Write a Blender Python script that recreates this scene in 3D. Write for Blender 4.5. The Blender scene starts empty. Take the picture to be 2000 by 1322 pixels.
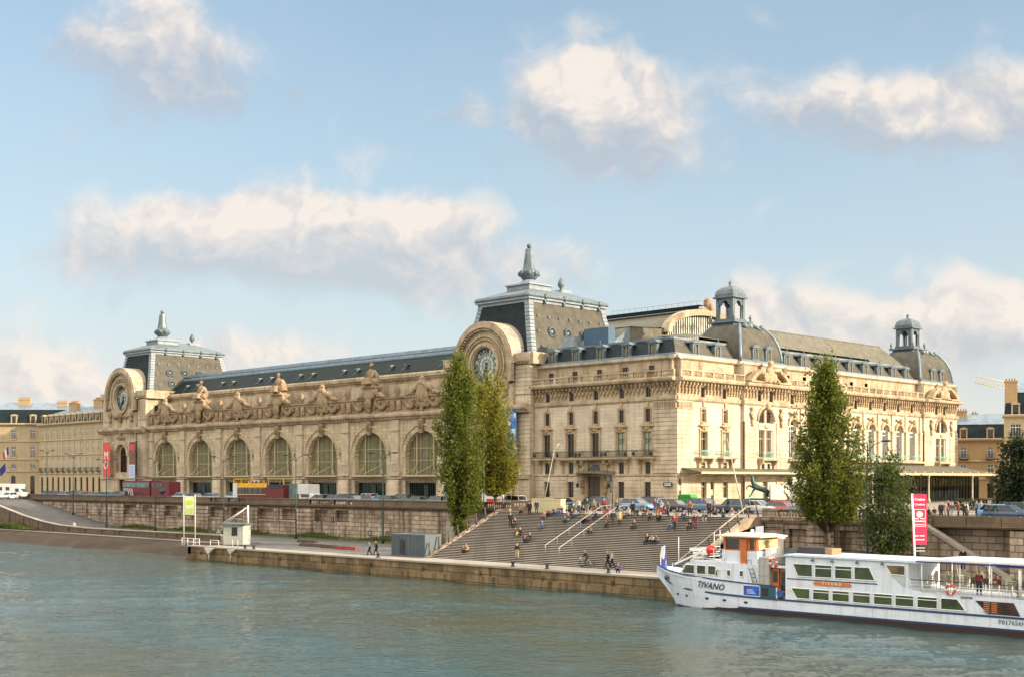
SKYVEIL = 1.0; SKYK = 2.62; BACKK = 9.5; SKYTINT = (.63, .68, .66); SUNE = 3.7
import bpy, bmesh, math, random
import numpy as np
from mathutils import Vector, Matrix
random.seed(7)
SC = bpy.context.scene
COL = SC.collection
R45 = math.sqrt(.5)
# ---------------------------------------------------------------- survey: the viewpoint and the axes of the place
CX, CY, CZ = 110.9, -143.7, 3.8
HOR, F = 937.0, 2500.0
def U(px): return (px - 1000.0) / F
def xY(px, Y):                       # world x on the plane y = Y along that sight line
    u = U(px); a = Y - CY
    return CX - a * (1 - u) / (1 + u)
def dY(px, Y): return ((Y - CY) / R45) / (1 + U(px))
def zY(px, py, Y): return CZ + (HOR - py) * dY(px, Y) / F
def Yx(px, x):                       # world y on the plane x = const
    u = U(px); b = CX - x
    return CY + b * (1 + u) / (1 - u)
def pt(px, d, z=0): return Vector((CX + R45 * d * (U(px) - 1), CY + R45 * d * (U(px) + 1), z))
def ptz(px, py, d): return pt(px, d, CZ + (HOR - py) * d / F)
QZ = -5.2          # quay level
WZ = -6.9          # water level
ST0, ST1, NST = -45.7, -34.0, 32
def G(x, y):                         # height of what one can stand on
    if y > ST1 and not (x < -0.5 and y < -25): return 0.0
    if -0.5 <= x <= 35 and y > ST0:
        k = math.floor((y - ST0) / ((ST1 - ST0) / NST)) + 1
        return QZ + k * (-QZ) / NST
    return QZ
def ground(px, py):
    d = 70.0
    while d < 330:
        p = ptz(px, py, d)
        if p.z <= G(p.x, p.y): return Vector((p.x, p.y, G(p.x, p.y)))
        d += .05
    return pt(px, 200, 0)

cam = bpy.data.cameras.new('camera'); co = bpy.data.objects.new('camera', cam); COL.objects.link(co)
co.location = (CX, CY, CZ); co.rotation_euler = (math.radians(90), 0, math.radians(45))
cam.sensor_width = 36; cam.lens = 45; cam.shift_y = .138; cam.clip_end = 5000; cam.clip_start = .5
SC.camera = co
SC.view_settings.view_transform = 'Standard'; SC.view_settings.look = 'None'
SC.view_settings.exposure = EXPO = 1.08; SC.view_settings.gamma = 1

# ---------------------------------------------------------------- mesh collector
class MB:
    def __init__(s): s.v = []; s.f = []; s.m = []; s.T = None; s.sm = []
    def av(s, p):
        if s.T is not None: p = s.T @ Vector(p)
        s.v.append((p[0], p[1], p[2])); return len(s.v) - 1
    def face(s, pts, m=0, sm=False):
        s.f.append([s.av(p) for p in pts]); s.m.append(m); s.sm.append(sm)
    def box(s, x0, x1, y0, y1, z0, z1, m=0):
        i = [s.av(p) for p in ((x0,y0,z0),(x1,y0,z0),(x1,y1,z0),(x0,y1,z0),(x0,y0,z1),(x1,y0,z1),(x1,y1,z1),(x0,y1,z1))]
        for q in ((0,3,2,1),(4,5,6,7),(0,1,5,4),(1,2,6,5),(2,3,7,6),(3,0,4,7)):
            s.f.append([i[k] for k in q]); s.m.append(m); s.sm.append(False)
        return s
    def loft(s, rings, m=0, cap=True, sm=False, close=True):
        n = len(rings[0]); idx = [[s.av(p) for p in r] for r in rings]
        for a, b in zip(idx, idx[1:]):
            for k in range(n if close else n - 1):
                s.f.append([a[k], a[(k+1) % n], b[(k+1) % n], b[k]]); s.m.append(m); s.sm.append(sm)
        if cap and close:
            s.f.append(idx[0][::-1]); s.m.append(m); s.sm.append(False)
            s.f.append(idx[-1][:]); s.m.append(m); s.sm.append(False)
        return s
    def prism(s, poly, axis, lo, hi, m=0, sm=False):
        def P(a, b, c):
            return (c, a, b) if axis == 'x' else ((a, c, b) if axis == 'y' else (a, b, c))
        return s.loft([[P(a, b, lo) for a, b in poly], [P(a, b, hi) for a, b in poly]], m, sm=sm)
    def lathe(s, c, prof, n=10, m=0, sm=True, sq=False, rot=0):
        rings = []
        for r, z in prof:
            ring = []
            for k in range(n):
                a = rot + 2 * math.pi * (k + .5) / n
                rr = r / math.cos(math.pi / n) if sq else r
                ring.append((c[0] + rr * math.cos(a), c[1] + rr * math.sin(a), c[2] + z))
            rings.append(ring)
        return s.loft(rings, m, sm=sm and not sq)
    def tube(s, pts, r, n=6, m=0, sm=True):
        pts = [Vector(p) for p in pts]; rings = []
        for i, p in enumerate(pts):
            t = (pts[min(i+1, len(pts)-1)] - pts[max(i-1, 0)]).normalized()
            a = t.cross(Vector((0, 0, 1)))
            if a.length < .01: a = t.cross(Vector((1, 0, 0)))
            a.normalize(); b = t.cross(a); rr = r[i] if isinstance(r, (list, tuple)) else r
            rings.append([p + a * rr * math.cos(2*math.pi*k/n) + b * rr * math.sin(2*math.pi*k/n) for k in range(n)])
        return s.loft(rings, m, sm=sm)
    def ell(s, c, r, m=0, n=10, k=6):
        rings = []
        for j in range(1, k):
            t = math.pi * j / k
            rings.append([(c[0]+r[0]*math.sin(t)*math.cos(2*math.pi*i/n), c[1]+r[1]*math.sin(t)*math.sin(2*math.pi*i/n), c[2]-r[2]*math.cos(t)) for i in range(n)])
        return s.loft(rings, m, sm=True)
    def mesh(s, name, mats, fix=True):
        me = bpy.data.meshes.new(name); me.from_pydata(s.v, [], s.f)
        for mt in mats: me.materials.append(mt)
        me.polygons.foreach_set('material_index', s.m); me.polygons.foreach_set('use_smooth', s.sm)
        if fix:
            bm = bmesh.new(); bm.from_mesh(me); bmesh.ops.recalc_face_normals(bm, faces=bm.faces); bm.to_mesh(me); bm.free()
        me.update(); return me
    def build(s, name, mats, parent=None, loc=(0,0,0), rz=0, fix=True):
        if not isinstance(mats, (list, tuple)): mats = [mats]
        return link(name, s.mesh(name, mats, fix), parent, loc, rz)
def link(name, data, parent=None, loc=(0,0,0), rz=0):
    o = bpy.data.objects.new(name, data); COL.objects.link(o)
    o.location = loc; o.rotation_euler = (0, 0, rz)
    if parent is not None: o.parent = parent
    return o
def tag(o, label=None, cat=None, group=None, kind=None):
    if label: o['label'] = label
    if cat: o['category'] = cat
    if group: o['group'] = group
    if kind: o['kind'] = kind
    return o
def empty(name, loc, label, cat, group=None, rz=0):
    return tag(link(name, None, None, loc, rz), label, cat, group)
KIDS = {}
def kids(o): return [c for c in bpy.data.objects if c.parent is o]
def copy_thing(o, loc, rz=0, label=None, group=None, colors=None, scale=None):
    if o.name not in KIDS: KIDS[o.name] = [(c, kids(c)) for c in kids(o)]
    r = o.copy(); COL.objects.link(r); r.location = loc; r.rotation_euler = (0, 0, rz)
    if scale: r.scale = (scale,) * 3 if not isinstance(scale, tuple) else scale
    if label: r['label'] = label
    if group: r['group'] = group
    for c, gs in KIDS[o.name]:
        n = c.copy(); COL.objects.link(n); n.parent = r
        paint(n, colors)
        for g in gs:
            q = g.copy(); COL.objects.link(q); q.parent = n; paint(q, colors)
    return r
def paint(n, colors):
    k = n.name.split('.')[0]
    if colors and k in colors: n.color = tuple(colors[k]) + (1,)

# ---------------------------------------------------------------- materials
def newmat(name):
    m = bpy.data.materials.new(name); m.use_nodes = True
    nt = m.node_tree; b = nt.nodes['Principled BSDF']; return m, nt, b
def N(nt, t, **k):
    n = nt.nodes.new(t)
    for a, v in k.items():
        if a.startswith('i_'): n.inputs[int(a[2:]) if a[2:].isdigit() else a[2:].replace('_', ' ')].default_value = v
        else: setattr(n, a, v)
    return n
def ramp(nt, fac, stops):
    r = N(nt, 'ShaderNodeValToRGB'); nt.links.new(fac, r.inputs[0]); e = r.color_ramp.elements
    while len(e) < len(stops): e.new(.5)
    for q, (p, c) in zip(e, stops): q.position = p; q.color = (*c, 1) if len(c) == 3 else c
    return r.outputs[0]
def mixc(nt, fac, a, b, mode='MIX'):
    m = N(nt, 'ShaderNodeMix', data_type='RGBA', blend_type=mode)
    for s, v in ((0, fac), (6, a), (7, b)):
        if hasattr(v, 'is_output'): nt.links.new(v, m.inputs[s])
        else: m.inputs[s].default_value = v if s == 0 else (*v, 1)
    return m.outputs[2]
def flat(name, c, rough=.6, metal=0, noise=.12, scale=3, spec=.5):
    m, nt, b = newmat(name)
    tc = N(nt, 'ShaderNodeTexCoord'); nz = N(nt, 'ShaderNodeTexNoise'); nz.inputs['Scale'].default_value = scale; nz.inputs['Detail'].default_value = 5
    nt.links.new(tc.outputs['Object'], nz.inputs[0])
    f = nz.outputs[0]
    col = ramp(nt, f, [(.3, tuple(x*(1-noise) for x in c)), (.7, tuple(min(1, x*(1+noise)) for x in c))])
    nt.links.new(col, b.inputs['Base Color']); b.inputs['Roughness'].default_value = rough; b.inputs['Metallic'].default_value = metal
    b.inputs['Specular IOR Level'].default_value = spec
    return m
def objcol(name, rough=.5, metal=0, coat=0, var=.1):
    m, nt, b = newmat(name); oi = N(nt, 'ShaderNodeObjectInfo')
    tc = N(nt, 'ShaderNodeTexCoord'); nz = N(nt, 'ShaderNodeTexNoise'); nz.inputs['Scale'].default_value = 6
    nt.links.new(tc.outputs['Object'], nz.inputs[0])
    v = ramp(nt, nz.outputs[0], [(.3, (1-var,)*3), (.7, (1,)*3)])
    nt.links.new(mixc(nt, 1, oi.outputs['Color'], v, 'MULTIPLY'), b.inputs['Base Color'])
    b.inputs['Roughness'].default_value = rough; b.inputs['Metallic'].default_value = metal; b.inputs['Coat Weight'].default_value = coat
    return m
def stone(name, c, bw=1.6, bh=.6, joint=.35, stain=.3, dark=None, blockvar=.12, mortar=.03, bump=.25, streak=.25):
    m, nt, b = newmat(name)
    tc = N(nt, 'ShaderNodeTexCoord'); sp = N(nt, 'ShaderNodeSeparateXYZ'); nt.links.new(tc.outputs['Object'], sp.inputs[0])
    ad = N(nt, 'ShaderNodeMath', operation='ADD'); nt.links.new(sp.outputs[0], ad.inputs[0]); nt.links.new(sp.outputs[1], ad.inputs[1])
    cb = N(nt, 'ShaderNodeCombineXYZ'); nt.links.new(ad.outputs[0], cb.inputs[0]); nt.links.new(sp.outputs[2], cb.inputs[1])
    br = N(nt, 'ShaderNodeTexBrick'); nt.links.new(cb.outputs[0], br.inputs['Vector'])
    br.inputs['Scale'].default_value = 1; br.inputs['Brick Width'].default_value = bw; br.inputs['Row Height'].default_value = bh
    br.inputs['Mortar Size'].default_value = mortar; br.inputs['Mortar Smooth'].default_value = .3; br.inputs['Bias'].default_value = 0
    lo = tuple(x*(1-blockvar) for x in c); hi = tuple(min(.9, x*(1+blockvar)) for x in c)
    br.inputs['Color1'].default_value = (*lo, 1); br.inputs['Color2'].default_value = (*hi, 1)
    br.inputs['Mortar'].default_value = (*[x*(1-joint) for x in c], 1)
    n1 = N(nt, 'ShaderNodeTexNoise'); n1.inputs['Scale'].default_value = .35; n1.inputs['Detail'].default_value = 5; n1.inputs['Roughness'].default_value = .65
    nt.links.new(tc.outputs['Object'], n1.inputs[0])
    dk = dark or tuple(x*.55 for x in c)
    col = mixc(nt, ramp(nt, n1.outputs[0], [(.45, (0,)*3), (.75, (stain,)*3)]), br.outputs[0], dk)
    # rain streaks: noise stretched down the wall
    mp = N(nt, 'ShaderNodeMapping'); mp.inputs['Scale'].default_value = (1.4, 1.4, .09); nt.links.new(tc.outputs['Object'], mp.inputs[0])
    n2 = N(nt, 'ShaderNodeTexNoise'); n2.inputs['Scale'].default_value = 1.3; n2.inputs['Detail'].default_value = 4; nt.links.new(mp.outputs[0], n2.inputs[0])
    col = mixc(nt, ramp(nt, n2.outputs[0], [(.5, (0,)*3), (.72, (streak,)*3)]), col, dk)
    n3 = N(nt, 'ShaderNodeTexNoise'); n3.inputs['Scale'].default_value = 5; n3.inputs['Detail'].default_value = 5; nt.links.new(tc.outputs['Object'], n3.inputs[0])
    col = mixc(nt, .35, col, ramp(nt, n3.outputs[0], [(.3, (.55,)*3), (.7, (1,)*3)]), 'MULTIPLY')
    nt.links.new(col, b.inputs['Base Color']); b.inputs['Roughness'].default_value = .85; b.inputs['Specular IOR Level'].default_value = .25
    bp = N(nt, 'ShaderNodeBump'); bp.inputs['Strength'].default_value = bump; bp.inputs['Distance'].default_value = .08
    mm = N(nt, 'ShaderNodeMath', operation='SUBTRACT'); nt.links.new(n3.outputs[0], mm.inputs[0]); nt.links.new(br.outputs['Fac'], mm.inputs[1])
    nt.links.new(mm.outputs[0], bp.inputs['Height']); nt.links.new(bp.outputs[0], b.inputs['Normal'])
    return m
def seamed(name, c, w=.6, rough=.4, metal=0, axis='xy', dk=.6):
    m, nt, b = newmat(name); b.inputs['Specular IOR Level'].default_value = .08 if max(c) < .2 else .3
    tc = N(nt, 'ShaderNodeTexCoord'); sp = N(nt, 'ShaderNodeSeparateXYZ'); nt.links.new(tc.outputs['Object'], sp.inputs[0])
    ad = N(nt, 'ShaderNodeMath', operation='ADD'); nt.links.new(sp.outputs[0], ad.inputs[0]); nt.links.new(sp.outputs[1], ad.inputs[1])
    src = ad.outputs[0] if axis == 'xy' else sp.outputs[2]
    dv = N(nt, 'ShaderNodeMath', operation='DIVIDE', i_1=w); nt.links.new(src, dv.inputs[0])
    fr = N(nt, 'ShaderNodeMath', operation='FRACT'); nt.links.new(dv.outputs[0], fr.inputs[0])
    s = ramp(nt, fr.outputs[0], [(.0, (dk,)*3), (.1, (1,)*3)])
    nz = N(nt, 'ShaderNodeTexNoise'); nz.inputs['Scale'].default_value = .8; nz.inputs['Detail'].default_value = 7; nt.links.new(tc.outputs['Object'], nz.inputs[0])
    v = ramp(nt, nz.outputs[0], [(.3, tuple(x*.72 for x in c)), (.7, tuple(x*1.15 for x in c))])
    nt.links.new(mixc(nt, 1, v, s, 'MULTIPLY'), b.inputs['Base Color'])
    b.inputs['Roughness'].default_value = rough; b.inputs['Metallic'].default_value = metal
    return m
def glass(name, c, rough=.08, spec=.6):
    m, nt, b = newmat(name)
    tc = N(nt, 'ShaderNodeTexCoord'); nz = N(nt, 'ShaderNodeTexNoise'); nz.inputs['Scale'].default_value = .7; nt.links.new(tc.outputs['Object'], nz.inputs[0])
    nt.links.new(ramp(nt, nz.outputs[0], [(.35, tuple(x*.5 for x in c)), (.65, tuple(x*1.5 for x in c))]), b.inputs['Base Color'])
    b.inputs['Roughness'].default_value = rough; b.inputs['Specular IOR Level'].default_value = spec
    bp = N(nt, 'ShaderNodeBump'); bp.inputs['Strength'].default_value = .05; nt.links.new(nz.outputs[0], bp.inputs['Height']); nt.links.new(bp.outputs[0], b.inputs['Normal'])
    return m
def foliage(name, cols, trans=.35):
    m, nt, b = newmat(name)
    ge = N(nt, 'ShaderNodeNewGeometry')
    n = len(cols); col = ramp(nt, ge.outputs['Random Per Island'], [(i/(n-1), c) for i, c in enumerate(cols)])
    tc = N(nt, 'ShaderNodeTexCoord'); nz = N(nt, 'ShaderNodeTexNoise'); nz.inputs['Scale'].default_value = .55; nz.inputs['Detail'].default_value = 3
    nt.links.new(tc.outputs['Object'], nz.inputs[0])
    col = mixc(nt, .6, col, ramp(nt, nz.outputs[0], [(.35, (.45,)*3), (.65, (1.0,)*3)]), 'MULTIPLY')
    nt.links.new(col, b.inputs['Base Color']); b.inputs['Roughness'].default_value = .6; b.inputs['Specular IOR Level'].default_value = .25
    tr = N(nt, 'ShaderNodeBsdfTranslucent'); nt.links.new(mixc(nt, .5, col, (.35, .38, .05)), tr.inputs[0])
    mx = N(nt, 'ShaderNodeMixShader'); mx.inputs[0].default_value = trans
    nt.links.new(b.outputs[0], mx.inputs[1]); nt.links.new(tr.outputs[0], mx.inputs[2])
    nt.links.new(mx.outputs[0], nt.nodes['Material Output'].inputs[0])
    return m
STC = (.575, .475, .325)
M = dict(
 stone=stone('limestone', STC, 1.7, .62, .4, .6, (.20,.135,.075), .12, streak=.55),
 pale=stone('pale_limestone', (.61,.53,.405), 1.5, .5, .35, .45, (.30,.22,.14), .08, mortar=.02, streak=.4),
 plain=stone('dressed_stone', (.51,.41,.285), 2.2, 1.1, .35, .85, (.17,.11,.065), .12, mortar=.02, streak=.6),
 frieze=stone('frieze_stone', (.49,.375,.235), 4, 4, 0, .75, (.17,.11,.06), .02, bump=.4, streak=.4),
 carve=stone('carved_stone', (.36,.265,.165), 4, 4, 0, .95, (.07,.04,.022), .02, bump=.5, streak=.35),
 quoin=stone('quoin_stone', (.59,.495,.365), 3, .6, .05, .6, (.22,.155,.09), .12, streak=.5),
 bank=stone('bank_stone', (.055,.038,.022), 3, 3, .2, .8, (.04,.03,.02), .2, streak=.5),
 quay=stone('embankment_stone', (.44,.345,.26), 1.5, .62, .7, .85, (.10,.065,.04), .22, mortar=.045, bump=.6, streak=.9),
 quayd=stone('weathered_parapet_stone', (.17,.125,.085), 2.6, 1.2, .3, .6, (.06,.045,.03), .12, streak=.6),
 quaywet=stone('mossy_quay_stone', (.23,.16,.085), 2.4, .85, .5, .8, (.05,.04,.02), .25, mortar=.05, bump=.7, streak=.8),
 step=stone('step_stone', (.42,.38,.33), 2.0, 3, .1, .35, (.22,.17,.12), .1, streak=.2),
 riser_shade=stone('shade_toned_stone', (.055,.042,.034), 2.0, 3, .1, .35, (.08,.06,.04), .1, streak=.2),  # shade on the upright faces is put into this colour
 pave=stone('pavement_stone', (.34,.30,.25), 2.2, 30, .2, .5, (.22,.19,.15), .08),
 slate=seamed('slate', (.018,.028,.032), .5, .55, 0, 'z', .8),
 slate_lit=seamed('sun_painted_slate', (.105,.098,.078), .5, .6, 0, 'z', .88),  # slate of the sunward faces, sunlight put into the colour
 slatel=seamed('green_black_slate', (.012,.021,.020), .45, .55, 0, 'z', .85),
 zinc=seamed('zinc', (.17,.225,.28), .7, .4, .25, 'xy', .65),
 zincw=seamed('pale_zinc', (.24,.28,.31), .5, .5, 0, 'z', .55),
 zincd=flat('dark_zinc', (.10,.135,.15), .45, .2, .3, 1.2),
 ribbed=seamed('ribbed_roof', (.15,.14,.105), 1.2, .6, 0, 'xy', .6),
 glassd=glass('window_glass', (.022,.015,.010)), bright=glass('painted_sky_glass', (.30,.33,.22), .15),  # the bright pane has a sky reflection put into its colour
 glassg=glass('green_glass', (.11,.105,.04), .25, .4),
 glassb=glass('dark_glass', (.012,.016,.016)),  # near-black pane colour
 wood=flat('dark_frame_paint', (.06,.04,.03), .5),
 white=flat('white_paint', (.78,.78,.76), .5, 0, .05),
 cream=flat('cream_frame', (.42,.35,.23), .6),
 iron=flat('black_iron', (.02,.022,.025), .5),
 verd=flat('verdigris_railing', (.22,.42,.36), .6),
 bronze=flat('green_bronze', (.035,.075,.06), .45, .4, .4, 2),
 asphalt=flat('asphalt', (.085,.08,.078), .9, 0, .3, .8),
 road=flat('road', (.12,.11,.105), .9, 0, .25, .5),
 grassm=foliage('grass_blades', [(.04,.07,.012), (.07,.11,.02), (.11,.12,.03)], .2),
 soil=flat('soil', (.06,.065,.025), .95, 0, .4, 2),
 greenpole=flat('green_pole_paint', (.012,.04,.03), .4),
 bark=flat('bark', (.085,.06,.04), .95, 0, .35, 5),
)
# ---------------------------------------------------------------- sky, sun
SUN_EL, SUN_AZ = 19.0, 66.0          # azimuth from +y towards +x
w = bpy.data.worlds.new('World'); SC.world = w; w.cycles.sampling_method = 'MANUAL'; w.cycles.sample_map_resolution = 512; w.use_nodes = True; nt = w.node_tree; nt.nodes.clear()
out = N(nt, 'ShaderNodeOutputWorld'); bg = N(nt, 'ShaderNodeBackground'); bg.inputs[1].default_value = .15
sky = N(nt, 'ShaderNodeTexSky', sky_type='NISHITA', sun_disc=False)
sky.sun_elevation = math.radians(SUN_EL); sky.sun_rotation = math.radians(SUN_AZ); sky.air_density = 1.0; sky.dust_density = 1.2; sky.ozone_density = 1.0
tc = N(nt, 'ShaderNodeTexCoord'); D = tc.outputs['Generated']
def dot(v):
    n = N(nt, 'ShaderNodeVectorMath', operation='DOT_PRODUCT'); nt.links.new(D, n.inputs[0]); n.inputs[1].default_value = v; return n.outputs['Value']
def mth(op, a, b=None, c=None, clamp=False):
    n = N(nt, 'ShaderNodeMath', operation=op); n.use_clamp = clamp
    for i, v in enumerate((a, b, c)):
        if v is None: continue
        if hasattr(v, 'is_output'): nt.links.new(v, n.inputs[i])
        else: n.inputs[i].default_value = v
    return n.outputs[0]
# the part of the sky over the building, laid out by bearing and height
fw = mth('MAXIMUM', dot((-R45, R45, 0)), .05)
gu = mth('DIVIDE', dot((R45, R45, 0)), fw); gv = mth('DIVIDE', dot((0, 0, 1)), fw)
cb = N(nt, 'ShaderNodeCombineXYZ'); nt.links.new(gu, cb.inputs[0]); nt.links.new(gv, cb.inputs[1])
GV = cb.outputs[0]
def noise(vec, scale, detail=8, rough=.6, dist=0):
    n = N(nt, 'ShaderNodeTexNoise'); n.inputs['Scale'].default_value = scale; n.inputs['Detail'].default_value = detail
    n.inputs['Roughness'].default_value = rough; n.inputs['Distortion'].default_value = dist; nt.links.new(vec, n.inputs[0]); return n
nw = noise(GV, 10.0, 4, .6)
sub = N(nt, 'ShaderNodeVectorMath', operation='SUBTRACT'); nt.links.new(nw.outputs['Color'], sub.inputs[0]); sub.inputs[1].default_value = (.5, .5, .5)
scl = N(nt, 'ShaderNodeVectorMath', operation='MULTIPLY'); nt.links.new(sub.outputs[0], scl.inputs[0]); scl.inputs[1].default_value = (.075, .05, 0)
wv = N(nt, 'ShaderNodeVectorMath', operation='ADD'); nt.links.new(GV, wv.inputs[0]); nt.links.new(scl.outputs[0], wv.inputs[1]); WV = wv.outputs[0]
# px, py, rx, ry, density, greyness
CL = [(270,60,115,110,1.0,.5),(330,150,160,90,1.0,.65),(1120,140,75,60,.9,0),(1235,200,130,85,1.2,.15),(1090,225,150,70,1.0,.6),(1260,290,160,70,.75,.7),(860,205,90,35,.45,.9),
 (1640,205,135,75,1.2,.35),(1830,225,180,80,1.0,.5),(1960,170,110,70,.9,.2),(1890,240,110,45,.8,.1),
 (340,430,150,50,1.1,.1),(620,425,190,60,1.2,.0),(560,490,350,62,1.2,.6),(760,470,160,60,1.0,.3),(740,530,230,40,.55,.6),(165,462,85,34,1.1,.0),(975,445,34,26,.8,.1),(1125,485,70,28,.6,.2),
 (820,590,80,42,1.0,.0),(540,690,110,34,1.1,.0),(400,680,80,30,.7,.2),(1560,620,150,62,1.1,.0),(1450,600,80,50,.8,.1),(1880,640,160,80,1.1,.15),(1990,620,90,60,.9,.2),(1760,700,120,60,.9,.1),
 (60,740,150,75,1.1,.05),(20,650,60,34,1.0,.0),(160,760,90,45,.8,.1),(720,290,58,20,.6,.1),(590,160,70,26,.35,.8),(1850,8,60,16,.7,.1),(1210,560,28,18,.6,.0),(1960,465,60,18,.35,.9),(1320,660,200,35,.6,0),(1030,560,130,60,.5,.35),(300,520,160,26,.4,.7)]
# the layout is held in a dozen rows of colour ramps (red = density, green = density x greyness)
def field(px, py):
    dn = gs = 0.0
    for (cx, cy, rx, ry, den, gr) in CL:
        dx, dy = (px-cx)/rx, (cy-py)/ry; l = math.hypot(dx, dy)
        w_ = max(0.0, 1.7-l)*den
        if w_ > 0: dn += w_; gs += w_*max(0.0, gr+.12-dy*.7)
    return dn, gs
NR, PY0, DPY = 13, -40.0, 66.0
XR0, XR1 = -.46, .46
sw = N(nt, 'ShaderNodeSeparateXYZ'); nt.links.new(WV, sw.inputs[0])
ux = N(nt, 'ShaderNodeMapRange'); nt.links.new(sw.outputs[0], ux.inputs[0]); ux.inputs[1].default_value = XR0; ux.inputs[2].default_value = XR1
rowt = mth('DIVIDE', mth('SUBTRACT', (HOR-PY0)/F, sw.outputs[1]), DPY/F)       # row coordinate
acc = None
for r in range(NR):
    py = PY0 + r*DPY; cr = N(nt, 'ShaderNodeValToRGB'); nt.links.new(ux.outputs[0], cr.inputs[0]); cr.color_ramp.interpolation = 'B_SPLINE'
    e = cr.color_ramp.elements
    while len(e) < 32: e.new(.5)
    for k in range(32):
        f_ = k/31; dn, gs = field(1000+(XR0+(XR1-XR0)*f_)*F, py); e[k].position = f_; e[k].color = (min(1, dn/4), min(1, gs/4), 0, 1)
    wt = mth('SUBTRACT', 1, mth('ABSOLUTE', mth('SUBTRACT', rowt, float(r))), clamp=True)
    ma = N(nt, 'ShaderNodeVectorMath', operation='MULTIPLY_ADD'); nt.links.new(cr.outputs[0], ma.inputs[0]); nt.links.new(wt, ma.inputs[1])
    if acc is not None: nt.links.new(acc, ma.inputs[2])
    acc = ma.outputs[0]
sa = N(nt, 'ShaderNodeSeparateXYZ'); nt.links.new(acc, sa.inputs[0])
tot = mth('MULTIPLY', sa.outputs[0], 4); shd = mth('MULTIPLY', sa.outputs[1], 4)
nf = noise(WV, 19.0, 6, .62, .2)
of = N(nt, 'ShaderNodeVectorMath', operation='ADD'); nt.links.new(WV, of.inputs[0]); of.inputs[1].default_value = (.011, .014, 0)
nf2 = noise(of.outputs[0], 19.0, 3, .6, .2)
vo = N(nt, 'ShaderNodeTexVoronoi', feature='SMOOTH_F1'); vo.inputs['Scale'].default_value = 26.0; vo.inputs['Smoothness'].default_value = .6; nt.links.new(WV, vo.inputs['Vector'])
dens = mth('ADD', tot, mth('MULTIPLY', mth('SUBTRACT', nf.outputs[0], .5), 1.5))
dens = mth('ADD', dens, mth('MULTIPLY', mth('SUBTRACT', .38, vo.outputs['Distance']), 1.1))
mr = N(nt, 'ShaderNodeMapRange', interpolation_type='SMOOTHSTEP'); nt.links.new(dens, mr.inputs[0]); mr.inputs[1].default_value = .1; mr.inputs[2].default_value = 1.4
grey = mth('DIVIDE', shd, mth('MAXIMUM', tot, .15))
grey = mth('ADD', mth('MULTIPLY', grey, .95), mth('MULTIPLY', mth('SUBTRACT', nf2.outputs[0], nf.outputs[0]), 2.6), clamp=True)
# other half of the sky: broken cloud by noise
nback = noise(D, 2.3, 4, .6)
bk = N(nt, 'ShaderNodeMapRange', interpolation_type='SMOOTHSTEP'); nt.links.new(nback.outputs[0], bk.inputs[0]); bk.inputs[1].default_value = .38; bk.inputs[2].default_value = .56
mask = mr.outputs[0]
# thin high veil, denser towards the horizon
up = mth('MAXIMUM', dot((0, 0, 1)), 0)
nv = noise(GV, 3.0, 4, .6)
veil = mth('MULTIPLY', mth('POWER', mth('SUBTRACT', 1, up), 2.6), .95)
veil = mth('ADD', veil, mth('MULTIPLY', mth('SUBTRACT', nv.outputs[0], .46), .60), clamp=True)
veil = mth('MULTIPLY', veil, SKYVEIL)
K = SKYK
ccol = mixc(nt, grey, (1.16*K, 1.05*K, .95*K), (.64*K, .63*K, .68*K))
skc = mixc(nt, 1, sky.outputs[0], SKYTINT, 'MULTIPLY')
vcol = mixc(nt, mth('POWER', mth('SUBTRACT', 1, up), 9.0), (.70*K, .84*K, .95*K), (1.12*K, 1.03*K, .95*K))
base = mixc(nt, veil, skc, vcol)
fin = mixc(nt, mth('MULTIPLY', mask, mth('SUBTRACT', .93, mth('MULTIPLY', grey, .42))), base, ccol)
# unseen sky behind and overhead, brightened as added fill for the shaded river front
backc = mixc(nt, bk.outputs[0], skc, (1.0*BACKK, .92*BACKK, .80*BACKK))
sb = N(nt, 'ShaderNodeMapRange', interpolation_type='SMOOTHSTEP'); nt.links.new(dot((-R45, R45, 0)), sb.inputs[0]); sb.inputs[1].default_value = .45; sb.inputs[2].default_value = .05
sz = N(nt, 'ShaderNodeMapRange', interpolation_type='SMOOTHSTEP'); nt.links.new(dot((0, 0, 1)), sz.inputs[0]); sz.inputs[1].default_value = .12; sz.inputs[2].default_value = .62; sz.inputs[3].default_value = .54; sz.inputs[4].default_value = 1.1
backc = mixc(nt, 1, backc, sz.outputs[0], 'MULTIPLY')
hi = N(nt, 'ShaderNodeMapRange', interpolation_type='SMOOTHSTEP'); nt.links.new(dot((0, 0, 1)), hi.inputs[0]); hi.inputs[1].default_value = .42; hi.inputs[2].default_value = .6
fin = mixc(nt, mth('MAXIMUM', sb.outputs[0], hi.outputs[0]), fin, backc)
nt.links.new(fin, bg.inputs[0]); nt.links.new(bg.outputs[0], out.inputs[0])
sl = bpy.data.lights.new('sun', 'SUN'); sl.energy = SUNE; sl.angle = math.radians(1.0); sl.color = (1.0, .83, .62)
so = bpy.data.objects.new('sun', sl); COL.objects.link(so)
el, az = math.radians(SUN_EL), math.radians(SUN_AZ)
sv = Vector((math.sin(az)*math.cos(el), math.cos(az)*math.cos(el), math.sin(el)))
so.rotation_euler = sv.to_track_quat('Z', 'Y').to_euler(); so.location = sv * 300

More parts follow.
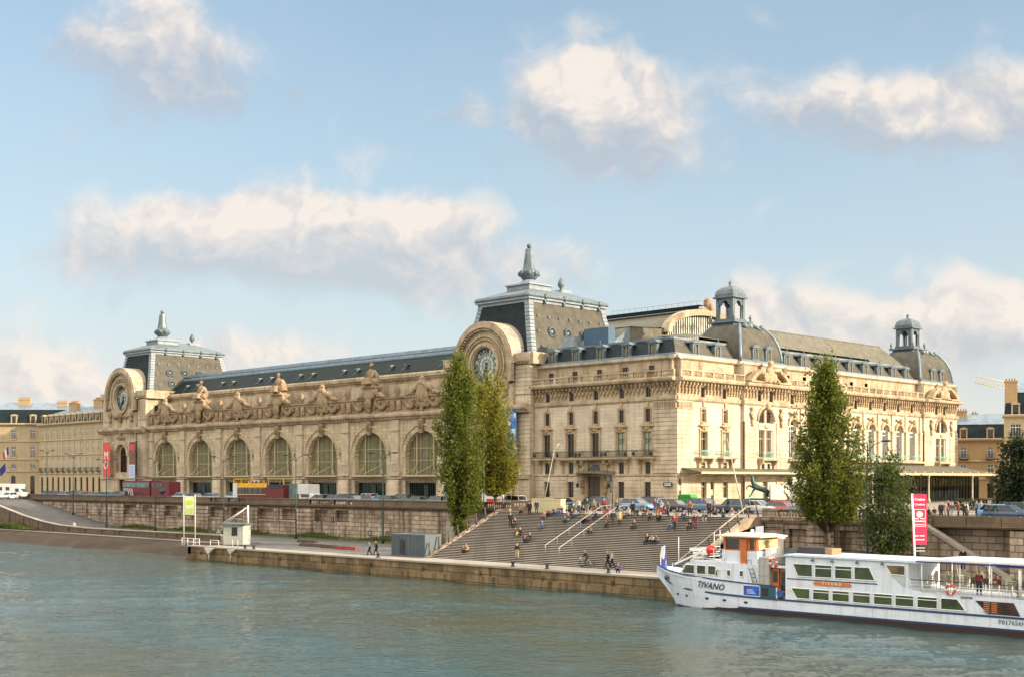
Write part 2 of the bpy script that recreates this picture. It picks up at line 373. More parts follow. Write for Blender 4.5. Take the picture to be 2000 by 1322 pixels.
# ---------------------------------------------------------------- setting: water, ground, quay, steps
wm, nt2, wb = newmat('river_water')
tc = N(nt2, 'ShaderNodeTexCoord')
def wn(sx, sy, sc, det):
    mp = N(nt2, 'ShaderNodeMapping'); mp.inputs['Rotation'].default_value = (0, 0, math.radians(-45)); mp.inputs['Scale'].default_value = (sx, sy, 1)
    nt2.links.new(tc.outputs['Object'], mp.inputs[0])
    n = N(nt2, 'ShaderNodeTexNoise'); n.inputs['Scale'].default_value = sc; n.inputs['Detail'].default_value = det; n.inputs['Roughness'].default_value = .6; n.inputs['Distortion'].default_value = .4
    nt2.links.new(mp.outputs[0], n.inputs[0]); return n.outputs[0]
a1, a2, a3 = wn(1, 1.3, .55, 4), wn(1, 1.5, 1.7, 5), wn(1, 1.6, .03, 3)
big = ramp(nt2, a3, [(.35, (.35,)*3), (.65, (1,)*3)])
b1 = N(nt2, 'ShaderNodeBump'); b1.inputs['Strength'].default_value = 1.0; b1.inputs['Distance'].default_value = .13; nt2.links.new(mixc(nt2, 1, a1, big, 'MULTIPLY'), b1.inputs['Height'])
b2 = N(nt2, 'ShaderNodeBump'); b2.inputs['Strength'].default_value = .9; b2.inputs['Distance'].default_value = .15; nt2.links.new(a2, b2.inputs['Height']); nt2.links.new(b1.outputs[0], b2.inputs['Normal'])
nt2.links.new(b2.outputs[0], wb.inputs['Normal'])
nt2.links.new(ramp(nt2, a3, [(.38, (.024,.034,.010)), (.62, (.006,.046,.050))]), wb.inputs['Base Color'])
wb.inputs['Roughness'].default_value = .035; wb.inputs['IOR'].default_value = 1.5
# river surface: a rippled sheet near the banks, flat beyond
nx, ny, cs = 900, 330, .36
gx = -195+np.arange(nx)*cs; gy = -44.0-np.arange(ny)*cs
X, Y = np.meshgrid(gx, gy); H = np.zeros_like(X); rng = np.random.default_rng(5)
for k in range(46):
    lam = 1.1*(1.085**k); th = math.radians(-20)+rng.normal(0, .55); a_ = .0060*lam**.5*(.6+.8*rng.random())
    kx, ky = math.cos(th)*2*math.pi/lam, math.sin(th)*2*math.pi/lam
    ph = kx*X+ky*Y+rng.random()*6.28+.9*np.sin(X*.11*rng.random()+Y*.09*rng.random()+k); H += a_*(np.sin(ph)+.25*np.sin(2*ph))
H *= .6; H *= .55+.45*np.sin(X*.045+1.3*np.sin(Y*.05))*np.sin(Y*.07+.8)+.25
ex = np.minimum(1, np.minimum(np.minimum(np.arange(nx), nx-1-np.arange(nx))[None,:], (ny-1-np.arange(ny))[:,None])/20.0); H *= ex
V = np.stack([X, Y, H+WZ], -1).reshape(-1, 3)
I = (np.arange(ny-1)[:,None]*nx+np.arange(nx-1)[None,:]).ravel(); Fq = np.stack([I, I+nx, I+nx+1, I+1], 1)
x0, x1, y0, y1 = gx[0], gx[-1], gy[-1], gy[0]; n0 = len(V)
V = np.vstack([V, [(-1500,y1,WZ),(x0,y1,WZ),(x0,y0,WZ),(-1500,y0,WZ),(x1,y1,WZ),(900,y1,WZ),(900,y0,WZ),(x1,y0,WZ),(-1500,-900,WZ),(900,-900,WZ)]])
me = bpy.data.meshes.new('water'); me.from_pydata(V.tolist(), [], Fq.tolist()+[[n0,n0+3,n0+2,n0+1],[n0+4,n0+7,n0+6,n0+5],[n0+3,n0+8,n0+9,n0+6]])
me.polygons.foreach_set('use_smooth', [True]*len(me.polygons)); me.materials.append(wm); me.update()
tag(link('water', me), kind='structure')

mb = MB()      # street level and everything inland, one sheet
pts = [(-900,-25),(-.5,-25),(-.5,-34),(35.6,-34),(35.6,-32),(700,-32),(700,1500),(-900,1500)]
mb.face([(x, y, 0) for x, y in pts])
mb.face([(-.5,-34,-.004),(35.6,-34,-.004),(35.6,-34,-.3),(-.5,-34,-.3)])
tag(mb.build('ground', M['pave']), kind='structure')
mb = MB()
mb.face([(-900,-22.5,.008),(300,-26.5,.008),(300,-12,.008),(-900,-12,.008)])
tag(mb.build('road', M['road']), kind='structure')
mb = MB(); mb.box(-900, 300, -11.9, -11.6, -.1, .13); mb.box(-900,-1,-23.2,-22.9,-.1,.13)
tag(mb.build('kerb', M['pave']), kind='structure')
mb = MB()
for k in range(26):
    x = -150 + k*11; mb.face([(x,-17.3,.012),(x+3,-17.3,.012),(x+3,-17.15,.012),(x,-17.15,.012)])
tag(mb.build('road_markings', M['white']), kind='structure')

# the quay: paved apron with its wall to the water
mb = MB()
mb.box(-43, 260, -52.0, -51.2, WZ-2, QZ+.02, 0)
mb.box(-43, 260, -52.15, -51.0, QZ+.02, QZ+.2, 1)
mb.box(-43, 260, -52.35, -52.0, WZ-2, QZ-.95, 0)                    # footing ledge
mb.box(-43, -42.2, -52.0, -44, WZ-2, QZ+.02, 0)
for x in range(-40, 60, 9): mb.box(x, x+.7, -52.42, -52.0, WZ-2, QZ-.4, 0)
tag(mb.build('quay_wall', [M['quaywet'], M['pave']]), 'long mossy stone quay wall rising from the green river in front of the steps', 'quay wall')
mb = MB()
mb.box(-42.2, 300, -51.0, -47.4, QZ-1.5, QZ+.05, 0)
mb.box(-.5, 35, -47.4, ST0, QZ-1.5, QZ+.046, 0)
tag(mb.build('quayside_pavement', M['pave']), kind='structure')
mb = MB()
mb.box(-43, -.5, -47.4, -25, QZ-1.5, QZ+.03); mb.box(-60, -43, -40, -25, QZ-1.5, QZ+.03); mb.box(28.4, 35, -45.6, -32, QZ-1.5, QZ+.03); mb.box(35, 300, -47.4, -32, QZ-1.5, QZ+.03)
mb.box(-118, -60, -40, -25, QZ-1.5, QZ+.03)
tag(mb.build('quay_road', M['asphalt']), kind='structure')
mb = MB()     # white court markings
def strip(pts, wd, z):
    for a, b in zip(pts, pts[1:]):
        a, b = Vector(a), Vector(b); t = (b-a).normalized(); n = Vector((-t.y, t.x)) * wd/2
        mb.face([(*(a-n), z), (*(b-n), z), (*(b+n), z), (*(a+n), z)])
strip([(-11+2.2*math.cos(a*.35), -42.5+2.2*math.sin(a*.35)) for a in range(19)], .12, QZ+.036)
strip([(-28,-45.6),(-2,-45.6)], .12, QZ+.036); strip([(-28,-36),(-2,-36)], .12, QZ+.036)
tag(mb.build('quay_markings', M['white']), kind='structure')
# ramp from the street down to the quay and the sloping bank below it
mb = MB()
RX = [(-900, 0), (-158, 0), (-150,-.2), (-135,-2.2), (-120,-4.3), (-112,-5.0), (-104, QZ+.02)]
rings = [[(x, -25, z), (x, -40, z), (x, -40, z-1.5), (x, -25, z-1.5)] for x, z in RX]
mb.loft(rings)
tag(mb.build('ramp_road', M['asphalt']), kind='structure')
mb = MB()
RP = [(-900, 1.0), (-152, 1.0), (-142, .3), (-131,-.9), (-120,-2.6), (-112,-3.55), (-105,-4.05), (-95,-4.3), (-80,-4.3), (-53,-4.25)]
mb.loft([[(x,-40.5,z-3.4),(x,-40.0,z-3.4),(x,-40.0,z-.15),(x,-40.5,z-.15)] for x, z in RP])
mb.loft([[(x,-40.62,z-.15),(x,-39.9,z-.15),(x,-39.9,z),(x,-40.62,z)] for x, z in RP], 1)
for x in range(-150, -53, 6):
    z = np.interp(x, [a for a, _ in RP], [b for _, b in RP]); mb.box(x, x+.5, -40.68, -40.5, z-3.3, z-.16)
tag(mb.build('ramp_parapet', [M['quayd'], M['pave']]), 'low weathered stone parapet descending beside the ramp to the quay', 'parapet')
mb = MB()
mb.loft([[(x,-40.5,-5.1),(x,-43,-5.3),(x,-49.2,-7.0),(x,-49.2,-9),(x,-40.5,-9)] for x in (-900,-43.01)])
tag(mb.build('river_bank', M['bank']), kind='structure')
mb = MB(); mb.box(-900,-43.01,-43.25,-42.8,-5.33,-5.2)
for x in range(-150,-60,13): mb.box(x,x+.35,-49.3,-43,-7,-5.25) if False else None
tag(mb.build('bank_coping', M['pave']), 'thin pale stone coping along the top of the sloping river bank', 'coping')

# the broad steps
mb = MB(); tr = (ST1-ST0)/NST; rs = -QZ/NST
for k in range(NST):
    y0 = ST0 + k*tr; z0 = QZ + k*rs
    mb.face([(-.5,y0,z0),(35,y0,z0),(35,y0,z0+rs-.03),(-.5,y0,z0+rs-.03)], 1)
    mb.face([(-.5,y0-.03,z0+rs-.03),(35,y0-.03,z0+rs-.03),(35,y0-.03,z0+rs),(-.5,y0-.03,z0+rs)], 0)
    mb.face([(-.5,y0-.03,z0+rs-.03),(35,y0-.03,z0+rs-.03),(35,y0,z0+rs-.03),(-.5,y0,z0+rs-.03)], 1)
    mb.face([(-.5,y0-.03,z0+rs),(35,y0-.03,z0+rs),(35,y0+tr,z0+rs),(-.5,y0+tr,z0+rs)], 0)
tag(mb.build('steps', [M['step'], M['riser_shade']]), kind='structure')
# vaulted flank of the steps, open underneath
mb = MB()
prof_top = [(ST0, QZ+.16), (ST1, .02), (-32.0, .02)]
arc = [(-32.0,-.9), (-33.5,-.95), (-35.5,-1.25), (-38,-1.95), (-40.5,-3.0), (-43,-4.2), (-45,-5.15), (ST0,-5.2)]
mb.prism(prof_top + arc, 'x', 35.0, 35.9, 0)
tag(mb.build('stair_flank', M['plain']), 'curved stone arch carrying the open right flank of the broad steps', 'stair arch')
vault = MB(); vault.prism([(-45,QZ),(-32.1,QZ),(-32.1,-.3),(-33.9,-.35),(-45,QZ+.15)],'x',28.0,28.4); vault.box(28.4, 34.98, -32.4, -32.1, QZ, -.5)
vo = vault.build('vault_wall', M['riser_shade']); tag(vo, 'stone wall with painted shade deep inside the arch under the steps', 'vault wall')  # darkness under the steps is painted into the wall colour
# ---------------------------------------------------------------- facade toolkit. Local frame: x along the wall, -y outward, z up; RS turns it onto the side facade
RS = Matrix.Rotation(math.radians(90), 4, 'Z')
def wall(mb, s0, s1, z0, z1, y, ops, dep=.35, m=0):
    groups = []
    for o in sorted(ops, key=lambda t: t[0]-t[1]/2):
        a, b = o[0]-o[1]/2, o[0]+o[1]/2
        if groups and a < groups[-1][1]-1e-4: groups[-1][1] = max(b, groups[-1][1]); groups[-1][0] = min(a, groups[-1][0]); groups[-1][2].append(o)
        else: groups.append([a, b, [o]])
    x = s0
    def q(a, b, c, d):
        if b - a > 1e-4 and d - c > 1e-4: mb.face([(a,y,c),(b,y,c),(b,y,d),(a,y,d)], m)
    for (ga, gb, os_) in groups:
        q(x, ga, z0, z1); z = z0
        rows = []
        for o in sorted(os_, key=lambda t: t[2]):
            if rows and o[2] < rows[-1][1]-1e-4: rows[-1][2].append(o); rows[-1][1] = max(rows[-1][1], o[3])
            else: rows.append([o[2], o[3], [o]])
        for (za, zb_, row) in rows:
            q(ga, gb, z, za); xx = ga
            for (sc, w_, zb, zt, arch) in sorted(row, key=lambda t: t[0]):
                r = w_/2; a, b = sc-r, sc+r; q(xx, a, za, zb_); q(a, b, za, zb); q(a, b, zt, zb_); xx = b
                if arch:
                    zs = zt - r*arch; n = 14
                    cont = [(a, zb), (a, zs)] + [(sc - r*math.cos(math.pi*k/n), zs + r*arch*math.sin(math.pi*k/n)) for k in range(1, n)] + [(b, zs), (b, zb)]
                    for (p, pz), (p2, pz2) in zip(cont[1:-1], cont[2:-1]): mb.face([(p,y,pz),(p2,y,pz2),(p2,y,zt+.001),(p,y,zt+.001)], m)
                else: cont = [(a, zb), (a, zt), (b, zt), (b, zb)]
                for (p, pz), (p2, pz2) in zip(cont, cont[1:] + cont[:1]): mb.face([(p,y,pz),(p2,y,pz2),(p2,y+dep,pz2),(p,y+dep,pz)], m)
            q(xx, gb, za, zb_); z = zb_
        q(ga, gb, z, z1); x = gb
    q(x, s1, z0, z1)
WIN = {}
def winmesh(w_, h, arch=0, style='d'):
    key = (round(w_,2), round(h,2), arch, style)
    if key in WIN: return WIN[key]
    r = w_/2; zs = h - r*arch
    out = [(-r, 0), (r, 0)] + ([(r*math.cos(math.pi*k/12), zs + r*arch*math.sin(math.pi*k/12)) for k in range(13)] if arch else [(r, h), (-r, h)])
    pane = MB(); pane.prism(out, 'y', -.02, .05, 0)
    fr = MB(); t = .07 if style != 'w' else .075
    n = len(out)
    for (ax, az), (bx, bz) in zip(out, out[1:] + out[:1]):
        if abs(ax-bx)+abs(az-bz) < 1e-5: continue
        fr.tube([(ax*(1-.03/r), -.04, az), (bx*(1-.03/r), -.04, bz)], t*.8, 4, sm=False)
    fr.box(-t/2, t/2, -.085, -.021, 0, h*.985)
    if h > 1.5: fr.box(-r, r, -.08, -.022, h*.70, h*.70+t*1.2)
    if style == 'w':
        fr.box(-r, r, -.1, -.022, zs-.12, zs+.16)
        for s in (-.5, .5): fr.box(s*r-.02, s*r+.02, -.07, -.022, 0, zs)
    WIN[key] = (pane.mesh('window', [M['glassg'] if style == 'g' else M['glassd']]), fr.mesh('frame', [{'d': M['wood'], 'w': M['white'], 'g': M['cream'], 'c': M['cream']}[style]]))
    return WIN[key]
def window(par, sc, zb, w_, h, y, rot=0, arch=0, style='d', name='window'):
    p, f = winmesh(w_, h, arch, style)
    loc = Vector((sc, y, zb)); 
    if rot: loc = RS @ loc
    o = link(name, p, par, loc, math.radians(90) if rot else 0)
    link('frame', f, o); return o
def rust(mb, x0, x1, z0, z1, y, d, h=.62, g=.11, m=0):
    g = max(g, .11)
    n = max(1, round((z1-z0)/h)); h = (z1-z0)/n
    mb.box(x0+.05, x1-.05, y-d+.07, y+.3, z0, z1, m)
    for k in range(n): mb.box(x0, x1, y-d, y+.28, z0+k*h+g/2, z0+(k+1)*h-g/2, m)
def cornice(mb, x0, x1, y, z0, prof, m=0, ends=True):
    """prof: list of (projection, z offset)"""
    pl = [(y+.4, z0+prof[0][1])] + [(y-p, z0+z) for p, z in prof] + [(y+.4, z0+prof[-1][1])]
    mb.prism(pl, 'x', x0, x1, m)
def dentils(mb, x0, x1, y, z0, z1, d, w_=.22, gap=.22, m=0):
    n = int((x1-x0)/(w_+gap)); st = (x1-x0)/n; mb.box(x0, x1, y-.07, y+.03, z0-.03, z1+.01, m)
    for k in range(n): mb.box(x0+k*st, x0+k*st+w_, y-d, y+.05, z0, z1, m)
def balus(mb, x0, x1, y, z0, h, post=2.5, m=0, solid=False):
    mb.box(x0, x1, y, y+.34, z0, z0+.14, m); mb.box(x0, x1, y-.03, y+.37, z0+h-.16, z0+h, m)
    n = max(1, round((x1-x0)/post)); st = (x1-x0)/n
    for k in range(n+1):
        x = x0 + k*st; mb.box(max(x0,x-.25), min(x1,x+.25), y+.01, y+.33, z0+.14, z0+h-.16, m)
        if k < n:
            nb = max(2, int((st-.5)/.3)); 
            for j in range(nb):
                c = x+.25+(j+.5)*(st-.5)/nb; mb.lathe((c, y+.17, z0+.14), [(.05,0),(.1,.12*h),(.1,.3*h),(.05,.5*h),(.07,h-.3)], 4, m, sm=False)
def remesh(mb, vox, mats, name, noise=.0):
    me = mb.mesh(name, mats, True); o = bpy.data.objects.new('tmp', me); COL.objects.link(o)
    md = o.modifiers.new('r', 'REMESH'); md.mode = 'VOXEL'; md.voxel_size = vox
    dg = bpy.context.evaluated_depsgraph_get(); ev = o.evaluated_get(dg)
    r = bpy.data.meshes.new_from_object(ev); r.name = name; bpy.data.objects.remove(o)
    if noise:
        rng = np.random.default_rng(3)
        co_ = np.empty(len(r.vertices)*3, np.float32); r.vertices.foreach_get('co', co_); co_ = co_.reshape(-1, 3)
        nn = np.empty(len(r.vertices)*3, np.float32); r.vertices.foreach_get('normal', nn); nn = nn.reshape(-1, 3)
        f = np.sin(co_[:,0]*9+np.sin(co_[:,2]*5)*2)*np.sin(co_[:,2]*8+co_[:,0]*3)*noise
        r.vertices.foreach_set('co', (co_+nn*f[:,None]).ravel()); r.update()
    r.polygons.foreach_set('use_smooth', [True]*len(r.polygons))
    if not r.materials: r.materials.append(mats[0])
    return r

mus = empty('museum_building', (0,0,0), 'long beaux-arts railway station museum of pale stone with two clock pavilions facing the river', 'museum')
SPEC = [.0]
CP = [(-37.5, 0), (-156.0, 0)]       # clock pavilion centres
HW = 9.7
# levels
ZS, ZM, ZB, ZF, ZC, ZG = 4.5, 7.0, 15.3, 15.8, 17.9, 21.3
CX5 = [-25.1, -20.15, -15.2, -10.2, -5.25]
def openings(xs):
    o = []
    for x in xs: o += [(x,1.2,1.2,3.55,0),(x,1.0,4.75,6.4,0),(x,1.5,7.3,10.75,0),(x,1.0,12.2,14.05,.3),(x,.95,15.75,17.2,0),(x,1.05,18.9,20.3,0)]
    return o
def block(mb, s0, s1, xs, y=0, skip=()):
    wall(mb, s0, s1, 0, ZB, y, [o for o in openings(xs) if o[2] < 15], .38)
    wall(mb, s0, s1, ZB, ZC, y+.1, [o for o in openings(xs) if 15 < o[2] < 18], .38, 1)
    wall(mb, s0, s1, ZC, ZG, y+.9, [o for o in openings(xs) if o[2] > 18], .3, 2)
def piece(name, T, fn, mat, *a, **k):
    mb = MB(); mb.T = T; fn(mb, *a, **k); return mb.build(name, mat, mus)
def trim(T, s0, s1, y=0):
    piece('plinth', T, cornice, M['plain'], s0, s1, y, 0, [(.28,0),(.28,.9),(.18,1.0)])
    piece('string_course', T, cornice, M['plain'], s0, s1, y, ZS-.15, [(.08,0),(.22,.1),(.22,.3),(.05,.4)])
    piece('string_course', T, cornice, M['plain'], s0, s1, y, ZB-.25, [(.1,0),(.28,.2),(.28,.65),(.12,.7)])
    piece('cornice', T, cornice, M['plain'], s0, s1, y, ZC-.2, [(.15,0),(.35,.12),(.95,.2),(1.1,.45),(1.1,.62),(.8,.7)])
    piece('modillions', T, dentils, M['plain'], s0, s1, y+.0, ZC-.5, ZC-.2, .55, .25, .55)
    piece('gutter_cornice', T, cornice, M['quoin'], s0, s1, y+.9, ZG-.3, [(.1,0),(.45,.2),(.5,.55),(.35,.6)])
def surround(mb, x, y, i, side=False):
    # french window surround with console hood, small window frame above, ground jack arch
    for s in (-1, 1): mb.box(x+s*.92-.14, x+s*.92+.14, y-.16, y+.05, 7.3, 11.2)
    mb.box(x-1.08, x+1.08, y-.2, y+.05, 10.85, 11.2)
    mb.prism([(x-1.25,11.55),(x+1.25,11.55),(x+1.2,11.75),(x+.6,11.92),(x,11.98),(x-.6,11.92),(x-1.2,11.75)], 'y', y-.5, y+.05)
    mb.box(x-.55, x+.55, y-.3, y+.05, 11.2, 11.55); mb.ell((x, y-.25, 11.3), (.32,.2,.3))
    for s in (-1, 1): mb.box(x+s*.63-.09, x+s*.63+.09, y-.1, y+.05, 12.1, 14.25)
    mb.box(x-.65, x+.65, y-.12, y+.05, 14.15, 14.35); mb.box(x-.7, x+.7, y-.18, y+.05, 11.98, 12.18)
    mb.prism([(x-.2,14.3),(x+.2,14.3),(x+.28,15.05),(x-.28,15.05)], 'y', y-.22, y+.05)
def lintel(mb, x, y):
    for k in range(-3, 4): mb.prism([(x+k*.2-.08,3.56),(x+k*.2+.08,3.56),(x+k*.26+.1,4.3),(x+k*.26-.1,4.3)], 'y', y-.06, y+.05)
def frieze(mb, a, b, y, side=0):
    n = max(1, round((b-a)/.75)); st = (b-a)/n
    for k in range(n):
        c = a+(k+.5)*st
        mb.ell((c, y, 16.75), (.22,.2,.34)); mb.ell((c+.12, y-.06, 17.25), (.14,.16,.16)); mb.ell((c-.15, y-.03, 16.3), (.1,.14,.2))
        mb.box(c-st*.5+.04, c-st*.5+.16, y-.32, y+.12, 16.9, 17.7)
def dormer(par, x, y, z, rot=0):
    if 'dorm' not in WIN:
        mb = MB(); 
        for s in (-1, 1):
            mb.box(s*.62-.16, s*.62+.16, -.1, .5, 0, 1.75, 0); mb.prism([(s*.62,0),(s*1.02,0),(s*.8,.5),(s*.72,1.0),(s*.62,1.1)], 'y', -.02, .2, 0)
            mb.face([(s*.72,.3,.0),(s*.72,.3,1.7),(s*.72,2.6,1.9),(s*.72,1.2,0)], 1)
        mb.box(-.78, .78, -.12, .3, 1.55, 1.75, 0)
        arc = [(.95*math.cos(math.pi*k/8), 1.75+.5*math.sin(math.pi*k/8)) for k in range(9)]
        mb.prism(arc, 'y', -.28, 2.4, 0); mb.lathe((0,-.1,2.2), [(.06,0),(.13,.1),(.05,.3),(.09,.42),(.0,.6)], 6)
        mb.box(-.9, .9, -.2, .3, -.12, .02, 0)
        WIN['dorm'] = mb.mesh('dormer', [M['zincd'], M['slate']])
    loc = Vector((x, y, z)); loc = RS @ loc if rot else loc
    o = link('dormer', WIN['dorm'], par, loc, math.radians(90) if rot else 0)
    p, f = winmesh(.72, 1.5, 1, 'c'); q = link('window', p, o, (0, .12, .03)); link('frame', f, o, (0, .12, .03))
def railing(name, par, x0, x1, y0, y1, z, mat, rot=0, h=1.0, cart=True):
    """balcony guard standing at y1 (outer) returning to y0"""
    mb = MB(); mb.T = RS if rot else None
    for zz in (z+.06, z+h-.12, z+h): mb.box(x0, x1, y1, y1+.05, zz-.02, zz+.03); mb.box(x0, x0+.05, y1, y0, zz-.02, zz+.03); mb.box(x1-.05, x1, y1, y0, zz-.02, zz+.03)
    n = int((x1-x0)/.2)
    for k in range(n+1): x = x0+(x1-x0)*k/n; mb.box(x-.018, x+.018, y1+.01, y1+.04, z, z+h)
    if cart:
        for x in ((x0+.35), (x1-.35)): mb.ell((x, y1, z+h*.5), (.3,.08,.36))
    return mb.build(name, mat, par)
def brackets(mb, xs, y, z, out=.9):
    for x in xs:
        mb.prism([(y, z), (y-out, z), (y-out*.9, z-.35), (y-.4, z-.75), (y-.3, z-1.5), (y-.12, z-2.1), (y, z-2.1)], 'x', x-.2, x+.2)

def build_block(s0, s1, xs, rot, style, y=0, skipbal=False, quoins=(), name='wall', bal=True, win=True, noground=()):
    T = RS if rot else None
    mb = MB(); mb.T = T; block(mb, s0, s1, xs, y); mb.build(name, [M['pale'], M['plain'], M['plain']], mus)
    trim(T, s0, s1, y)
    if bal:
        t = MB(); t.T = T; balus(t, s0, s1, y-.72, ZC+.5, 1.05, (s1-s0)/max(1, round((s1-s0)/2.5))); t.build('balustrade', M['plain'], mus)
    for x in xs:
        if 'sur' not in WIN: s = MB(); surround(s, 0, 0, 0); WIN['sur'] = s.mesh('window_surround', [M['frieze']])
        loc = Vector((x, y, 0)); link('window_surround', WIN['sur'], mus, RS @ loc if rot else loc, math.radians(90) if rot else 0)
        if 'lin' not in WIN: s = MB(); lintel(s, 0, 0); WIN['lin'] = s.mesh('lintel', [M['quoin']])
        link('lintel', WIN['lin'], mus, RS @ loc if rot else loc, math.radians(90) if rot else 0)
    fz = MB(); fz.T = T; e = [s0] + list(xs) + [s1]
    for a, b in zip(e, e[1:]): frieze(fz, a+(.6 if a != s0 else .1), b-(.6 if b != s1 else .1), y)
    fz.build('frieze', M['frieze'], mus)
    if win:
        for x in xs:
            for (c, w_, zb, zt, ar) in openings([x]):
                yy = y + (.3 if zb < 15 else .4 if zb < 18 else 1.15)
                o_ = window(mus, c, zb, w_, zt-zb, yy, rot, ar, style if zb < 15 or style == 'd' else 'd')
                if w_ == 1.5 and (x > -11 and not rot or x == 11.5): o_.data = o_.data.copy(); o_.data.materials[0] = M['bright']  # these panes carry the painted sky reflection
# --- tall corner block, river side
build_block(-28.0, 0, CX5, 0, 'd')
mb = MB(); rust(mb, -4.1, .3, ZS+.25, 13.9, 0, .3, .6); mb.build('quoin', M['quoin'], mus)
mb = MB(); mb.T = RS; rust(mb, -.02, 3.3, ZS+.25, 13.9, 0, .28, .6); mb.build('quoin', M['quoin'], mus)
mb = MB(); rust(mb, -28, .3, 1.0, ZS-.15, 0, .1, .57, .05)
# ground rustication is cut by the openings
mb = MB()
xs = [-28.0] + [v for x in CX5 for v in ((x-.62, x+.62) if x != -15.2 else (x-2.3, x+2.3))] + [.12]
for a, b in zip(xs[::2], xs[1::2]): rust(mb, a, b, 1.0, ZS-.15, 0, .12, .57, .06)
mb.build('rusticated_base', M['quoin'], mus)
for T, s0, s1 in ((None, -4.1, .3), (RS, -.0, 3.3)):
    mb = MB(); mb.T = T
    mb.box(s0-.05, s1+.05, -.34, .2, 13.9, 14.05); mb.box(s0-.05, s1+.05, -.36, .2, 14.85, 15.04)
    for k in range(int((s1-s0)/.3)): mb.box(s0+.05+k*.3, s0+.22+k*.3, -.33, .2, 14.05, 14.85)
    mb.build('capital', M['plain'], mus)
# balconies, river side
mb = MB()
for a, b in ((-27.1,-23.2), (-22.3,-8.2), (-7.3,-3.4)):
    mb.box(a, b, -1.15, .0, ZM-.1, ZM+.12); mb.box(a+.1, b-.1, -1.0, 0, ZM-.25, ZM-.1)
brackets(mb, (-26.4,-23.9,-21.7,-18.6,-17.4,-13.0,-11.7,-8.9,-6.5,-4.0), 0, ZM-.25)
mb.build('balcony', M['frieze'], mus)
for a, b in ((-27.1,-23.2), (-22.3,-17.8), (-17.75,-12.7), (-12.65,-8.2), (-7.3,-3.4)): railing('railing', mus, a, b, 0, -1.12, ZM+.12, M['iron'])
# entrance portal
mb = MB(); mb.box(-17.3,-16.4,-.35,.1,0,6.6); mb.box(-14.0,-13.1,-.35,.1,0,6.6); mb.box(-16.4,-14.0,-.2,.1,6.1,6.7)
for s in (-1,1): mb.ell((-15.2+s*2.3,-.4,3.2),(.4,.3,.7)); mb.ell((-15.2+s*2.6,-.3,6.2),(.5,.3,.35)); mb.ell((-15.2+s*2.2,-.4,2.2),(.3,.25,.5))
mb.build('portal', M['carve'], mus)
mb = MB(); mb.box(-16.4,-14.0,-.12,-.02,0,4.5); 
for k in range(3):
    for s in (-1,1): mb.box(-15.2+s*.6-.42,-15.2+s*.6+.42,-.16,-.12,.3+k*1.35,1.45+k*1.35)
mb.build('door', M['wood'], mus)
mb = MB(); mb.prism([(-16.3,5.0),(-14.1,5.0)]+[(-15.2+1.1*math.cos(math.pi*k/8),5.55+.45*math.sin(math.pi*k/8)) for k in range(9)],'y',-.14,-.03)
mb.build('fanlight', M['glassb'], mus)
mb = MB(); n = 12; rings = []
for k in range(n+1):
    t = k/n; x = -18.9+7.6*t; dp = 2.6*math.sin(math.pi*(t*.9+.05)); zz = 4.62+.2*math.sin(math.pi*t)
    rings.append([(x,-.1,zz+.35),(x,-.3-dp,zz),(x,-.3-dp,zz+.08),(x,-.1,zz+.45)])
mb.loft(rings, 0); mb.build('canopy', M['ribbed'], mus)
mb = MB()
for x in (-18.3,-12.1):
    mb.tube([(x,-.1,3.6),(x,-.55,3.7),(x,-.6,3.35)],.04); mb.lathe((x,-.6,2.7),[(.05,0),(.2,.15),(.24,.5),(.1,.65),(.0,.75)],6)
mb.build('wall_lantern', M['iron'], mus)
# river mansard of the tall block and its dormers
def mansard(s0, s1, rot, y=.9, h=2.6, name='roof', mats=('slate','zinc'), end=0):
    mb = MB(); mb.T = RS if rot else None; m0, m1 = M[mats[0]], M[mats[1]]
    e0 = 1.9 if end else 0
    mb.face([(s0,y,ZG+.3),(s1,y,ZG+.3),(s1-e0,y+1.9,ZG+.3+h),(s0,y+1.9,ZG+.3+h)], 0)
    mb.loft([[(s,y-.42,ZG+.28),(s,y-.05,ZG+.28),(s,y-.05,ZG+.62),(s,y-.42,ZG+.5)] for s in (s0,s1)], 1)
    mb.loft([[(s,y+1.75,ZG+h+.15),(s,y+1.7,ZG+h+.45),(s,y+2.2,ZG+h+.5),(s,y+2.3,ZG+h+.15)] for s in (s0,s1-e0+.2)], 1)
    mb.face([(s0,y+2.1,ZG+h+.45),(s1-e0,y+2.1,ZG+h+.45),(s1-e0-2,y+8,ZG+h+1.1),(s0,y+8,ZG+h+1.1)], 1)
    return mb.build(name, [m0, m1], mus)
# the facade wall of the attic stands .9 behind, so the corner block is closed by x = -.9
mansard(-28, -.9, 0, .9, 2.6, end=1)
for x in CX5: dormer(mus, x, 1.15, ZG+.55)
# --- side facade (s = world y, outward = +x)
SB = [6.2, 11.5]
build_block(0, 15.6, SB, 1, 'c'); 
mb = MB(); mb.T = RS
xs = [3.35, 6.2-.62, 6.2+.62, 11.5-.62, 11.5+.62, 15.6]
for a, b in zip(xs[::2], xs[1::2]): rust(mb, a, b, 1.0, ZS-.15, 0, .1, .57, .06)
rust(mb, 0, 3.35, 1.0, ZS-.15, 0, .12, .57, .06); mb.build('rusticated_base', M['quoin'], mus)
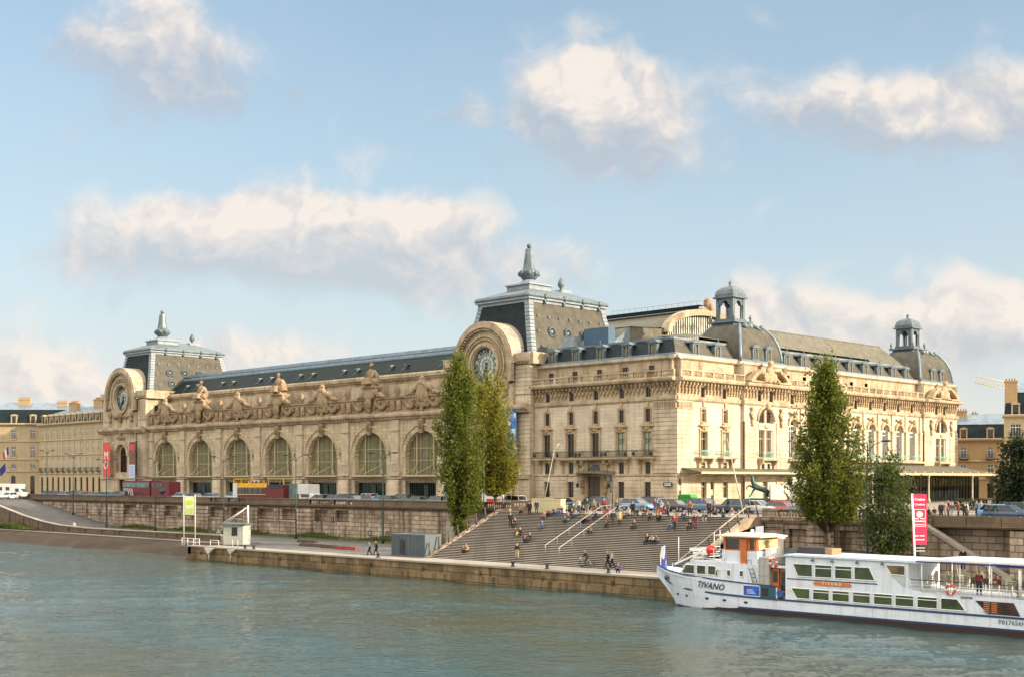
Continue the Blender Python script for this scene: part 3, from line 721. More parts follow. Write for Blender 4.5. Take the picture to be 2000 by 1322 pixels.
# mansard of the side, mirrored so that it meets the river one on the hip
mb = MB(); mb.T = RS
h = 2.6
mb.face([(.9,.9,ZG+.3),(15.7,.9,ZG+.3),(15.7,2.8,ZG+.3+h),(2.8,2.8,ZG+.3+h)], 0)
mb.face([(27,.9,ZG+.3),(71.4,.9,ZG+.3),(71.4,2.8,ZG+.3+h),(27,2.8,ZG+.3+h)], 0)
for a, b in ((.5,15.7),(27,71.4)):
    mb.loft([[(s,.48,ZG+.28),(s,.85,ZG+.28),(s,.85,ZG+.62),(s,.48,ZG+.5)] for s in (a,b)], 1)
    mb.loft([[(s,2.65,ZG+h+.15),(s,2.6,ZG+h+.45),(s,3.1,ZG+h+.5),(s,3.2,ZG+h+.15)] for s in (max(a,2.6),b)], 1)
mb.face([(2.8,3.0,ZG+h+.45),(15.7,3.0,ZG+h+.45),(15.7,8,ZG+h+1.1),(5,8,ZG+h+1.1)], 1)
mb.build('roof', [M['slate_lit'], M['zincw']], mus)
for s in SB: dormer(mus, s-.3, 1.15, ZG+.55, 1)
mb = MB(); mb.T = RS      # tall ribbed roof behind the side mansard
mb.face([(27,3.2,ZG+h+.4),(72,3.2,ZG+h+.4),(72,8.5,28.3),(27,8.5,28.3)], 0)
mb.box(27,72,8.5,8.9,27.9,28.5); mb.build('roof', [M['ribbed']], mus)
B9 = [29.5+4.825*k for k in range(9)]
for s in B9: dormer(mus, s, 1.15, ZG+.55, 1)
# middle of the side facade: nine round-headed windows between pilasters
ops = []; 
for s in B9: ops.append((s, 2.1, 7.3, 13.3, 1))
mb = MB(); mb.T = RS
wall(mb, 27, 71.4, 0, ZB, 0, ops + [(s,2.6,.3,4.0,0) for s in B9], .6)
wall(mb, 27, 71.4, ZB, ZC, .1, [(s,.95,15.75,17.2,0) for s in B9], .38, 1)
wall(mb, 27, 71.4, ZC, ZG, .9, [(s,.95,18.9,20.3,0) for s in B9], .3, 1)
mb.build('wall', [M['pale'], M['plain']], mus)
trim(RS, 27, 71.4, 0)
t = MB(); t.T = RS; balus(t, 27.2, 71.2, -.72, ZC+.5, 1.05, 2.41); t.build('balustrade', M['plain'], mus)
fz = MB(); fz.T = RS; e = [27]+B9+[71.4]
for a, b in zip(e, e[1:]): frieze(fz, a+(.6 if a != 27 else .2), b-(.6 if b != 71.4 else .2), 0)
fz.build('frieze', M['frieze'], mus)
mb = MB(); mb.T = RS; ar = MB(); ar.T = RS
for s in [27.3]+[b+2.41 for b in B9[:-1]]+[70.9]:
    mb.box(s-.42, s+.42, -.35, .1, 7.0, 12.0); mb.box(s-.5, s+.5, -.42, .1, 12.0, 12.35); mb.box(s-.38, s+.38, -.25, .1, 12.35, 15.05)
for s in B9:
    n = 12; rg = []
    for k in range(n+1):
        a = math.pi*k/n; rg.append([(s-r*math.cos(a), yy, 12.25+r*math.sin(a)) for r, yy in ((1.12,.0),(1.12,-.3),(1.65,-.38),(1.75,-.0))])
    ar.loft(rg); ar.ell((s,-.45,14.1),(.4,.3,.55)); ar.ell((s-.8,-.25,14.3),(.45,.2,.25)); ar.ell((s+.8,-.25,14.3),(.45,.2,.25))
mb.build('pilaster', M['pale'], mus); ar.build('archivolt', M['frieze'], mus)
for s in B9:
    window(mus, s, 7.3, 2.1, 6.0, .5, 1, 1, 'w'); window(mus, s, 15.75, .95, 1.45, .4, 1); window(mus, s, 18.9, .95, 1.4, 1.15, 1)
mb = MB(); mb.T = RS; mb.box(27.2, 71.2, -1.0, 0, ZM-.2, ZM+.1); mb.build('balcony', M['plain'], mus)
for s in B9: railing('railing', mus, s-1.5, s+1.5, 0, -.95, ZM+.1, M['verd'], 1, .95, False)
mb = MB(); mb.T = RS; mb.box(27, 71.4, .5, .55, 0, 4.2); mb.build('glazed_door', M['glassb'], mus)
# the two end pavilions of the side facade
for (p0, p1) in ((15.6, 27.0), (71.4, 84.3)):
    c = (p0+p1)/2; Y0 = -.55; T = RS
    mb = MB(); mb.T = T
    wall(mb, p0, p1, 0, ZB, Y0, [(c,4.0,7.2,14.7,1), (c-.75,.8,5.2,6.3,0), (c+.75,.8,5.2,6.3,0), (c-.2,1.3,1.0,3.6,0)], .5)
    wall(mb, p0, p1, ZB, ZC, Y0+.1, [(c-1.55,1.0,15.75,17.3,0),(c+1.55,1.0,15.75,17.3,0)], .38, 1)
    wall(mb, p0, p1, ZC, ZG, Y0+.7, [(c-1.9,.95,18.9,20.4,0),(c+1.9,.95,18.9,20.4,0)], .38, 1)
    for s in (p0, p1): mb.face([(s,Y0,0),(s,1.3,0),(s,1.3,ZG),(s,Y0,ZG)], 0)
    mb.build('wall', [M['pale'], M['plain']], mus)
    trim(T, p0-.3, p1+.3, Y0)
    for a, b in ((p0, p0+3.0), (p1-3.0, p1)):
        q = MB(); q.T = T; rust(q, a, b, ZS+.25, 12.6, Y0, .14, .6); rust(q, a, b, 1.0, ZS-.15, Y0, .14, .57); q.build('quoin', M['quoin'], mus)
    for s in (-1, 1):
        window(mus, c+s*.95, 7.25, 1.3, 4.0, Y0+.4, 1, 0, 'c'); window(mus, c+s*.95, 12.6, 1.35, 1.6, Y0+.4, 1, .8, 'd')
        window(mus, c+s*.75, 5.2, .8, 1.1, Y0+.4, 1); window(mus, c+s*1.55, 15.75, 1.0, 1.55, Y0+.42, 1); window(mus, c+s*1.9, 18.9, .95, 1.5, Y0+1.0, 1)
    window(mus, c-.2, 1.0, 1.3, 2.6, Y0+.4, 1, 0, 'g')
    mb = MB(); mb.T = T
    mb.prism([(c-2.0,7.2),(c+2.0,7.2)]+[(c+2.0*math.cos(math.pi*k/14),12.7+2.0*math.sin(math.pi*k/14)) for k in range(15)],'y',Y0+.44,Y0+.5,0)
    mb.box(c-.22,c+.22,Y0+.1,Y0+.44,7.2,14.5); mb.box(c-2,c+2,Y0-.1,Y0+.44,11.4,12.4)
    for s in (-1,1): mb.box(c+s*1.85-.16,c+s*1.85+.16,Y0+.15,Y0+.44,7.2,12.5)
    mb.build('window_surround', M['pale'], mus)
    mb = MB(); mb.T = T; rg = []
    for k in range(15):
        a = math.pi*k/14; rg.append([(c-r*math.cos(a), yy, 12.7+r*math.sin(a)) for r, yy in ((2.02,Y0+.02),(2.02,Y0-.2),(2.45,Y0-.28),(2.55,Y0+.02))])
    mb.loft(rg); mb.ell((c,Y0-.4,15.0),(.4,.35,.6)); mb.ell((c,Y0-.15,11.95),(.7,.3,.35))
    for s in (-1,1):
        for j in range(7): mb.ell((c+s*3.9+.2*math.sin(j*2.1),Y0-.22,14.6-j*.42),(.45-.04*j,.25,.3))
    for s in (-1, 1):   # broken pediment
        mb.prism([(c+s*2.0,ZC+.5),(c+s*5.4,ZC+.5),(c+s*5.4,ZC+.85),(c+s*4.0,ZC+1.95),(c+s*2.5,ZC+2.6),(c+s*2.1,ZC+2.4),(c+s*2.6,ZC+2.0),(c+s*3.6,ZC+1.5),(c+s*4.5,ZC+.85),(c+s*2.0,ZC+.75)],'y',Y0-1.15,Y0+.2)
    mb.ell((c,Y0-.7,ZC+1.9),(1.0,.5,1.5)); mb.ell((c,Y0-.9,ZC+3.5),(.5,.45,.6)); mb.ell((c-1.2,Y0-.7,ZC+1.4),(.6,.4,.9)); mb.ell((c+1.2,Y0-.7,ZC+1.4),(.6,.4,.9))
    link('cartouche', remesh(mb, .11, [M['frieze']], 'cartouche', .05), mus)
    fz = MB(); fz.T = T; frieze(fz, p0+.3, c-2.2, Y0); frieze(fz, c-.9, c+.9, Y0); frieze(fz, c+2.2, p1-.3, Y0); fz.build('frieze', M['frieze'], mus)
    mb = MB(); mb.T = T; mb.box(c-2.2,c+2.2,Y0-1.0,Y0,ZM-.2,ZM+.1); brackets(mb,(c-1.9,c+1.9),Y0,ZM-.2,.9); mb.build('balcony', M['frieze'], mus)
    railing('railing', mus, c-2.2, c+2.2, Y0, Y0-.95, ZM+.1, M['verd'], 1, .95, False)
    # curved roof
    mb = MB(); mb.T = T; hw = (p1-p0)/2-.2; rings = []; n = 9
    for k in range(n+1):
        t_ = k/n*.94; ins = 1-math.sqrt(1-t_*t_); z = ZG+.55+6.0*t_
        a = hw*(1-ins*.78); dpt = (1-ins*.78)
        y0_, y1_ = Y0+.85+4.2*(1-dpt), Y0+.85+8.6-3.0*(1-dpt)
        rings.append([(c-a,y0_,z),(c+a,y0_,z),(c+a,y1_,z),(c-a,y1_,z)])
    mb.loft(rings, 0)
    for j in range(4): mb.tube([r[j] for r in rings], .24, 6, 1)
    mb.box(p0,p1,Y0+.5,Y0+9.6,ZG+.25,ZG+.6,1)
    mb.build('dome_roof', [M['slate_lit'], M['zinc']], mus)
    for s in (-1, 1): dormer(mus, c+s*1.75, Y0+.75, ZG+.75, 1)
    mb = MB(); mb.T = T
    mb.ell((c,Y0+2.9,ZG+6.0),(.7,.5,.7)); rg = []
    for s in (-1,1):
        mb.tube([(c+s*.5,Y0+2.7,ZG+6.1),(c+s*1.8,Y0+2.4,ZG+5.7),(c+s*2.9,Y0+2.2,ZG+4.9),(c+s*3.5,Y0+2.0,ZG+4.6)],[.3,.28,.24,.15],6); mb.ell((c+s*2.2,Y0+2.3,ZG+5.9),(.5,.4,.45))
    mb.build('ornament', M['zincd'], mus)
    # lantern
    y = 6.0; mb = MB(); mb.T = T; L = 1.35
    mb.box(c-2.0,c+2.0,y-2.0,y+2.0,ZG+5.3,28.0); mb.box(c-2.5,c+2.5,y-2.5,y+2.5,28.0,28.3); mb.box(c-1.7,c+1.7,y-1.7,y+1.7,28.3,28.7)
    for sx in (-1,1):
        for sy in (-1,1):
            mb.box(c+sx*L-.24,c+sx*L+.24,y+sy*L-.24,y+sy*L+.24,28.7,31.9)
            mb.lathe((c+sx*(L-.42),y+sy*(L+.05),28.7),[(.14,0),(.1,.1),(.1,2.1),(.15,2.2)],7); mb.lathe((c+sx*(L+.05),y+sy*(L-.42),28.7),[(.14,0),(.1,.1),(.1,2.1),(.15,2.2)],7)
    for ax in range(2):
        for s in (-1,1):
            pl = [(-L,30.9)]+[(-.62*math.cos(math.pi*k/8),30.9+.62*math.sin(math.pi*k/8)) for k in range(9)]+[(L,30.9),(L,31.9),(-L,31.9)]
            if ax == 0: mb.prism([(c+a,z) for a,z in pl],'y',y+s*L-.17,y+s*L+.17)
            else: mb.prism([(y+a,z) for a,z in pl],'x',c+s*L-.17,c+s*L+.17)
    mb.box(c-1.95,c+1.95,y-1.95,y+1.95,31.9,32.15)
    for sx in (-1,1):
        for sy in (-1,1): mb.lathe((c+sx*2.2,y+sy*2.2,28.3),[(.2,0),(.12,.3),(.3,.6),(.12,.9),(0,1.2)],6)
    lo = mb.build('lantern', M['zincd'], mus)
    mb = MB(); mb.T = T; mb.lathe((c,y,32.15),[(1.7,0),(1.72,.4),(1.55,.95),(1.15,1.4),(.5,1.7),(.3,1.75)],4,0,sq=True,rot=0)
    mb.lathe((c,y,33.8),[(.25,0),(.35,.15),(.15,.3),(.33,.55),(.2,.8),(.0,1.0)],8); mb.build('dome', M['zincd'], lo)
# balconies and consoles of the narrow part
mb = MB(); mb.T = RS
for s in SB: mb.box(s-1.9,s+1.9,-1.1,0,ZM-.1,ZM+.12)
brackets(mb, [s+d for s in SB for d in (-1.3,1.3)], 0, ZM-.1); mb.build('balcony', M['frieze'], mus)
for s in SB: railing('railing', mus, s-1.9, s+1.9, 0, -1.05, ZM+.12, M['verd'], 1, .95, False)
# side glass marquises
mb = MB(); mb.T = RS
mb.loft([[(s,-.3,5.4),(s,-3.6,4.85),(s,-3.6,4.98),(s,-.3,5.6)] for s in (.8,30)], 0)
mb.box(.8,30,-3.7,-3.55,4.7,5.02,1)
for k in range(9): s = 1.2+k*3.4; mb.tube([(s,-3.5,4.75),(s,-1.6,4.4),(s,-.3,3.9)],.06,5,1)
mb.build('marquise', [M['ribbed'], M['cream']], mus)
mb = MB(); mb.T = RS
mb.loft([[(s,0,z1),(s,-4,z2),(s,-8.2,z3),(s,-8.2,z3-.12),(s,-4,z2-.15),(s,0,z1-.2)] for s,z1,z2,z3 in ((29,6.6,5.7,4.95),(84,6.6,5.7,4.95),(90.5,5.1,5.0,4.93))], 0)
mb.box(29,90.6,-8.35,-8.15,4.62,5.0,1)
for k in range(19):
    s = 30+k*3.3; mb.box(s,s+.12,-8.2,-.1,4.55,4.75,1); mb.box(s-.05,s+.17,-8.4,-8.3,4.6,5.3,1)
for s in (40,58.7,75,88): mb.lathe((s,-7.9,0),[(.3,0),(.3,.5),(.16,.7),(.14,4.2),(.3,4.6)],8,1)
mb.build('marquise', [M['ribbed'], M['cream']], mus)
mb = MB(); mb.T = RS; mb.box(30,92,-1.2,-1.1,0,4.5,0)
mb.build('glazed_wall', M['glassb'], mus)
mb = MB(); mb.T = RS
for k in range(52): s = 30+k*1.2; mb.box(s,s+.09,-1.3,-1.2,0,4.5)
mb.box(30,92,-1.32,-1.2,2.6,2.75); mb.build('glazing_bars', M['iron'], mus)
mb = MB(); mb.T = RS
for k in range(51): s = 30.1+k*1.2; mb.box(s+.08,s+.98,-1.24,-1.205,2.8,4.3)
mb.build('blinds', M['glassg'], mus)
# ---------------------------------------------------------------- the seven-bay arcade
XA0, XA1 = -146.3, -47.2
BAY = (XA1-XA0)/7; BC = [XA1-BAY*(k+.5) for k in range(7)]
mb = MB(); wall(mb, XA0, XA1, 0, 14.6, 0, [o for c in BC for o in ((c,9.0,4.6,12.3,1.0),(c,8.8,.0,3.7,0))], 1.0)
mb.box(XA0, XA1, 1.02, 2.2, 0, 14.6); mb.build('wall', [M['stone']], mus)
mb = MB()
cornice(mb, XA0, XA1, 0, 14.3, [(.1,0),(.2,.1),(.35,.45),(.95,.6),(1.05,.85),(1.05,1.15),(.8,1.25)])
dentils(mb, XA0, XA1, 0, 14.45, 14.85, .6, .3, .3)
cornice(mb, XA0, XA1, 0, 3.95, [(.15,0),(.4,.1),(.4,.5),(.1,.6)])
mb.build('cornice', M['plain'], mus)
def pier(name='pier'):
    mb = MB()      # around x = 0, between two openings: rusticated jambs either side and a panelled pilaster
    for s in (-1, 1): rust(mb, min(s*2.56, s*1.5), max(s*2.56, s*1.5), 4.6, 7.9, 0, .1, .42, .07)
    mb.box(-.95,.95,-.35,0,6.9,12.4); mb.box(-.62,.62,-.4,-.35,7.2,12.1)
    mb.box(-1.1,1.1,-.5,0,12.4,12.75); mb.box(-1.05,1.05,-.4,0,12.75,14.3); mb.box(-.05,.05,-.44,-.4,5.0,12.9)
    mb.box(-1.15,1.15,-.5,0,6.55,6.9); mb.box(-1.15,1.15,-.42,0,5.2,6.55)
    for k in range(7): mb.box(-1.0+k*.3,-.82+k*.3,-.5,-.4,5.3,6.5)
    mb.box(-1.35,1.35,-.65,0,4.55,5.2)
    rust(mb, -2.66, -1.5, 0.6, 3.9, 0, .2, .42, .07); rust(mb, 1.5, 2.66, .6, 3.9, 0, .2, .42, .07)
    mb.box(-1.45,1.45,-.75,0,.0,3.9); mb.box(-1.2,1.2,-.82,-.75,1.2,3.2); mb.box(-2.7,2.7,-.3,0,0,.6)
    return mb.mesh(name, [M['quoin']])
pm = pier()
for k in range(8):
    x = XA1-BAY*k; x += -.9 if k == 0 else (.9 if k == 7 else 0); link('pier', pm, mus, (x, 0, 0))
# archivolt with radiating voussoirs, soffit ribs
mb = MB(); n = 26
for k in range(n):
    a0, a1 = math.pi*(k+.08)/n, math.pi*(k+.92)/n; q = []
    for a in (a0, a1): q.append([(-r*math.cos(a), yy, 7.8+r*math.sin(a)) for r, yy in ((4.5,.0),(4.5,-.22),(5.35,-.3),(5.35,.0))])
    mb.loft(q, 0)
rg = []
for k in range(19):
    a = math.pi*(.06+.88*k/18); rg.append([(-r*math.cos(a), yy, 7.8+r*math.sin(a)) for r, yy in ((5.4,.0),(5.4,-.42),(5.65,-.45),(5.7,.0))])
mb.loft(rg, 0)
for k in range(16):
    a = math.pi*(k+.5)/16; mb.box(-.0,-.0,0,0,0,0) if False else None
    c = Vector((-4.43*math.cos(a), .5, 7.8+4.43*math.sin(a))); mb.ell(c, (.16,.35,.16), 0, 6, 4)
am = mb.mesh('archivolt', [M['stone']])
mb = MB()        # keystone with a head
mb.prism([(-.45,11.8),(.45,11.8),(.7,14.2),(-.7,14.2)],'y',-.55,0); mb.ell((0,-.7,13.4),(.4,.35,.55)); mb.ell((0,-.7,13.0),(.3,.35,.4)); mb.ell((0,-.55,14.0),(.75,.35,.35)); mb.ell((-.5,-.5,13.0),(.2,.2,.5)); mb.ell((.5,-.5,13.0),(.2,.2,.5))
km = remesh(mb, .09, [M['carve']], 'keystone', .03)
gm = MB(); gm.prism([(-4.5,4.6),(4.5,4.6)]+[(4.5*math.cos(math.pi*k/16),7.8+4.5*math.sin(math.pi*k/16)) for k in range(17)],'y',.85,.95,0); gm = gm.mesh('window',[M['glassg']])
fb = MB()
for k in range(-11, 12):
    x = k*.385; h = 7.8+math.sqrt(max(0,20.2-x*x))-.1; t = .05 if k % 4 else .09; fb.box(x-t,x+t,.73,.84,4.6,h)
for z in (7.2, 9.3): hw = math.sqrt(max(0, 20.2-max(0,z-7.8)**2)); fb.box(-hw,hw,.71,.85,z-.08,z+.08)
fb = fb.mesh('frame',[flat('olive_bronze',(.27,.25,.15),.5)])
lf = MB()
for s in (-1,1): lf.box(s*2.2-.11,s*2.2+.11,.5,.7,4.6,7.8+math.sqrt(20-4.9)-.05); lf.tube([(s*2.1,.5,6.2),(s*4.2,-.6,4.75)],.07,5); lf.tube([(s*2.1,.5,6.4),(s*.4,-2.2,4.8)],.07,5)
lf = lf.mesh('tie_rods',[M['cream']])
cm = MB(); rings = []
for k in range(15):
    t = k/14; x = -5.0+10*t; b = math.sin(math.pi*t)
    rings.append([(x,.3,4.72),(x,-.9-1.9*b,4.56),(x,-.9-1.9*b,4.44),(x,-.5,4.42-.32*b),(x,.3,4.4-.1*b)])
cm.loft(rings,0); cm = cm.mesh('canopy',[M['cream']])
dm = MB(); dm.box(-4.4,4.4,.8,.9,0,3.4,0); dm.box(-4.39,4.39,.5,.92,3.4,3.7,2)
for k in range(15): dm.box(-3.9+k*.55,-3.83+k*.55,.72,.8,0,3.4,1)
dm.box(-.5,.6,.65,.79,0,3.0,1)
dm = dm.mesh('doors',[M['glassb'],M['greenpole'],M['quoin']])
# attic panels: parapet with garlands, medallion blocks
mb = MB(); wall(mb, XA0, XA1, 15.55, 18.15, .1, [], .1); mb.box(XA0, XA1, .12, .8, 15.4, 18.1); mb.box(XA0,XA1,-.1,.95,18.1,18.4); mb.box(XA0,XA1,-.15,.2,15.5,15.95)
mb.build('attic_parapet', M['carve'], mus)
glm = []; um = MB(); um.lathe((7.08,.3,18.4),[(.5,0),(.25,.3),(.6,.9),(.4,1.4),(.45,1.5),(0,1.9)],8); um = um.mesh('urn', [M['carve']])
for s in (-1, 1):
    gl = MB()
    for j in range(22):
        t = j/21; x = s*(1.5+3.4*t); z = 17.6-1.15*math.sin(math.pi*t); gl.ell((x,-.12,z),(.26+.16*math.sin(math.pi*t),.34,.26+.2*math.sin(math.pi*t)),0,6,4)
    gl.ell((s*4.9,-.1,17.2),(.25,.2,.6),0,6,4); gl.ell((s*1.4,-.1,17.2),(.25,.2,.8),0,6,4); gl.ell((s*2.6,-.08,17.6),(.35,.2,.3),0,6,4)
    gl.box(s*6.25-.55,s*6.25+.55,-.2,.1,16.1,17.7); gl.ell((s*6.25,-.25,16.9),(.38,.12,.55),0,8,5)
    glm.append(remesh(gl, .1, [M['carve']], 'garland', .05))
ct = MB()          # scroll-framed shield
ct.ell((0,-.35,18.7),(1.25,.55,1.8),0,12,8); ct.box(-1.1,1.1,-.3,.5,17.2,20.0); ct.ell((0,-.3,20.4),(.95,.55,.55)); ct.ell((0,-.2,21.1),(.7,.4,.55)); ct.ell((0,-.3,16.6),(.6,.4,.8)); ct.ell((0,-.3,15.9),(.35,.35,.5))
for s in (-1,1):
    ct.ell((s*1.25,-.2,19.7),(.5,.4,.6)); ct.ell((s*1.3,-.2,18.1),(.35,.35,1.0)); ct.ell((s*.9,-.25,16.9),(.4,.35,.7)); ct.tube([(s*1.2,0,19.6),(s*2.0,.0,19.6),(s*2.5,.0,19.0),(s*2.2,.0,18.5)],[.5,.5,.42,.3],7); ct.ell((s*3.1,.0,18.8),(.7,.4,.45)); ct.ell((s*4.0,.0,18.6),(.5,.35,.3)); ct.ell((s*.9,-.45,20.0),(.4,.35,.5)); ct.tube([(s*1.5,-.1,17.6),(s*1.9,-.1,16.9),(s*1.3,-.1,16.2)],[.35,.32,.2],6)
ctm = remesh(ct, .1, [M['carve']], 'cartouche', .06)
def statue_mesh(flip):
    st = MB(); s = flip
    st.box(-1.9,1.9,-.9,1.3,20.2,20.5); st.prism([(-1.4,18.4),(1.4,18.4),(1.9,20.2),(-1.9,20.2)],'y',-.6,1.1)
    st.ell((0,-.5,18.8),(1.3,.5,1.0)); st.ell((0,-.6,17.4),(.8,.45,1.1)); st.ell((0,-.5,16.3),(.45,.4,.7))
    for q in (-1,1): st.ell((q*1.5,-.3,19.4),(.6,.5,.7)); st.ell((q*2.4,.0,18.9),(.8,.45,.55)); st.ell((q*3.4,.0,18.6),(.6,.4,.35)); st.tube([(q*1.4,-.1,18.0),(q*1.8,-.1,17.2),(q*1.1,-.1,16.4)],[.4,.35,.2],6)
    st.box(-1.1,1.1,-.6,1.0,20.4,20.9)
    st.ell((0,.2,21.4),(1.5,1.0,1.0)); st.ell((-s*1.1,.1,21.6),(.7,.7,.9)); st.ell((s*1.1,.1,21.3),(.7,.7,.7)); st.ell((0,-.2,22.6),(.75,.5,.8)); st.ell((s*.45,-.55,21.6),(.42,.75,.42)); st.ell((-s*.35,-.65,21.7),(.42,.7,.42))          # seat, thighs
    st.tube([(s*.5,-1.0,21.8),(s*.6,-1.05,20.8)],[.42,.6],8); st.tube([(-s*.35,-1.1,21.9),(-s*.45,-1.15,20.8)],[.42,.55],8)
    st.tube([(0,.15,21.5),(0,.05,22.4),(s*.05,-.0,23.2),(s*.1,-.02,23.6)],[.72,.58,.62,.3],10)                              # torso
    st.ell((s*.15,-.08,24.15),(.3,.34,.42)); st.tube([(s*.1,-.0,23.5),(s*.14,-.05,23.9)],[.2,.16],8); st.ell((s*.15,.1,24.4),(.3,.32,.3))
    st.tube([(s*.65,0,23.3),(s*1.05,-.2,22.6),(s*1.1,-.75,22.1),(s*1.15,-.95,22.2)],[.24,.2,.15,.12],8)
    st.tube([(-s*.55,0,23.3),(-s*1.1,-.1,22.7),(-s*1.5,-.3,22.0),(-s*1.6,-.3,21.6)],[.24,.2,.16,.13],8)
    st.tube([(-s*.5,.3,23.2),(-s*1.2,.4,22.2),(-s*1.5,.3,21.0)],[.35,.5,.6],8); st.tube([(s*.5,.3,23.3),(s*1.2,.4,22.4),(s*1.4,.4,21.2)],[.35,.4,.5],8)
    return remesh(st, .085, [M['carve']], 'statue', .045)
sm = [statue_mesh(1), statue_mesh(-1)]
for i, c in enumerate(BC):
    link('archivolt', am, mus, (c,0,0)); link('keystone', km, mus, (c,0,0)); w_ = link('window', gm, mus, (c,0,0)); link('frame', fb, w_); link('tie_rods', lf, mus, (c,0,0))
    link('canopy', cm, mus, (c,0,0)); link('doors', dm, mus, (c,0,0)); [link('garland', q_, mus, (c,0,0)) for q_ in glm]; (link('urn', um, mus, (c,0,0)) if i else None)
    if i in (1,3,5): link('statue', sm[(i//2) % 2], mus, (c,0,0))
    else: link('cartouche', ctm, mus, (c,0,0))
# carved city names of the frieze as small raised letters
def text_mesh(txt, size, depth=.03, mat=None, name='lettering', bold=0, shear=0, align='CENTER', space=1):
    cu = bpy.data.curves.new('t', 'FONT'); cu.body = txt; cu.size = size; cu.extrude = depth; cu.align_x = align; cu.align_y = 'CENTER'; cu.offset = bold; cu.shear = shear; cu.space_character = space; cu.resolution_u = 2
    o = bpy.data.objects.new('t', cu); COL.objects.link(o); dg = bpy.context.evaluated_depsgraph_get()
    me = bpy.data.meshes.new_from_object(o.evaluated_get(dg)); me.name = name; bpy.data.objects.remove(o); me.materials.clear(); me.materials.append(mat); return me
def put_text(txt, size, loc, mat, par, rz=0, name='lettering', **k):
    o = link(name, text_mesh(txt, size, mat=mat, name=name, **k), par, loc); o.rotation_euler = (math.radians(90), 0, rz); return o
# set-back wall, cornice and great slate roof behind the arcade
mb = MB(); mb.box(XA0,XA1,5.0,5.3,15,22.3); mb.build('wall', M['plain'], mus)
mb = MB(); cornice(mb, XA0, XA1, 5.0, 21.7, [(.1,0),(.25,.15),(.7,.45),(.75,.95),(.55,1.2)]); dentils(mb, XA0, XA1, 5.0, 21.75, 22.15, .45, .32, .3)
for z in (19.2, 20.2, 21.0): mb.box(XA0,XA1,4.92,5.0,z,z+.12)
mb.build('cornice', M['plain'], mus)
mb = MB(); mb.box(XA0,XA1,.8,5.0,17.4,17.6,1)
def strip_(a, b, m, x0=XA0-1, x1=XA1+1): mb.face([(x0,*a),(x1,*a),(x1,*b),(x0,*b)], m)
strip_((5.0,22.9),(9.0,26.2),0); strip_((9.0,26.2),(9.2,26.75),1); strip_((9.2,26.75),(10.4,27.1),0); strip_((10.4,27.1),(10.6,27.7),1); strip_((10.6,27.7),(14,28.25),2); 
mb.loft([[(x,8.85,26.1),(x,8.85,26.35),(x,9.15,26.35),(x,9.15,26.1)] for x in (XA0,XA1)],1)
mb.build('roof', [M['slatel'], M['zinc'], M['ribbed']], mus)
mb = MB()    # small roof lights
for c in BC:
    for dx in (-2.1, 2.1):
        mb.tube([(c+dx,6.5,24.35),(c+dx,6.45,24.75)],[.22,.17],8); mb.box(c+dx-.28,c+dx+.28,6.2,7.2,24.7,24.85); mb.tube([(c+dx-.5,5.5,23.35),(c+dx,6.4,24.3)],.04,4)
mb.build('roof_vent', M['zincw'], mus)
mb = MB()    # hall vault
for (a, b, m_) in (((14,28.25),(33,29.2),0),((33,29.2),(52,28.2),0),((52,28.2),(56,21),1)): strip_(a, b, m_, XA0+8, -20.0)
for (a, b, m_) in (((23.4,29.0),(34,33.0),0),((34,33.0),(45,29.0),0)): strip_(a, b, m_, -43, -20.0)
mb.face([(-43,23.4,29),(-43,34,33.0),(-43,45,29),(-43,45,27),(-43,23.4,27)],0)
strip_((32.0,32.7),(32.0,33.4),1,-43,-20.0); strip_((32.0,33.4),(34,33.4),1,-43,-20.0)
mb.box(-43,-20.2,14,14.3,23,28.15,0); mb.prism([(14.3,23),(52,23),(52,28.1),(33,29.1),(14.3,28.2)],'x',-20.5,-20.2,0)
mb.build('hall_roof', [M['ribbed'], M['slatel']], mus)
# glazed gable of the hall
mb = MB(); mb.T = RS; yg = 20.0; arcp = []
cx_, hw_, zs_, rise = 34.0, 10.5, 28.0, 3.6
def zarc(s): return zs_ + rise*math.sqrt(max(0, 1-((s-cx_)/hw_)**2))
pl = [(cx_-hw_,zs_-3),(cx_+hw_,zs_-3)]+[(cx_+hw_*math.cos(math.pi*k/24),zs_+rise*math.sin(math.pi*k/24)) for k in range(25)]
mb.prism(pl,'y',yg+.0,yg+.1,0); mb.build('gable_window', [glass('bright_glass',(.55,.52,.42),.3)], mus)
mb = MB(); mb.T = RS
for k in range(34):
    s = cx_-hw_+.3+k*.62; t = .11 if k % 7 == 3 else .035
    mb.box(s-t,s+t,yg-.15,yg,zs_-3,zarc(s))
mb.build('glazing_bars', M['greenpole'], mus)
mb = MB(); mb.T = RS; rg = []
for k in range(25):
    a = math.pi*k/24; rg.append([(cx_+(hw_+r)*math.cos(a), yg+yy, zs_+(rise+r)*math.sin(a)) for r, yy in ((0,-.1),(0,-.8),(1.0,-.9),(1.1,.6),(0,.6))])
mb.loft(rg,0); mb.build('gable_arch', M['plain'], mus)
mb = MB(); mb.T = RS; mb.ell((cx_,yg-.4,33.6),(.85,.7,1.2)); mb.ell((cx_,yg-.9,33.1),(.5,.5,.7)); mb.ell((cx_-1.2,yg-.3,32.5),(.9,.5,.6)); mb.ell((cx_+1.2,yg-.3,32.4),(.9,.5,.6)); mb.ell((cx_,yg-.4,34.2),(.9,.6,.45)); mb.ell((cx_-2.6,yg-.3,31.9),(.9,.4,.4)); mb.ell((cx_+2.6,yg-.3,31.9),(.9,.4,.4))
link('acroterion', remesh(mb,.12,[M['carve']],'acroterion',.06), mus)
mb = MB()    # lower roofs and plant between the tower and the gable
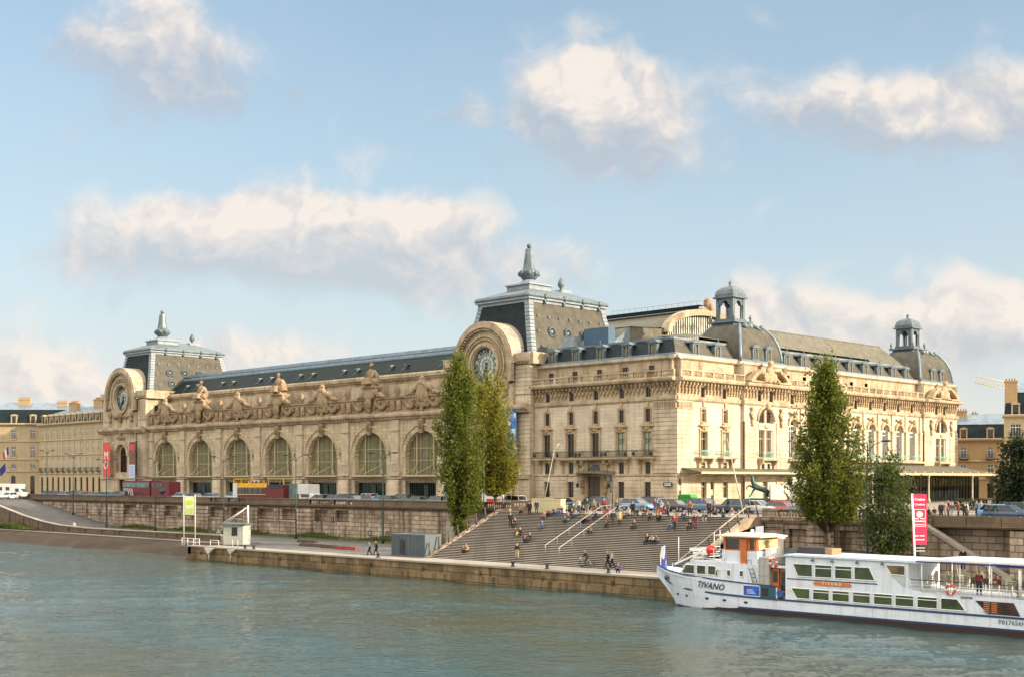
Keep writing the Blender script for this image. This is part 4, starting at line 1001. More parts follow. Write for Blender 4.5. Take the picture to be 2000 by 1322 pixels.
mb.face([(-28,9,24.8),(-3,9,24.8),(-12,18,26.8),(-28,18,26.8)],0); mb.face([(-3,9,24.8),(-3,60,24.8),(-12,60,26.8),(-12,18,26.8)],0)
mb.face([(-28,9.05,24.85),(-20.2,9.05,24.85),(-20.2,14,28.1),(-28,14,28.1)],0); mb.face([(-20.2,9.05,24.85),(-20.2,14,28.1),(-20.2,14,24.0)],1)
mb.build('roof', [M['ribbed'], M['zinc'], M['slate']], mus)
mb = MB(); mb.box(-22.5,-17.5,5.6,7.2,24.8,27.3,0); mb.box(-26.0,-23.4,4.2,6.0,24.6,26.2,1); mb.build('roof_plant', [flat('blue_metal_panel',(.035,.085,.14),.5), M['zincw']], mus)
mb = MB()
for k in range(16):
    a = (-40+k*1.35, 32.5); mb.box(a[0]-.02,a[0]+.02,32.9,32.94,33.3,34.2)
mb.box(-40,-20,32.9,32.94,34.18,34.22); mb.build('guard_rail', M['zincd'], mus)

# ---------------------------------------------------------------- clock pavilions
def clock_pavilion(cx, hand):
    P = M['stone']; x0, x1 = cx-HW, cx+HW; YP = -.8; YF = -1.6; R = 6.4; ZCc = 22.2
    mb = MB(); wall(mb, x0, x1, 0, 22, YP, [], .3); mb.face([(x0,YP,0),(x0,6,0),(x0,6,22),(x0,YP,22)]); mb.face([(x1,YP,0),(x1,6,0),(x1,6,22),(x1,YP,22)])
    mb.build('wall', P, mus)
    mb = MB()     # frontispiece wall with arched bay, and the half-round top
    wall(mb, cx-R, cx+R, 0, 19.0, YF, [(cx,5.2,5.6,11.9,1),(cx,2.7,0,4.4,.3)], 1.0)
    for s in (-1,1): mb.face([(cx+s*R,YF,0),(cx+s*R,YP+.1,0),(cx+s*R,YP+.1,19),(cx+s*R,YF,19)])
    n = 32; r2 = 3.1
    for k in range(n):        # spandrel between dial and outer half round / square
        def o(a):
            c, s = math.cos(a), math.sin(a)
            if s >= 0: return (cx+R*c, ZCc+R*s)
            m = max(abs(c), abs(s)*R/3.2); return (cx+R*c/m, ZCc+R*s/m if abs(s)*R/3.2 < abs(c) else ZCc-3.2)
        a, b = 2*math.pi*k/n, 2*math.pi*(k+1)/n; (ax,az),(bx,bz) = o(a), o(b)
        mb.face([(cx+r2*math.cos(a),YF,ZCc+r2*math.sin(a)),(ax,YF,az),(bx,YF,bz),(cx+r2*math.cos(b),YF,ZCc+r2*math.sin(b))])
        mb.face([(cx+r2*math.cos(a),YF,ZCc+r2*math.sin(a)),(cx+r2*math.cos(b),YF,ZCc+r2*math.sin(b)),(cx+r2*math.cos(b),YF+.8,ZCc+r2*math.sin(b)),(cx+r2*math.cos(a),YF+.8,ZCc+r2*math.sin(a))])
    mb.build('frontispiece', M['plain'], mus)
    mb = MB()
    def ring(r0, r1, ya, yb, a0=0, a1=math.pi, zz=0, m=0, n=30):
        rg = []
        for k in range(n+1):
            a = a0+(a1-a0)*k/n; rg.append([(cx+r*math.cos(a), yy, ZCc+r*math.sin(a)) for r, yy in ((r0,ya),(r0,yb),(r1,yb),(r1,ya))])
        mb.loft(rg, m)
    ring(5.9,6.7,YF+.1,YF-.75); ring(6.7,6.95,YF+3.4,YF-.6); ring(4.5,4.8,YF+.05,YF-.25,-.5,math.pi+.5); ring(3.05,3.5,YF+.3,YF-.35,0,2*math.pi); ring(2.85,3.1,YF+.75,YF-.1,0,2*math.pi)
    for s in (-1,1): mb.box(min(cx+s*5.9,cx+s*6.7),max(cx+s*5.9,cx+s*6.7),YF-.75,YF+.1,19.4,ZCc)
    for k in range(34):
        a = math.pi*(k+.5)/34; mb.ell((cx+5.6*math.cos(a),YF-.4,ZCc+5.6*math.sin(a)),(.19,.4,.19),0,6,4)
    mb.build('clock_surround', M['plain'], mus)
    mb = MB()
    for k in range(40):
        a = -.4+(math.pi+.8)*k/39; mb.ell((cx+4.05*math.cos(a),YF-.1,ZCc+4.05*math.sin(a)),(.32,.22,.32),0,6,4)
    for s in (-1,1):
        mb.ell((cx+s*4.9,YF-.2,18.6),(.8,.35,.9)); mb.ell((cx+s*4.9,YF-.2,17.3),(.6,.3,.5)); mb.ell((cx+s*2.2,YF-.25,18.1),(1.4,.35,.5)); mb.ell((cx+s*5.2,YF-.2,20.2),(.5,.3,.5))
    mb.ell((cx,YF-.35,18.4),(.9,.5,.9)); mb.ell((cx,YF-.3,17.3),(.5,.4,.6)); mb.ell((cx,YF-.4,13.6),(.6,.45,.9)); mb.ell((cx-1.2,YF-.2,13.4),(.8,.3,.4)); mb.ell((cx+1.2,YF-.2,13.4),(.8,.3,.4))
    link('carved_ornament', remesh(mb,.11,[M['carve']],'carved_ornament',.05), mus)
    mb = MB(); rg = []    # zinc hood behind the half round
    for k in range(25):
        a = math.pi*k/24; rg.append([(cx+r*math.cos(a), yy, ZCc+r*math.sin(a)) for r, yy in ((6.7,YF+.0),(6.95,YF+.0),(6.95,YF+4.4),(6.2,YF+5.0))])
    mb.loft(rg,0); mb.build('hood', M['zincw'], mus)
    # dial
    dz = MB(); dz.prism([(cx+2.9*math.cos(2*math.pi*k/36),ZCc+2.9*math.sin(2*math.pi*k/36)) for k in range(36)],'y',YF+.55,YF+.7,0)
    clock = dz.build('clock', [flat('clock_glass',(.42,.46,.42),.25)], mus)
    d = MB()
    for r0,r1 in ((2.72,2.9),(1.72,1.8),(.95,1.0)):
        rg = []
        for k in range(41):
            a = 2*math.pi*k/40; rg.append([(cx+r*math.cos(a),yy,ZCc+r*math.sin(a)) for r,yy in ((r0,YF+.55),(r0,YF+.48),(r1,YF+.48),(r1,YF+.55))])
        d.loft(rg,0,cap=False)
    for k in range(12):
        a = 2*math.pi*k/12; d.tube([(cx+.2*math.cos(a),YF+.5,ZCc+.2*math.sin(a)),(cx+1.7*math.cos(a),YF+.5,ZCc+1.7*math.sin(a))],.02,4)
    d.build('dial_ribs', M['iron'], clock)
    for k, t in enumerate(('XII','I','II','III','IIII','V','VI','VII','VIII','IX','X','XI')):
        a = math.pi/2-2*math.pi*k/12
        o = link('numeral', text_mesh(t, .95, .02, M['iron'], 'numeral', bold=.02), clock, (cx+2.25*math.cos(a), YF+.5, ZCc+2.25*math.sin(a)))
        o.rotation_euler = (Matrix.Rotation(-(a-math.pi/2), 3, 'Y') @ Matrix.Rotation(math.radians(90), 3, 'X')).to_euler()
    for L, t, hh in ((1.35,.11,hand[0]),(2.15,.075,hand[1])):
        a = math.radians(90-hh); h = MB(); e = Vector((math.cos(a),0,math.sin(a))); c = Vector((cx,YF+.38,ZCc)); h.tube([c-e*.5,c,c+e*L*.7,c+e*L],[t*1.6,t,t*2.2,.02],4); h.build('hand', M['iron'], clock)
    # cornices
    mb = MB()
    for (a, b) in ((x0-.1, cx-6.7), (cx+6.7, x1+.35)):
        cornice(mb, a, b, YP, 21.9, [(.1,0),(.3,.2),(.75,.5),(.85,1.1),(.8,1.15),(.8,1.75),(.6,1.8)]); dentils(mb, a, b, YP, 22.0, 22.35, .55, .25, .25)
    cornice(mb, x0-.1, x1+.35, YF, 14.3, [(.1,0),(.25,.1),(.35,.45),(.95,.6),(1.05,.85),(1.05,1.15),(.8,1.25)]) ; dentils(mb, x0, x1, YF, 14.45, 14.85, .6, .3, .3)
    cornice(mb, x0-.1, x1+.1, YF+.2, 3.95, [(.15,0),(.4,.1),(.4,.5),(.1,.6)])
    mb.box(x1-.1,x1+.95,YP-.5,7,21.9,23.7); mb.box(x0-.5,x0+.1,YP-.5,7,21.9,23.7)
    mb.build('cornice', M['plain'], mus)
    for (a, b) in ((x0, cx-6.5), (cx+6.5, x1+.15)):
        mb = MB(); rust(mb, a, b, 4.6, 14.2, YP, .5, .62); rust(mb, a, b, .5, 3.9, YP, .55, .6, .1); rust(mb, a, b, 17.2, 21.8, YP, .3, .62); mb.box(a,b,YP-.3,YP+.2,15.5,17.1); mb.box(a+.5,b-.5,YP-.38,YP-.3,15.8,16.8); mb.build('quoin', M['quoin'], mus)
    mb = MB()
    for (a, b) in ((cx-6.4,cx-3.2),(cx+3.2,cx+6.4)): rust(mb, a, b, .5, 3.9, YF, .12, .6, .1); rust(mb, a, b, 5.0, 12.5, YF, .12, .62)
    mb.build('quoin', M['quoin'], mus)
    mb = MB(); n = 20
    for k in range(n):
        a0, a1 = math.pi*(k+.06)/n, math.pi*(k+.94)/n; q = []
        for a in (a0, a1): q.append([(cx-r*math.cos(a), yy, 9.3+r*math.sin(a)) for r, yy in ((2.6,YF),(2.6,YF-.25),(3.5,YF-.3),(3.5,YF))])
        mb.loft(q,0)
    mb.build('archivolt', M['stone'], mus)
    window(mus, cx, 5.6, 2.9, 5.6, YF+.62, 0, 1, 'd'); mb = MB(); mb.box(cx-2.6,cx+2.6,YF+.69,YF+.75,5.6,12); mb.build('wall', M['plain'], mus)
    mb = MB(); mb.box(cx-1.35,cx+1.35,YF+.5,YF+.6,0,4.4); mb.build('door', M['glassb'], mus)
    mb = MB()
    for k in range(7): mb.box(cx-1.3+k*.42,cx-1.25+k*.42,YF+.42,YF+.5,0,4.3)
    for k in range(6): mb.box(cx-1.35,cx+1.35,YF+.42,YF+.5,.7*k,.7*k+.06)
    mb.build('door_grille', M['iron'], mus)
    if cx < -100:
        for q in range(2):
            mb = MB(); mb.box(x1-.02,x1+.1,1.2+q*2.2,2.0+q*2.2,18.8,20.4); mb.build('window', M['glassd'], mus)
    # big hipped pavilion roof
    mb = MB(); b = (cx-8.2, cx+8.6, .6, 22.8, 23.7); t = (cx-5.6, cx+5.9, 2.6, 20.8, 32.4); rings = []
    for k in range(6):
        f = k/5; g = 1-(1-f)**1.25
        rings.append([(b[0]+(t[0]-b[0])*g, b[2]+(t[2]-b[2])*g), (b[1]+(t[1]-b[1])*g, b[2]+(t[2]-b[2])*g), (b[1]+(t[1]-b[1])*g, b[3]+(t[3]-b[3])*g), (b[0]+(t[0]-b[0])*g, b[3]+(t[3]-b[3])*g)])
        rings[-1] = [(x, y, b[4]+(t[4]-b[4])*f) for x, y in rings[-1]]
    for ra, rb in zip(rings, rings[1:]):
        for j in range(4): mb.face([ra[j], ra[(j+1) % 4], rb[(j+1) % 4], rb[j]], 1 if j in (1,) else 0)  # the side face takes the slate with sunlight painted in
    mb.build('pavilion_roof', [M['slate'], M['slate_lit']], mus)
    mb = MB()
    for j, (sx, sy) in enumerate(((-1,-1),(1,-1),(1,1),(-1,1))):   # stepped zinc arrises
        for k in range(14):
            f0, f1 = k/14, (k+.85)/14
            def P(f):
                q = f*5; i = min(4, int(q)); w = q-i; a = Vector(rings[i][j]); c = Vector(rings[i+1][j]); return a+(c-a)*w
            a, c = P(f0), P(f1); w = .45
            q = []
            for p in (a, c): q.append([(p.x+sx*.12,p.y+sy*.12,p.z),(p.x-sx*w*2,p.y+sy*.12,p.z),(p.x-sx*w*2,p.y-sy*-.1-sy*.2,p.z),(p.x-sx*.1,p.y-sy*.1,p.z),(p.x-sx*.2,p.y-sy*w*2,p.z),(p.x+sx*.12,p.y-sy*w*2,p.z)])
            mb.loft(q,0)
    tx0,tx1,ty0,ty1 = t[0],t[1],t[2],t[3]
    def band(e, z0, z1, m=0): mb.box(tx0-e,tx1+e,ty0-e,ty1+e,z0,z1,m)
    band(.15,32.2,32.7); band(.5,32.7,32.95)
    mb.loft([[(tx0-e,ty0-e,z),(tx1+e,ty0-e,z),(tx1+e,ty1+e,z),(tx0-e,ty1+e,z)] for e,z in ((.45,32.95),(.6,33.2),(.45,33.6),(.0,33.8))],1)
    mb.loft([[(tx0,ty0,33.8),(tx1,ty0,33.8),(tx1,ty1,33.8),(tx0,ty1,33.8)],[(cx-.4,8,35.7),(cx+.6,8,35.7),(cx+.6,16,35.7),(cx-.4,16,35.7)]],1)
    for k in range(44):
        y = ty0-.3+k*(ty1-ty0+.6)/43; mb.ell((tx1+.55,y,33.3),(.13,.12,.22),0,5,4)
    for k in range(26):
        x = tx0-.3+k*(tx1-tx0+.6)/25; mb.ell((x,ty0-.55,33.3),(.12,.13,.22),0,5,4)
    for y in (6,10.5,15,19.2):
        mb.ell((tx1+.6,y,33.3),(.25,.35,.55),1,6,5); mb.ell((tx1+.35,y,32.5),(.2,.25,.5),1,6,5)
    mb.build('roof_cresting', [M['zincw'], M['zincd']], mus)
    def onside(f, y): q = f*5; i = min(4,int(q)); a = Vector(rings[i][1]); c = Vector(rings[i+1][1]); return (a+(c-a)*(q-i)).x, b[4]+(t[4]-b[4])*f
    for y in (6.5,10.3,14.1,17.9):
        for f in ((.44,) if cx > -100 else (.2,.5)):
            x, z = onside(f, y); mb = MB()
            for k in range(12):
                a = 2*math.pi*k/12; mb.ell((x+.1+.25*-math.sin(a)*.25,y+.7*math.cos(a),z+.7*math.sin(a)),(.3,.24,.24),1,6,4)
            mb.ell((x+.05,y,z),(.22,.5,.5),0,8,5); mb.build('round_window', [M['zincd'], M['zincd']], mus)
    for f, ys in ((.72,(4,6.5,9,11.5,14,16.5,19)),(.16,(3.3,)),(.44,(3.3,))):
        for y in ys: x, z = onside(f, y); mb = MB(); mb.box(x-.3,x+.2,y-.16,y+.16,z-.2,z+.22,1); mb.box(x+.1,x+.24,y-.1,y+.1,z-.15,z+.12,0); mb.build('roof_vent', [M['zincd'], M['zincd']], mus)
    mb = MB(); c = (cx+.1, 8.6, 0)
    mb.lathe(c,[(2.6,34.6),(2.6,35.7),(2.9,35.75),(2.8,36.0),(1.9,36.3)],4,0,sq=True); mb.lathe(c,[(1.9,36.3),(1.3,36.6),(1.0,36.9)],12,0)
    mb.lathe(c,[(1.0,36.9),(1.35,37.2),(1.65,37.6),(1.6,38.0),(1.7,38.3),(1.35,38.5),(1.15,38.7)],8,1)
    for k in range(8): a = math.pi*k/4; mb.ell((c[0]+1.5*math.cos(a),c[1]+1.5*math.sin(a),37.9),(.4,.4,.5),1,6,5)
    mb.lathe(c,[(1.15,38.6),(1.0,39.2),(.62,42.0),(.5,42.1),(.35,42.2)],8,1,sm=False); mb.lathe(c,[(.2,42.2),(.4,42.45),(.38,42.75),(.1,43.0)],8,1)
    mb.build('finial', [M['zincw'], M['zincd']], mus); mb = MB(); mb.lathe((cx+.1,16.4,0),[(1.3,35.2),(1.3,35.9)],4,0,sq=True); mb.lathe((cx+.1,16.4,0),[(.3,35.9),(.2,36.3),(.55,36.7),(.6,37.2),(.35,37.8),(.0,38.3)],8,1)
    mb.build('finial', [M['zincw'], M['zincd']], mus)
clock_pavilion(*[CP[0][0]], (178, 200)); clock_pavilion(CP[1][0], (188, 210))
# body closing the back so that the building is solid from other sides
mb = MB(); mb.box(-164,-.95,3.2,57,0,20.9); mb.box(-27,-.95,20,83.5,0,20.9); mb.build('rear_body', M['plain'], mus)
for i, (c, nm) in enumerate(zip(BC, ('A',)*7)):
    pass
# ---------------------------------------------------------------- embankment walls
YW = -25.0
em = empty('embankment_wall', (0, YW, 0), 'weathered stone embankment wall with niches, iron rings and parapet along the street above the quay', 'embankment wall')
def epart(name, mats, fn, par=None, yo=YW, root=None):
    mb = MB(); fn(mb)
    return mb.build(name, mats, par or root or em, (0, -yo, 0))
PIERS = [-98+14.8*k for k in range(-3, 4)]
def f(mb):
    niches = []
    for p in PIERS:
        if p < -125 : continue
        niches += [(p+3.9, 4.6, -2.5, -.75, 0), (p+10.9, 4.6, -2.5, -.75, 0)] if p < -54 else []
    niches += [(-49.5, 3.4, -2.5, -.75, 0), (-44.2, 3.4, -2.5, -.75, 0), (-6.3, 3.0, -3.0, -1.0, 0)]
    wall(mb, -900, -.5, -6.6, -.35, YW, niches, .9)
    for n in niches: mb.face([(n[0]-n[1]/2, YW+.9, n[2]), (n[0]+n[1]/2, YW+.9, n[2]), (n[0]+n[1]/2, YW+.9, n[3]), (n[0]-n[1]/2, YW+.9, n[3])])
epart('wall', M['quay'], f)
for p in PIERS:
    if p > -5: continue
    def f(mb, p=p):
        for k in range(7): mb.box(p-2.0, p+2.0, YW-.3, YW+.2, -5.2+k*.66, -5.2+k*.66+.57)
        mb.box(p-1.9, p+1.9, YW-.2, YW+.2, -5.3, -.55)
    epart('pier', M['quay'], f)
def f(mb):
    for p in PIERS:
        if p > -54: continue
        mb.box(p+7.1, p+7.8, YW-.15, YW+.2, -2.6, -.6); mb.box(p+7.0, p+7.9, YW-.3, YW+.2, -1.2, -.7); mb.box(p+2.0, p+12.8, YW-.2, YW+.1, -2.75, -2.5)
epart('sill_course', M['quay'], f)
epart('parapet_cornice', M['quayd'], lambda mb: mb.prism([(YW+.5,-.45),(YW-.2,-.45),(YW-.5,-.2),(YW-.55,.05),(YW-.3,.12),(YW+.5,.12)], 'x', -900, -.5))
SEG = []   # parapet: solid runs and balustraded runs
def f(mb):
    x = -900
    for a, b in ((-80.5,-76),(-75,-70),(-52.0,-46.6),(-45.8,-41),(-13,-7.2),(-6.4,-1.2)):
        mb.box(x, a, YW-.25, YW+.2, .12, .78); mb.box(a-.3, a, YW-.3, YW+.25, .1, .8); mb.box(b, b+.3, YW-.3, YW+.25, .1, .8); x = b
    mb.box(x, -.5, YW-.25, YW+.2, .12, .78); mb.box(-900, -.5, YW-.35, YW+.3, .78, .92)
    for k in range(40): xx = -150+k*3.7; mb.box(xx, xx+.5, YW-.29, YW+.2, .13, .77)
epart('parapet', M['quayd'], f)
def f(mb):
    for a, b in ((-80.5,-76),(-75,-70),(-52.0,-46.6),(-45.8,-41),(-13,-7.2),(-6.4,-1.2)):
        n = int((b-a)/.38)
        for k in range(n): mb.lathe((a+(k+.5)*(b-a)/n, YW, .12), [(.08,0),(.13,.12),(.15,.25),(.07,.45),(.12,.66)], 6, 0)
epart('balusters', M['quay'], f)
for x in [p+d for p in PIERS[1:4] for d in (2.6, 7.4, 12.0)]+[-50,-46,-37.0,-33,-27]:
    def f(mb, x=x):
        z = -2.2 if x < -40 else -4.0
        mb.tube([(x+.3*math.cos(a*math.pi/6), YW-.38, z+.42*math.sin(a*math.pi/6)) for a in range(13)], .07, 5)
    epart('mooring_ring', M['iron'], f)
epart('door', flat('grey_door', (.33,.30,.26), .7), lambda mb: mb.box(-20.6, -17.4, YW-.12, YW-.02, -5.2, -1.6))
epart('door_hood', M['quay'], lambda mb: mb.box(-21, -17, YW-.3, YW, -1.6, -1.2))
epart('door', M['wood'], lambda mb: (mb.box(-7.0, -5.6, YW+.5, YW+.6, -3.0, -1.0)))
# slanting side wall between the quay and the steps
sw = empty('stair_wall', (-1,-34,0), 'sloping stone flank wall with dark leaning rail posts at the foot of the steps near the poplars', 'stair wall')
mb = MB(); mb.prism([(-45.9,QZ),(-45.9,QZ+.15),(-34,.25),(-25.1,.3),(-25.1,QZ)],'x',-1.3,-.52); mb.build('wall', M['quay'], sw, (1,34,0))
for k in range(9):
    y = -45.5+k*1.5; z = QZ+(y-ST0)/(ST1-ST0)*-QZ; mb = MB(); mb.tube([(-.8,y,max(z,QZ)+.2),(-1.2,y+.25,max(z,QZ)+1.65)], .09, 6); mb.build('post', M['wood'], sw, (1,34,0))
# right-hand embankment
rw = empty('quay_wall', (47,-32,0), 'stained stone embankment wall with blocked niches and a balustrade to the right of the steps', 'embankment wall')
Y2 = -32.0
def rp(name, mats, fn): 
    mb = MB(); fn(mb); return mb.build(name, mats, rw, (-47, 32, 0))
def f(mb):
    ni = [(39.9, 2.0, -3.2, -1.1, 0), (45.7, 2.0, -3.2, -1.1, 0)]
    wall(mb, 35.9, 300, -6.5, -.3, Y2, ni, .6)
    for n in ni: mb.face([(n[0]-n[1]/2, Y2+.6, n[2]), (n[0]+n[1]/2, Y2+.6, n[2]), (n[0]+n[1]/2, Y2+.6, n[3]), (n[0]-n[1]/2, Y2+.6, n[3])])
    mb.box(35.9,36.3,Y2,Y2+3,-6,-.3)
rp('wall', M['quay'], f)
def f(mb):
    for a, b in ((36.2,38.4),(41.4,44.2),(47.0,48.4)):
        for k in range(7): mb.box(a, b, Y2-.25, Y2+.2, -5.2+k*.7, -5.2+k*.7+.6)
rp('piers', M['quay'], f)
rp('sill_course', M['quay'], lambda mb: (mb.box(38.6,41.2,Y2-.35,Y2,-3.5,-3.2), mb.box(44.4,47.0,Y2-.35,Y2,-3.5,-3.2)))
rp('parapet_cornice', M['quay'], lambda mb: mb.prism([(Y2+.5,-.6),(Y2-.2,-.6),(Y2-.55,-.25),(Y2-.6,.02),(Y2-.3,.1),(Y2+.5,.1)], 'x', 35.9, 49.0))
rp('balustrade', M['quay'], lambda mb: (mb.box(35.9,37.8,Y2-.25,Y2+.25,.1,.8), mb.box(35.9,48.6,Y2-.32,Y2+.32,.8,.95), mb.box(40.7,41.3,Y2-.22,Y2+.22,.1,.8), mb.box(43.8,46,Y2-.22,Y2+.22,.1,.8),
   [mb.lathe((x, Y2, .1), [(.08,0),(.14,.12),(.16,.28),(.07,.5),(.12,.7)], 6) for x in [37.95+.36*k for k in range(8)]+[41.5+.36*k for k in range(7)]+[46.2+.36*k for k in range(6)]]))
rp('parapet', M['quayd'], lambda mb: (mb.prism([(Y2+.5,-.7),(Y2-.3,-.7),(Y2-1.9,-.5),(Y2-2.0,-.35),(Y2-1.7,-.3),(Y2+.5,-.3)],'x',49.0,300), [mb.box(49.0+3.2*k, 49.0+3.2*k+3.13, Y2-1.75, Y2-1.3, -.35, .58) for k in range(40)]))
# projecting retaining block and the flight of steps that runs down along it
st = empty('river_stair', (57,-36,-5), 'narrow stone stair with a pale sloping coping descending behind the boat', 'stair')
mb = MB(); mb.prism([(54.5,QZ),(54.5,-.4),(55.0,-.5),(62.6,-4.9),(62.6,QZ)],'y',-34.6,-33.8); mb.build('flank_wall', M['quay'], st, (-57,36,5))
mb = MB(); mb.prism([(54.6,-.45),(54.6,-.2),(55.1,-.25),(62.9,-4.75),(62.9,-5.0),(54.9,-.5)],'y',-34.75,-33.7); mb.build('coping', M['pave'], st, (-57,36,5))
mb = MB(); mb.box(49.2,54.6,-33.7,-32.0,QZ,-.5); mb.box(62.5,300,-33.7,-32.0,QZ,-.65); mb.box(66.8,300,-34.2,-33.7,QZ,-1.9); mb.build('retaining_wall', M['quay'], st, (-57,36,5))

# ---------------------------------------------------------------- houses
hs = stone('house_stone', (.50,.40,.25), 1.8, .9, .1, .3, (.25,.18,.11), .05, streak=.25)
hs2 = stone('ochre_house_stone', (.46,.32,.17), 1.8, .9, .1, .25, (.26,.17,.09), .04, streak=.2)
def house(name, label, loc, rz, W, D, levels, nwin, mat, roofh=3, dorm=True, arches=False, chim=(), balc=(), ww=1.1, mans='slate', group=None):
    """front along +x from the root, facing -y; levels = [(sill, head)...]"""
    r = empty(name, loc, label, 'building', group, rz)
    H = levels[-1][1]+1.2; st_ = W/nwin; cs = [(k+.5)*st_ for k in range(nwin)]
    ops = [(c, ww, a, b, (1 if arches and i == 0 else 0)) for c in cs for i, (a, b) in enumerate(levels)]
    mb = MB(); wall(mb, 0, W, 0, H, 0, ops, .3); mb.face([(0,0,0),(0,D,0),(0,D,H),(0,0,H)]); mb.face([(W,0,0),(W,D,0),(W,D,H),(W,0,H)]); mb.face([(0,D,0),(W,D,0),(W,D,H),(0,D,H)]); mb.build('wall', mat, r)
    for i, (a, b) in enumerate(levels):
        if i: mb = MB(); cornice(mb, -.1, W+.1, 0, a-.75, [(.1,0),(.22,.1),(.22,.3),(.1,.4)]); mb.build('string_course', mat, r)
    mb = MB(); cornice(mb, -.3, W+.3, 0, H-.2, [(.15,0),(.3,.15),(.7,.3),(.75,.6),(.3,.7)]); mb.build('cornice', mat, r)
    for c in cs:
        for i, (a, b) in enumerate(levels):
            p, f = winmesh(ww, b-a, 1 if arches and i == 0 else 0, 'w' if i else 'd'); o = link('window', p, r, (c, .25, a)); link('frame', f, o)
            if i:
                if 'arch%g' % ww not in WIN:
                    s = MB(); s.box(-ww/2-.25,-ww/2,-.1,.02,-.1,.1+1); s.box(ww/2,ww/2+.25,-.1,.02,-.1,1.1); s.box(-ww/2-.3,ww/2+.3,-.15,.02,-.22,-.06); WIN['arch%g' % ww] = s.mesh('surround', [mat])
                link('surround', WIN['arch%g' % ww], r, (c, 0, a))
            if i in balc:
                q = MB(); q.box(-ww/2-.3, ww/2+.3, -.5, 0, -.15, 0); 
                for k in range(9): xx = -ww/2-.28+k*(ww+.56)/8; q.box(xx-.02,xx+.02,-.48,-.44,0,.9)
                q.box(-ww/2-.3,ww/2+.3,-.5,-.44,.85,.92); q.build('balcony', M['iron'], r, (c, 0, a-.05))
    h = roofh; m = MB()
    m.loft([[(0,.3,H+.45),(W,.3,H+.45),(W,D,H+.45),(0,D,H+.45)],[(.5,1.6,H+h),(W-.5,1.6,H+h),(W-.5,D-1.6,H+h),(.5,D-1.6,H+h)]],0)
    m.loft([[(.3,1.5,H+h),(W-.3,1.5,H+h),(W-.3,D-1.4,H+h),(.3,D-1.4,H+h)],[(3,D/2-.2,H+h+2.2),(W-3,D/2-.2,H+h+2.2),(W-3,D/2+.2,H+h+2.2),(3,D/2+.2,H+h+2.2)]],1)
    m.build('roof', [M[mans], M['zinc']], r)
    if dorm:
        for c in cs:
            q = MB(); q.box(-.75,-.5,-.1,1.6,0,1.9); q.box(.5,.75,-.1,1.6,0,1.9); q.prism([(-.9,1.9),(.9,1.9),(.6,2.25),(0,2.4),(-.6,2.25)],'y',-.2,1.6); q.box(-.5,.5,.05,.1,0,1.9,1)
            q.build('dormer', [mat, M['glassd']], r, (c, .4, H+.4))
    for (x, y, w_, hh) in chim:
        q = MB(); q.box(x-w_/2,x+w_/2,y-.5,y+.5,H+1,H+h+hh); q.box(x-w_/2-.1,x+w_/2+.1,y-.6,y+.6,H+h+hh-.3,H+h+hh)
        for k in range(int(w_/.5)): q.lathe((x-w_/2+.3+k*.5,y,H+h+hh),[(.12,0),(.1,.5)],6,1)
        q.build('chimney', [hs2, flat('terracotta',(.35,.14,.07),.8)], r)
    return r
L5 = [(.4,4.4),(5.6,8.4),(9.6,12.0),(13.2,15.0)]
house('apartment_building', 'long cream stone building with rows of narrow windows standing just left of the museum', (-201.5, .2, 0), 0, 33, 16, [(.2,4.6),(6.0,9.3),(10.5,13.0),(14.2,16.2)], 11, hs, 2.6, True, True, ((9,5,4,3.2),(20,6,4.2,3.6),(27,6,3.4,3.8)), (1,))
p = pt(-30, 325); 
house('apartment_building', 'pale yellow stone building with flags and tall arched ground floor at the left edge', (p.x, p.y, 0), math.radians(47), 24, 16, [(.2,5.0),(6.6,8.0),(9.6,12.4),(14.2,16.6),(18.2,19.6)][:4], 5, hs, 4.0, True, True, ((8,6,3,3.0),(18,5,2.5,2.2)))
p = pt(1856, 262)
house('apartment_building', 'ochre stone building with slate mansard behind the museum entrance canopy', (p.x, p.y, 0), math.radians(26), 15.4, 12, [(.2,3.2),(4.6,7.0),(8.2,10.6)], 3, hs2, 3.4, True, False, ((1.5,5,3.5,3.0),(4.8,8,1.2,2.6)), (1,2), 1.2)
p = pt(1905, 300)
house('apartment_building', 'distant house with a dark red tiled roof showing above the slate mansard', (p.x-6, p.y, 0), math.radians(45), 17, 10, [(4,6),(8,10),(12,14)], 5, hs2, 2.8, False, False, ((2,4,1.6,2.2),(9,4,1.2,2.0)), (), 1.1, 'redtile') if False else None
mred = seamed('red_tiles', (.14,.045,.035), .4, .8, 0, 'z', .8); M['redtile'] = mred
p = pt(1842, 305)
house('apartment_building', 'distant house with dark red tiled roof showing above the slate mansard house', (p.x, p.y, 0), math.radians(45), 20, 10, [(4,6),(8,10),(11.6,13.4)], 5, hs2, 3.0, False, False, ((6,4,2.6,1.8),(14,4,1.2,1.6)), (), 1.1, 'redtile')
p = pt(1961, 236)
hb = house('apartment_building', 'tall narrow stone building with rounded slate roof at the right edge', (p.x, p.y, 0), math.radians(24), 16, 14, [(.2,3.4),(4.6,6.9),(8.2,10.6),(11.8,14.2)], 4, hs, 4.6, True, False, ((1.2,1.5,2.2,2.2),(12,6,3,1)), (1,2,3), 1.9)
p = pt(1985, 420); cr = empty('tower_crane', (p.x, p.y, 0), 'pale yellow lattice crane jib over the rooftops at the right', 'crane')
mb = MB(); a = ptz(1905, 743, 420)-p; b = ptz(2010, 765, 420)-p; a.z = ptz(1905,747,420).z; b.z = ptz(2010,768,420).z; hgt = Vector((0,0,2.2))
yel = flat('crane_yellow', (.62,.55,.33), .6)
for o in (Vector((0,0,0)), hgt): mb.tube([a+o, b+o], .16, 4)
for k in range(14):
    f0, f1 = k/14, (k+1)/14; mb.tube([a+(b-a)*f0, a+(b-a)*(f0+f1)/2+hgt, a+(b-a)*f1], .1, 4)
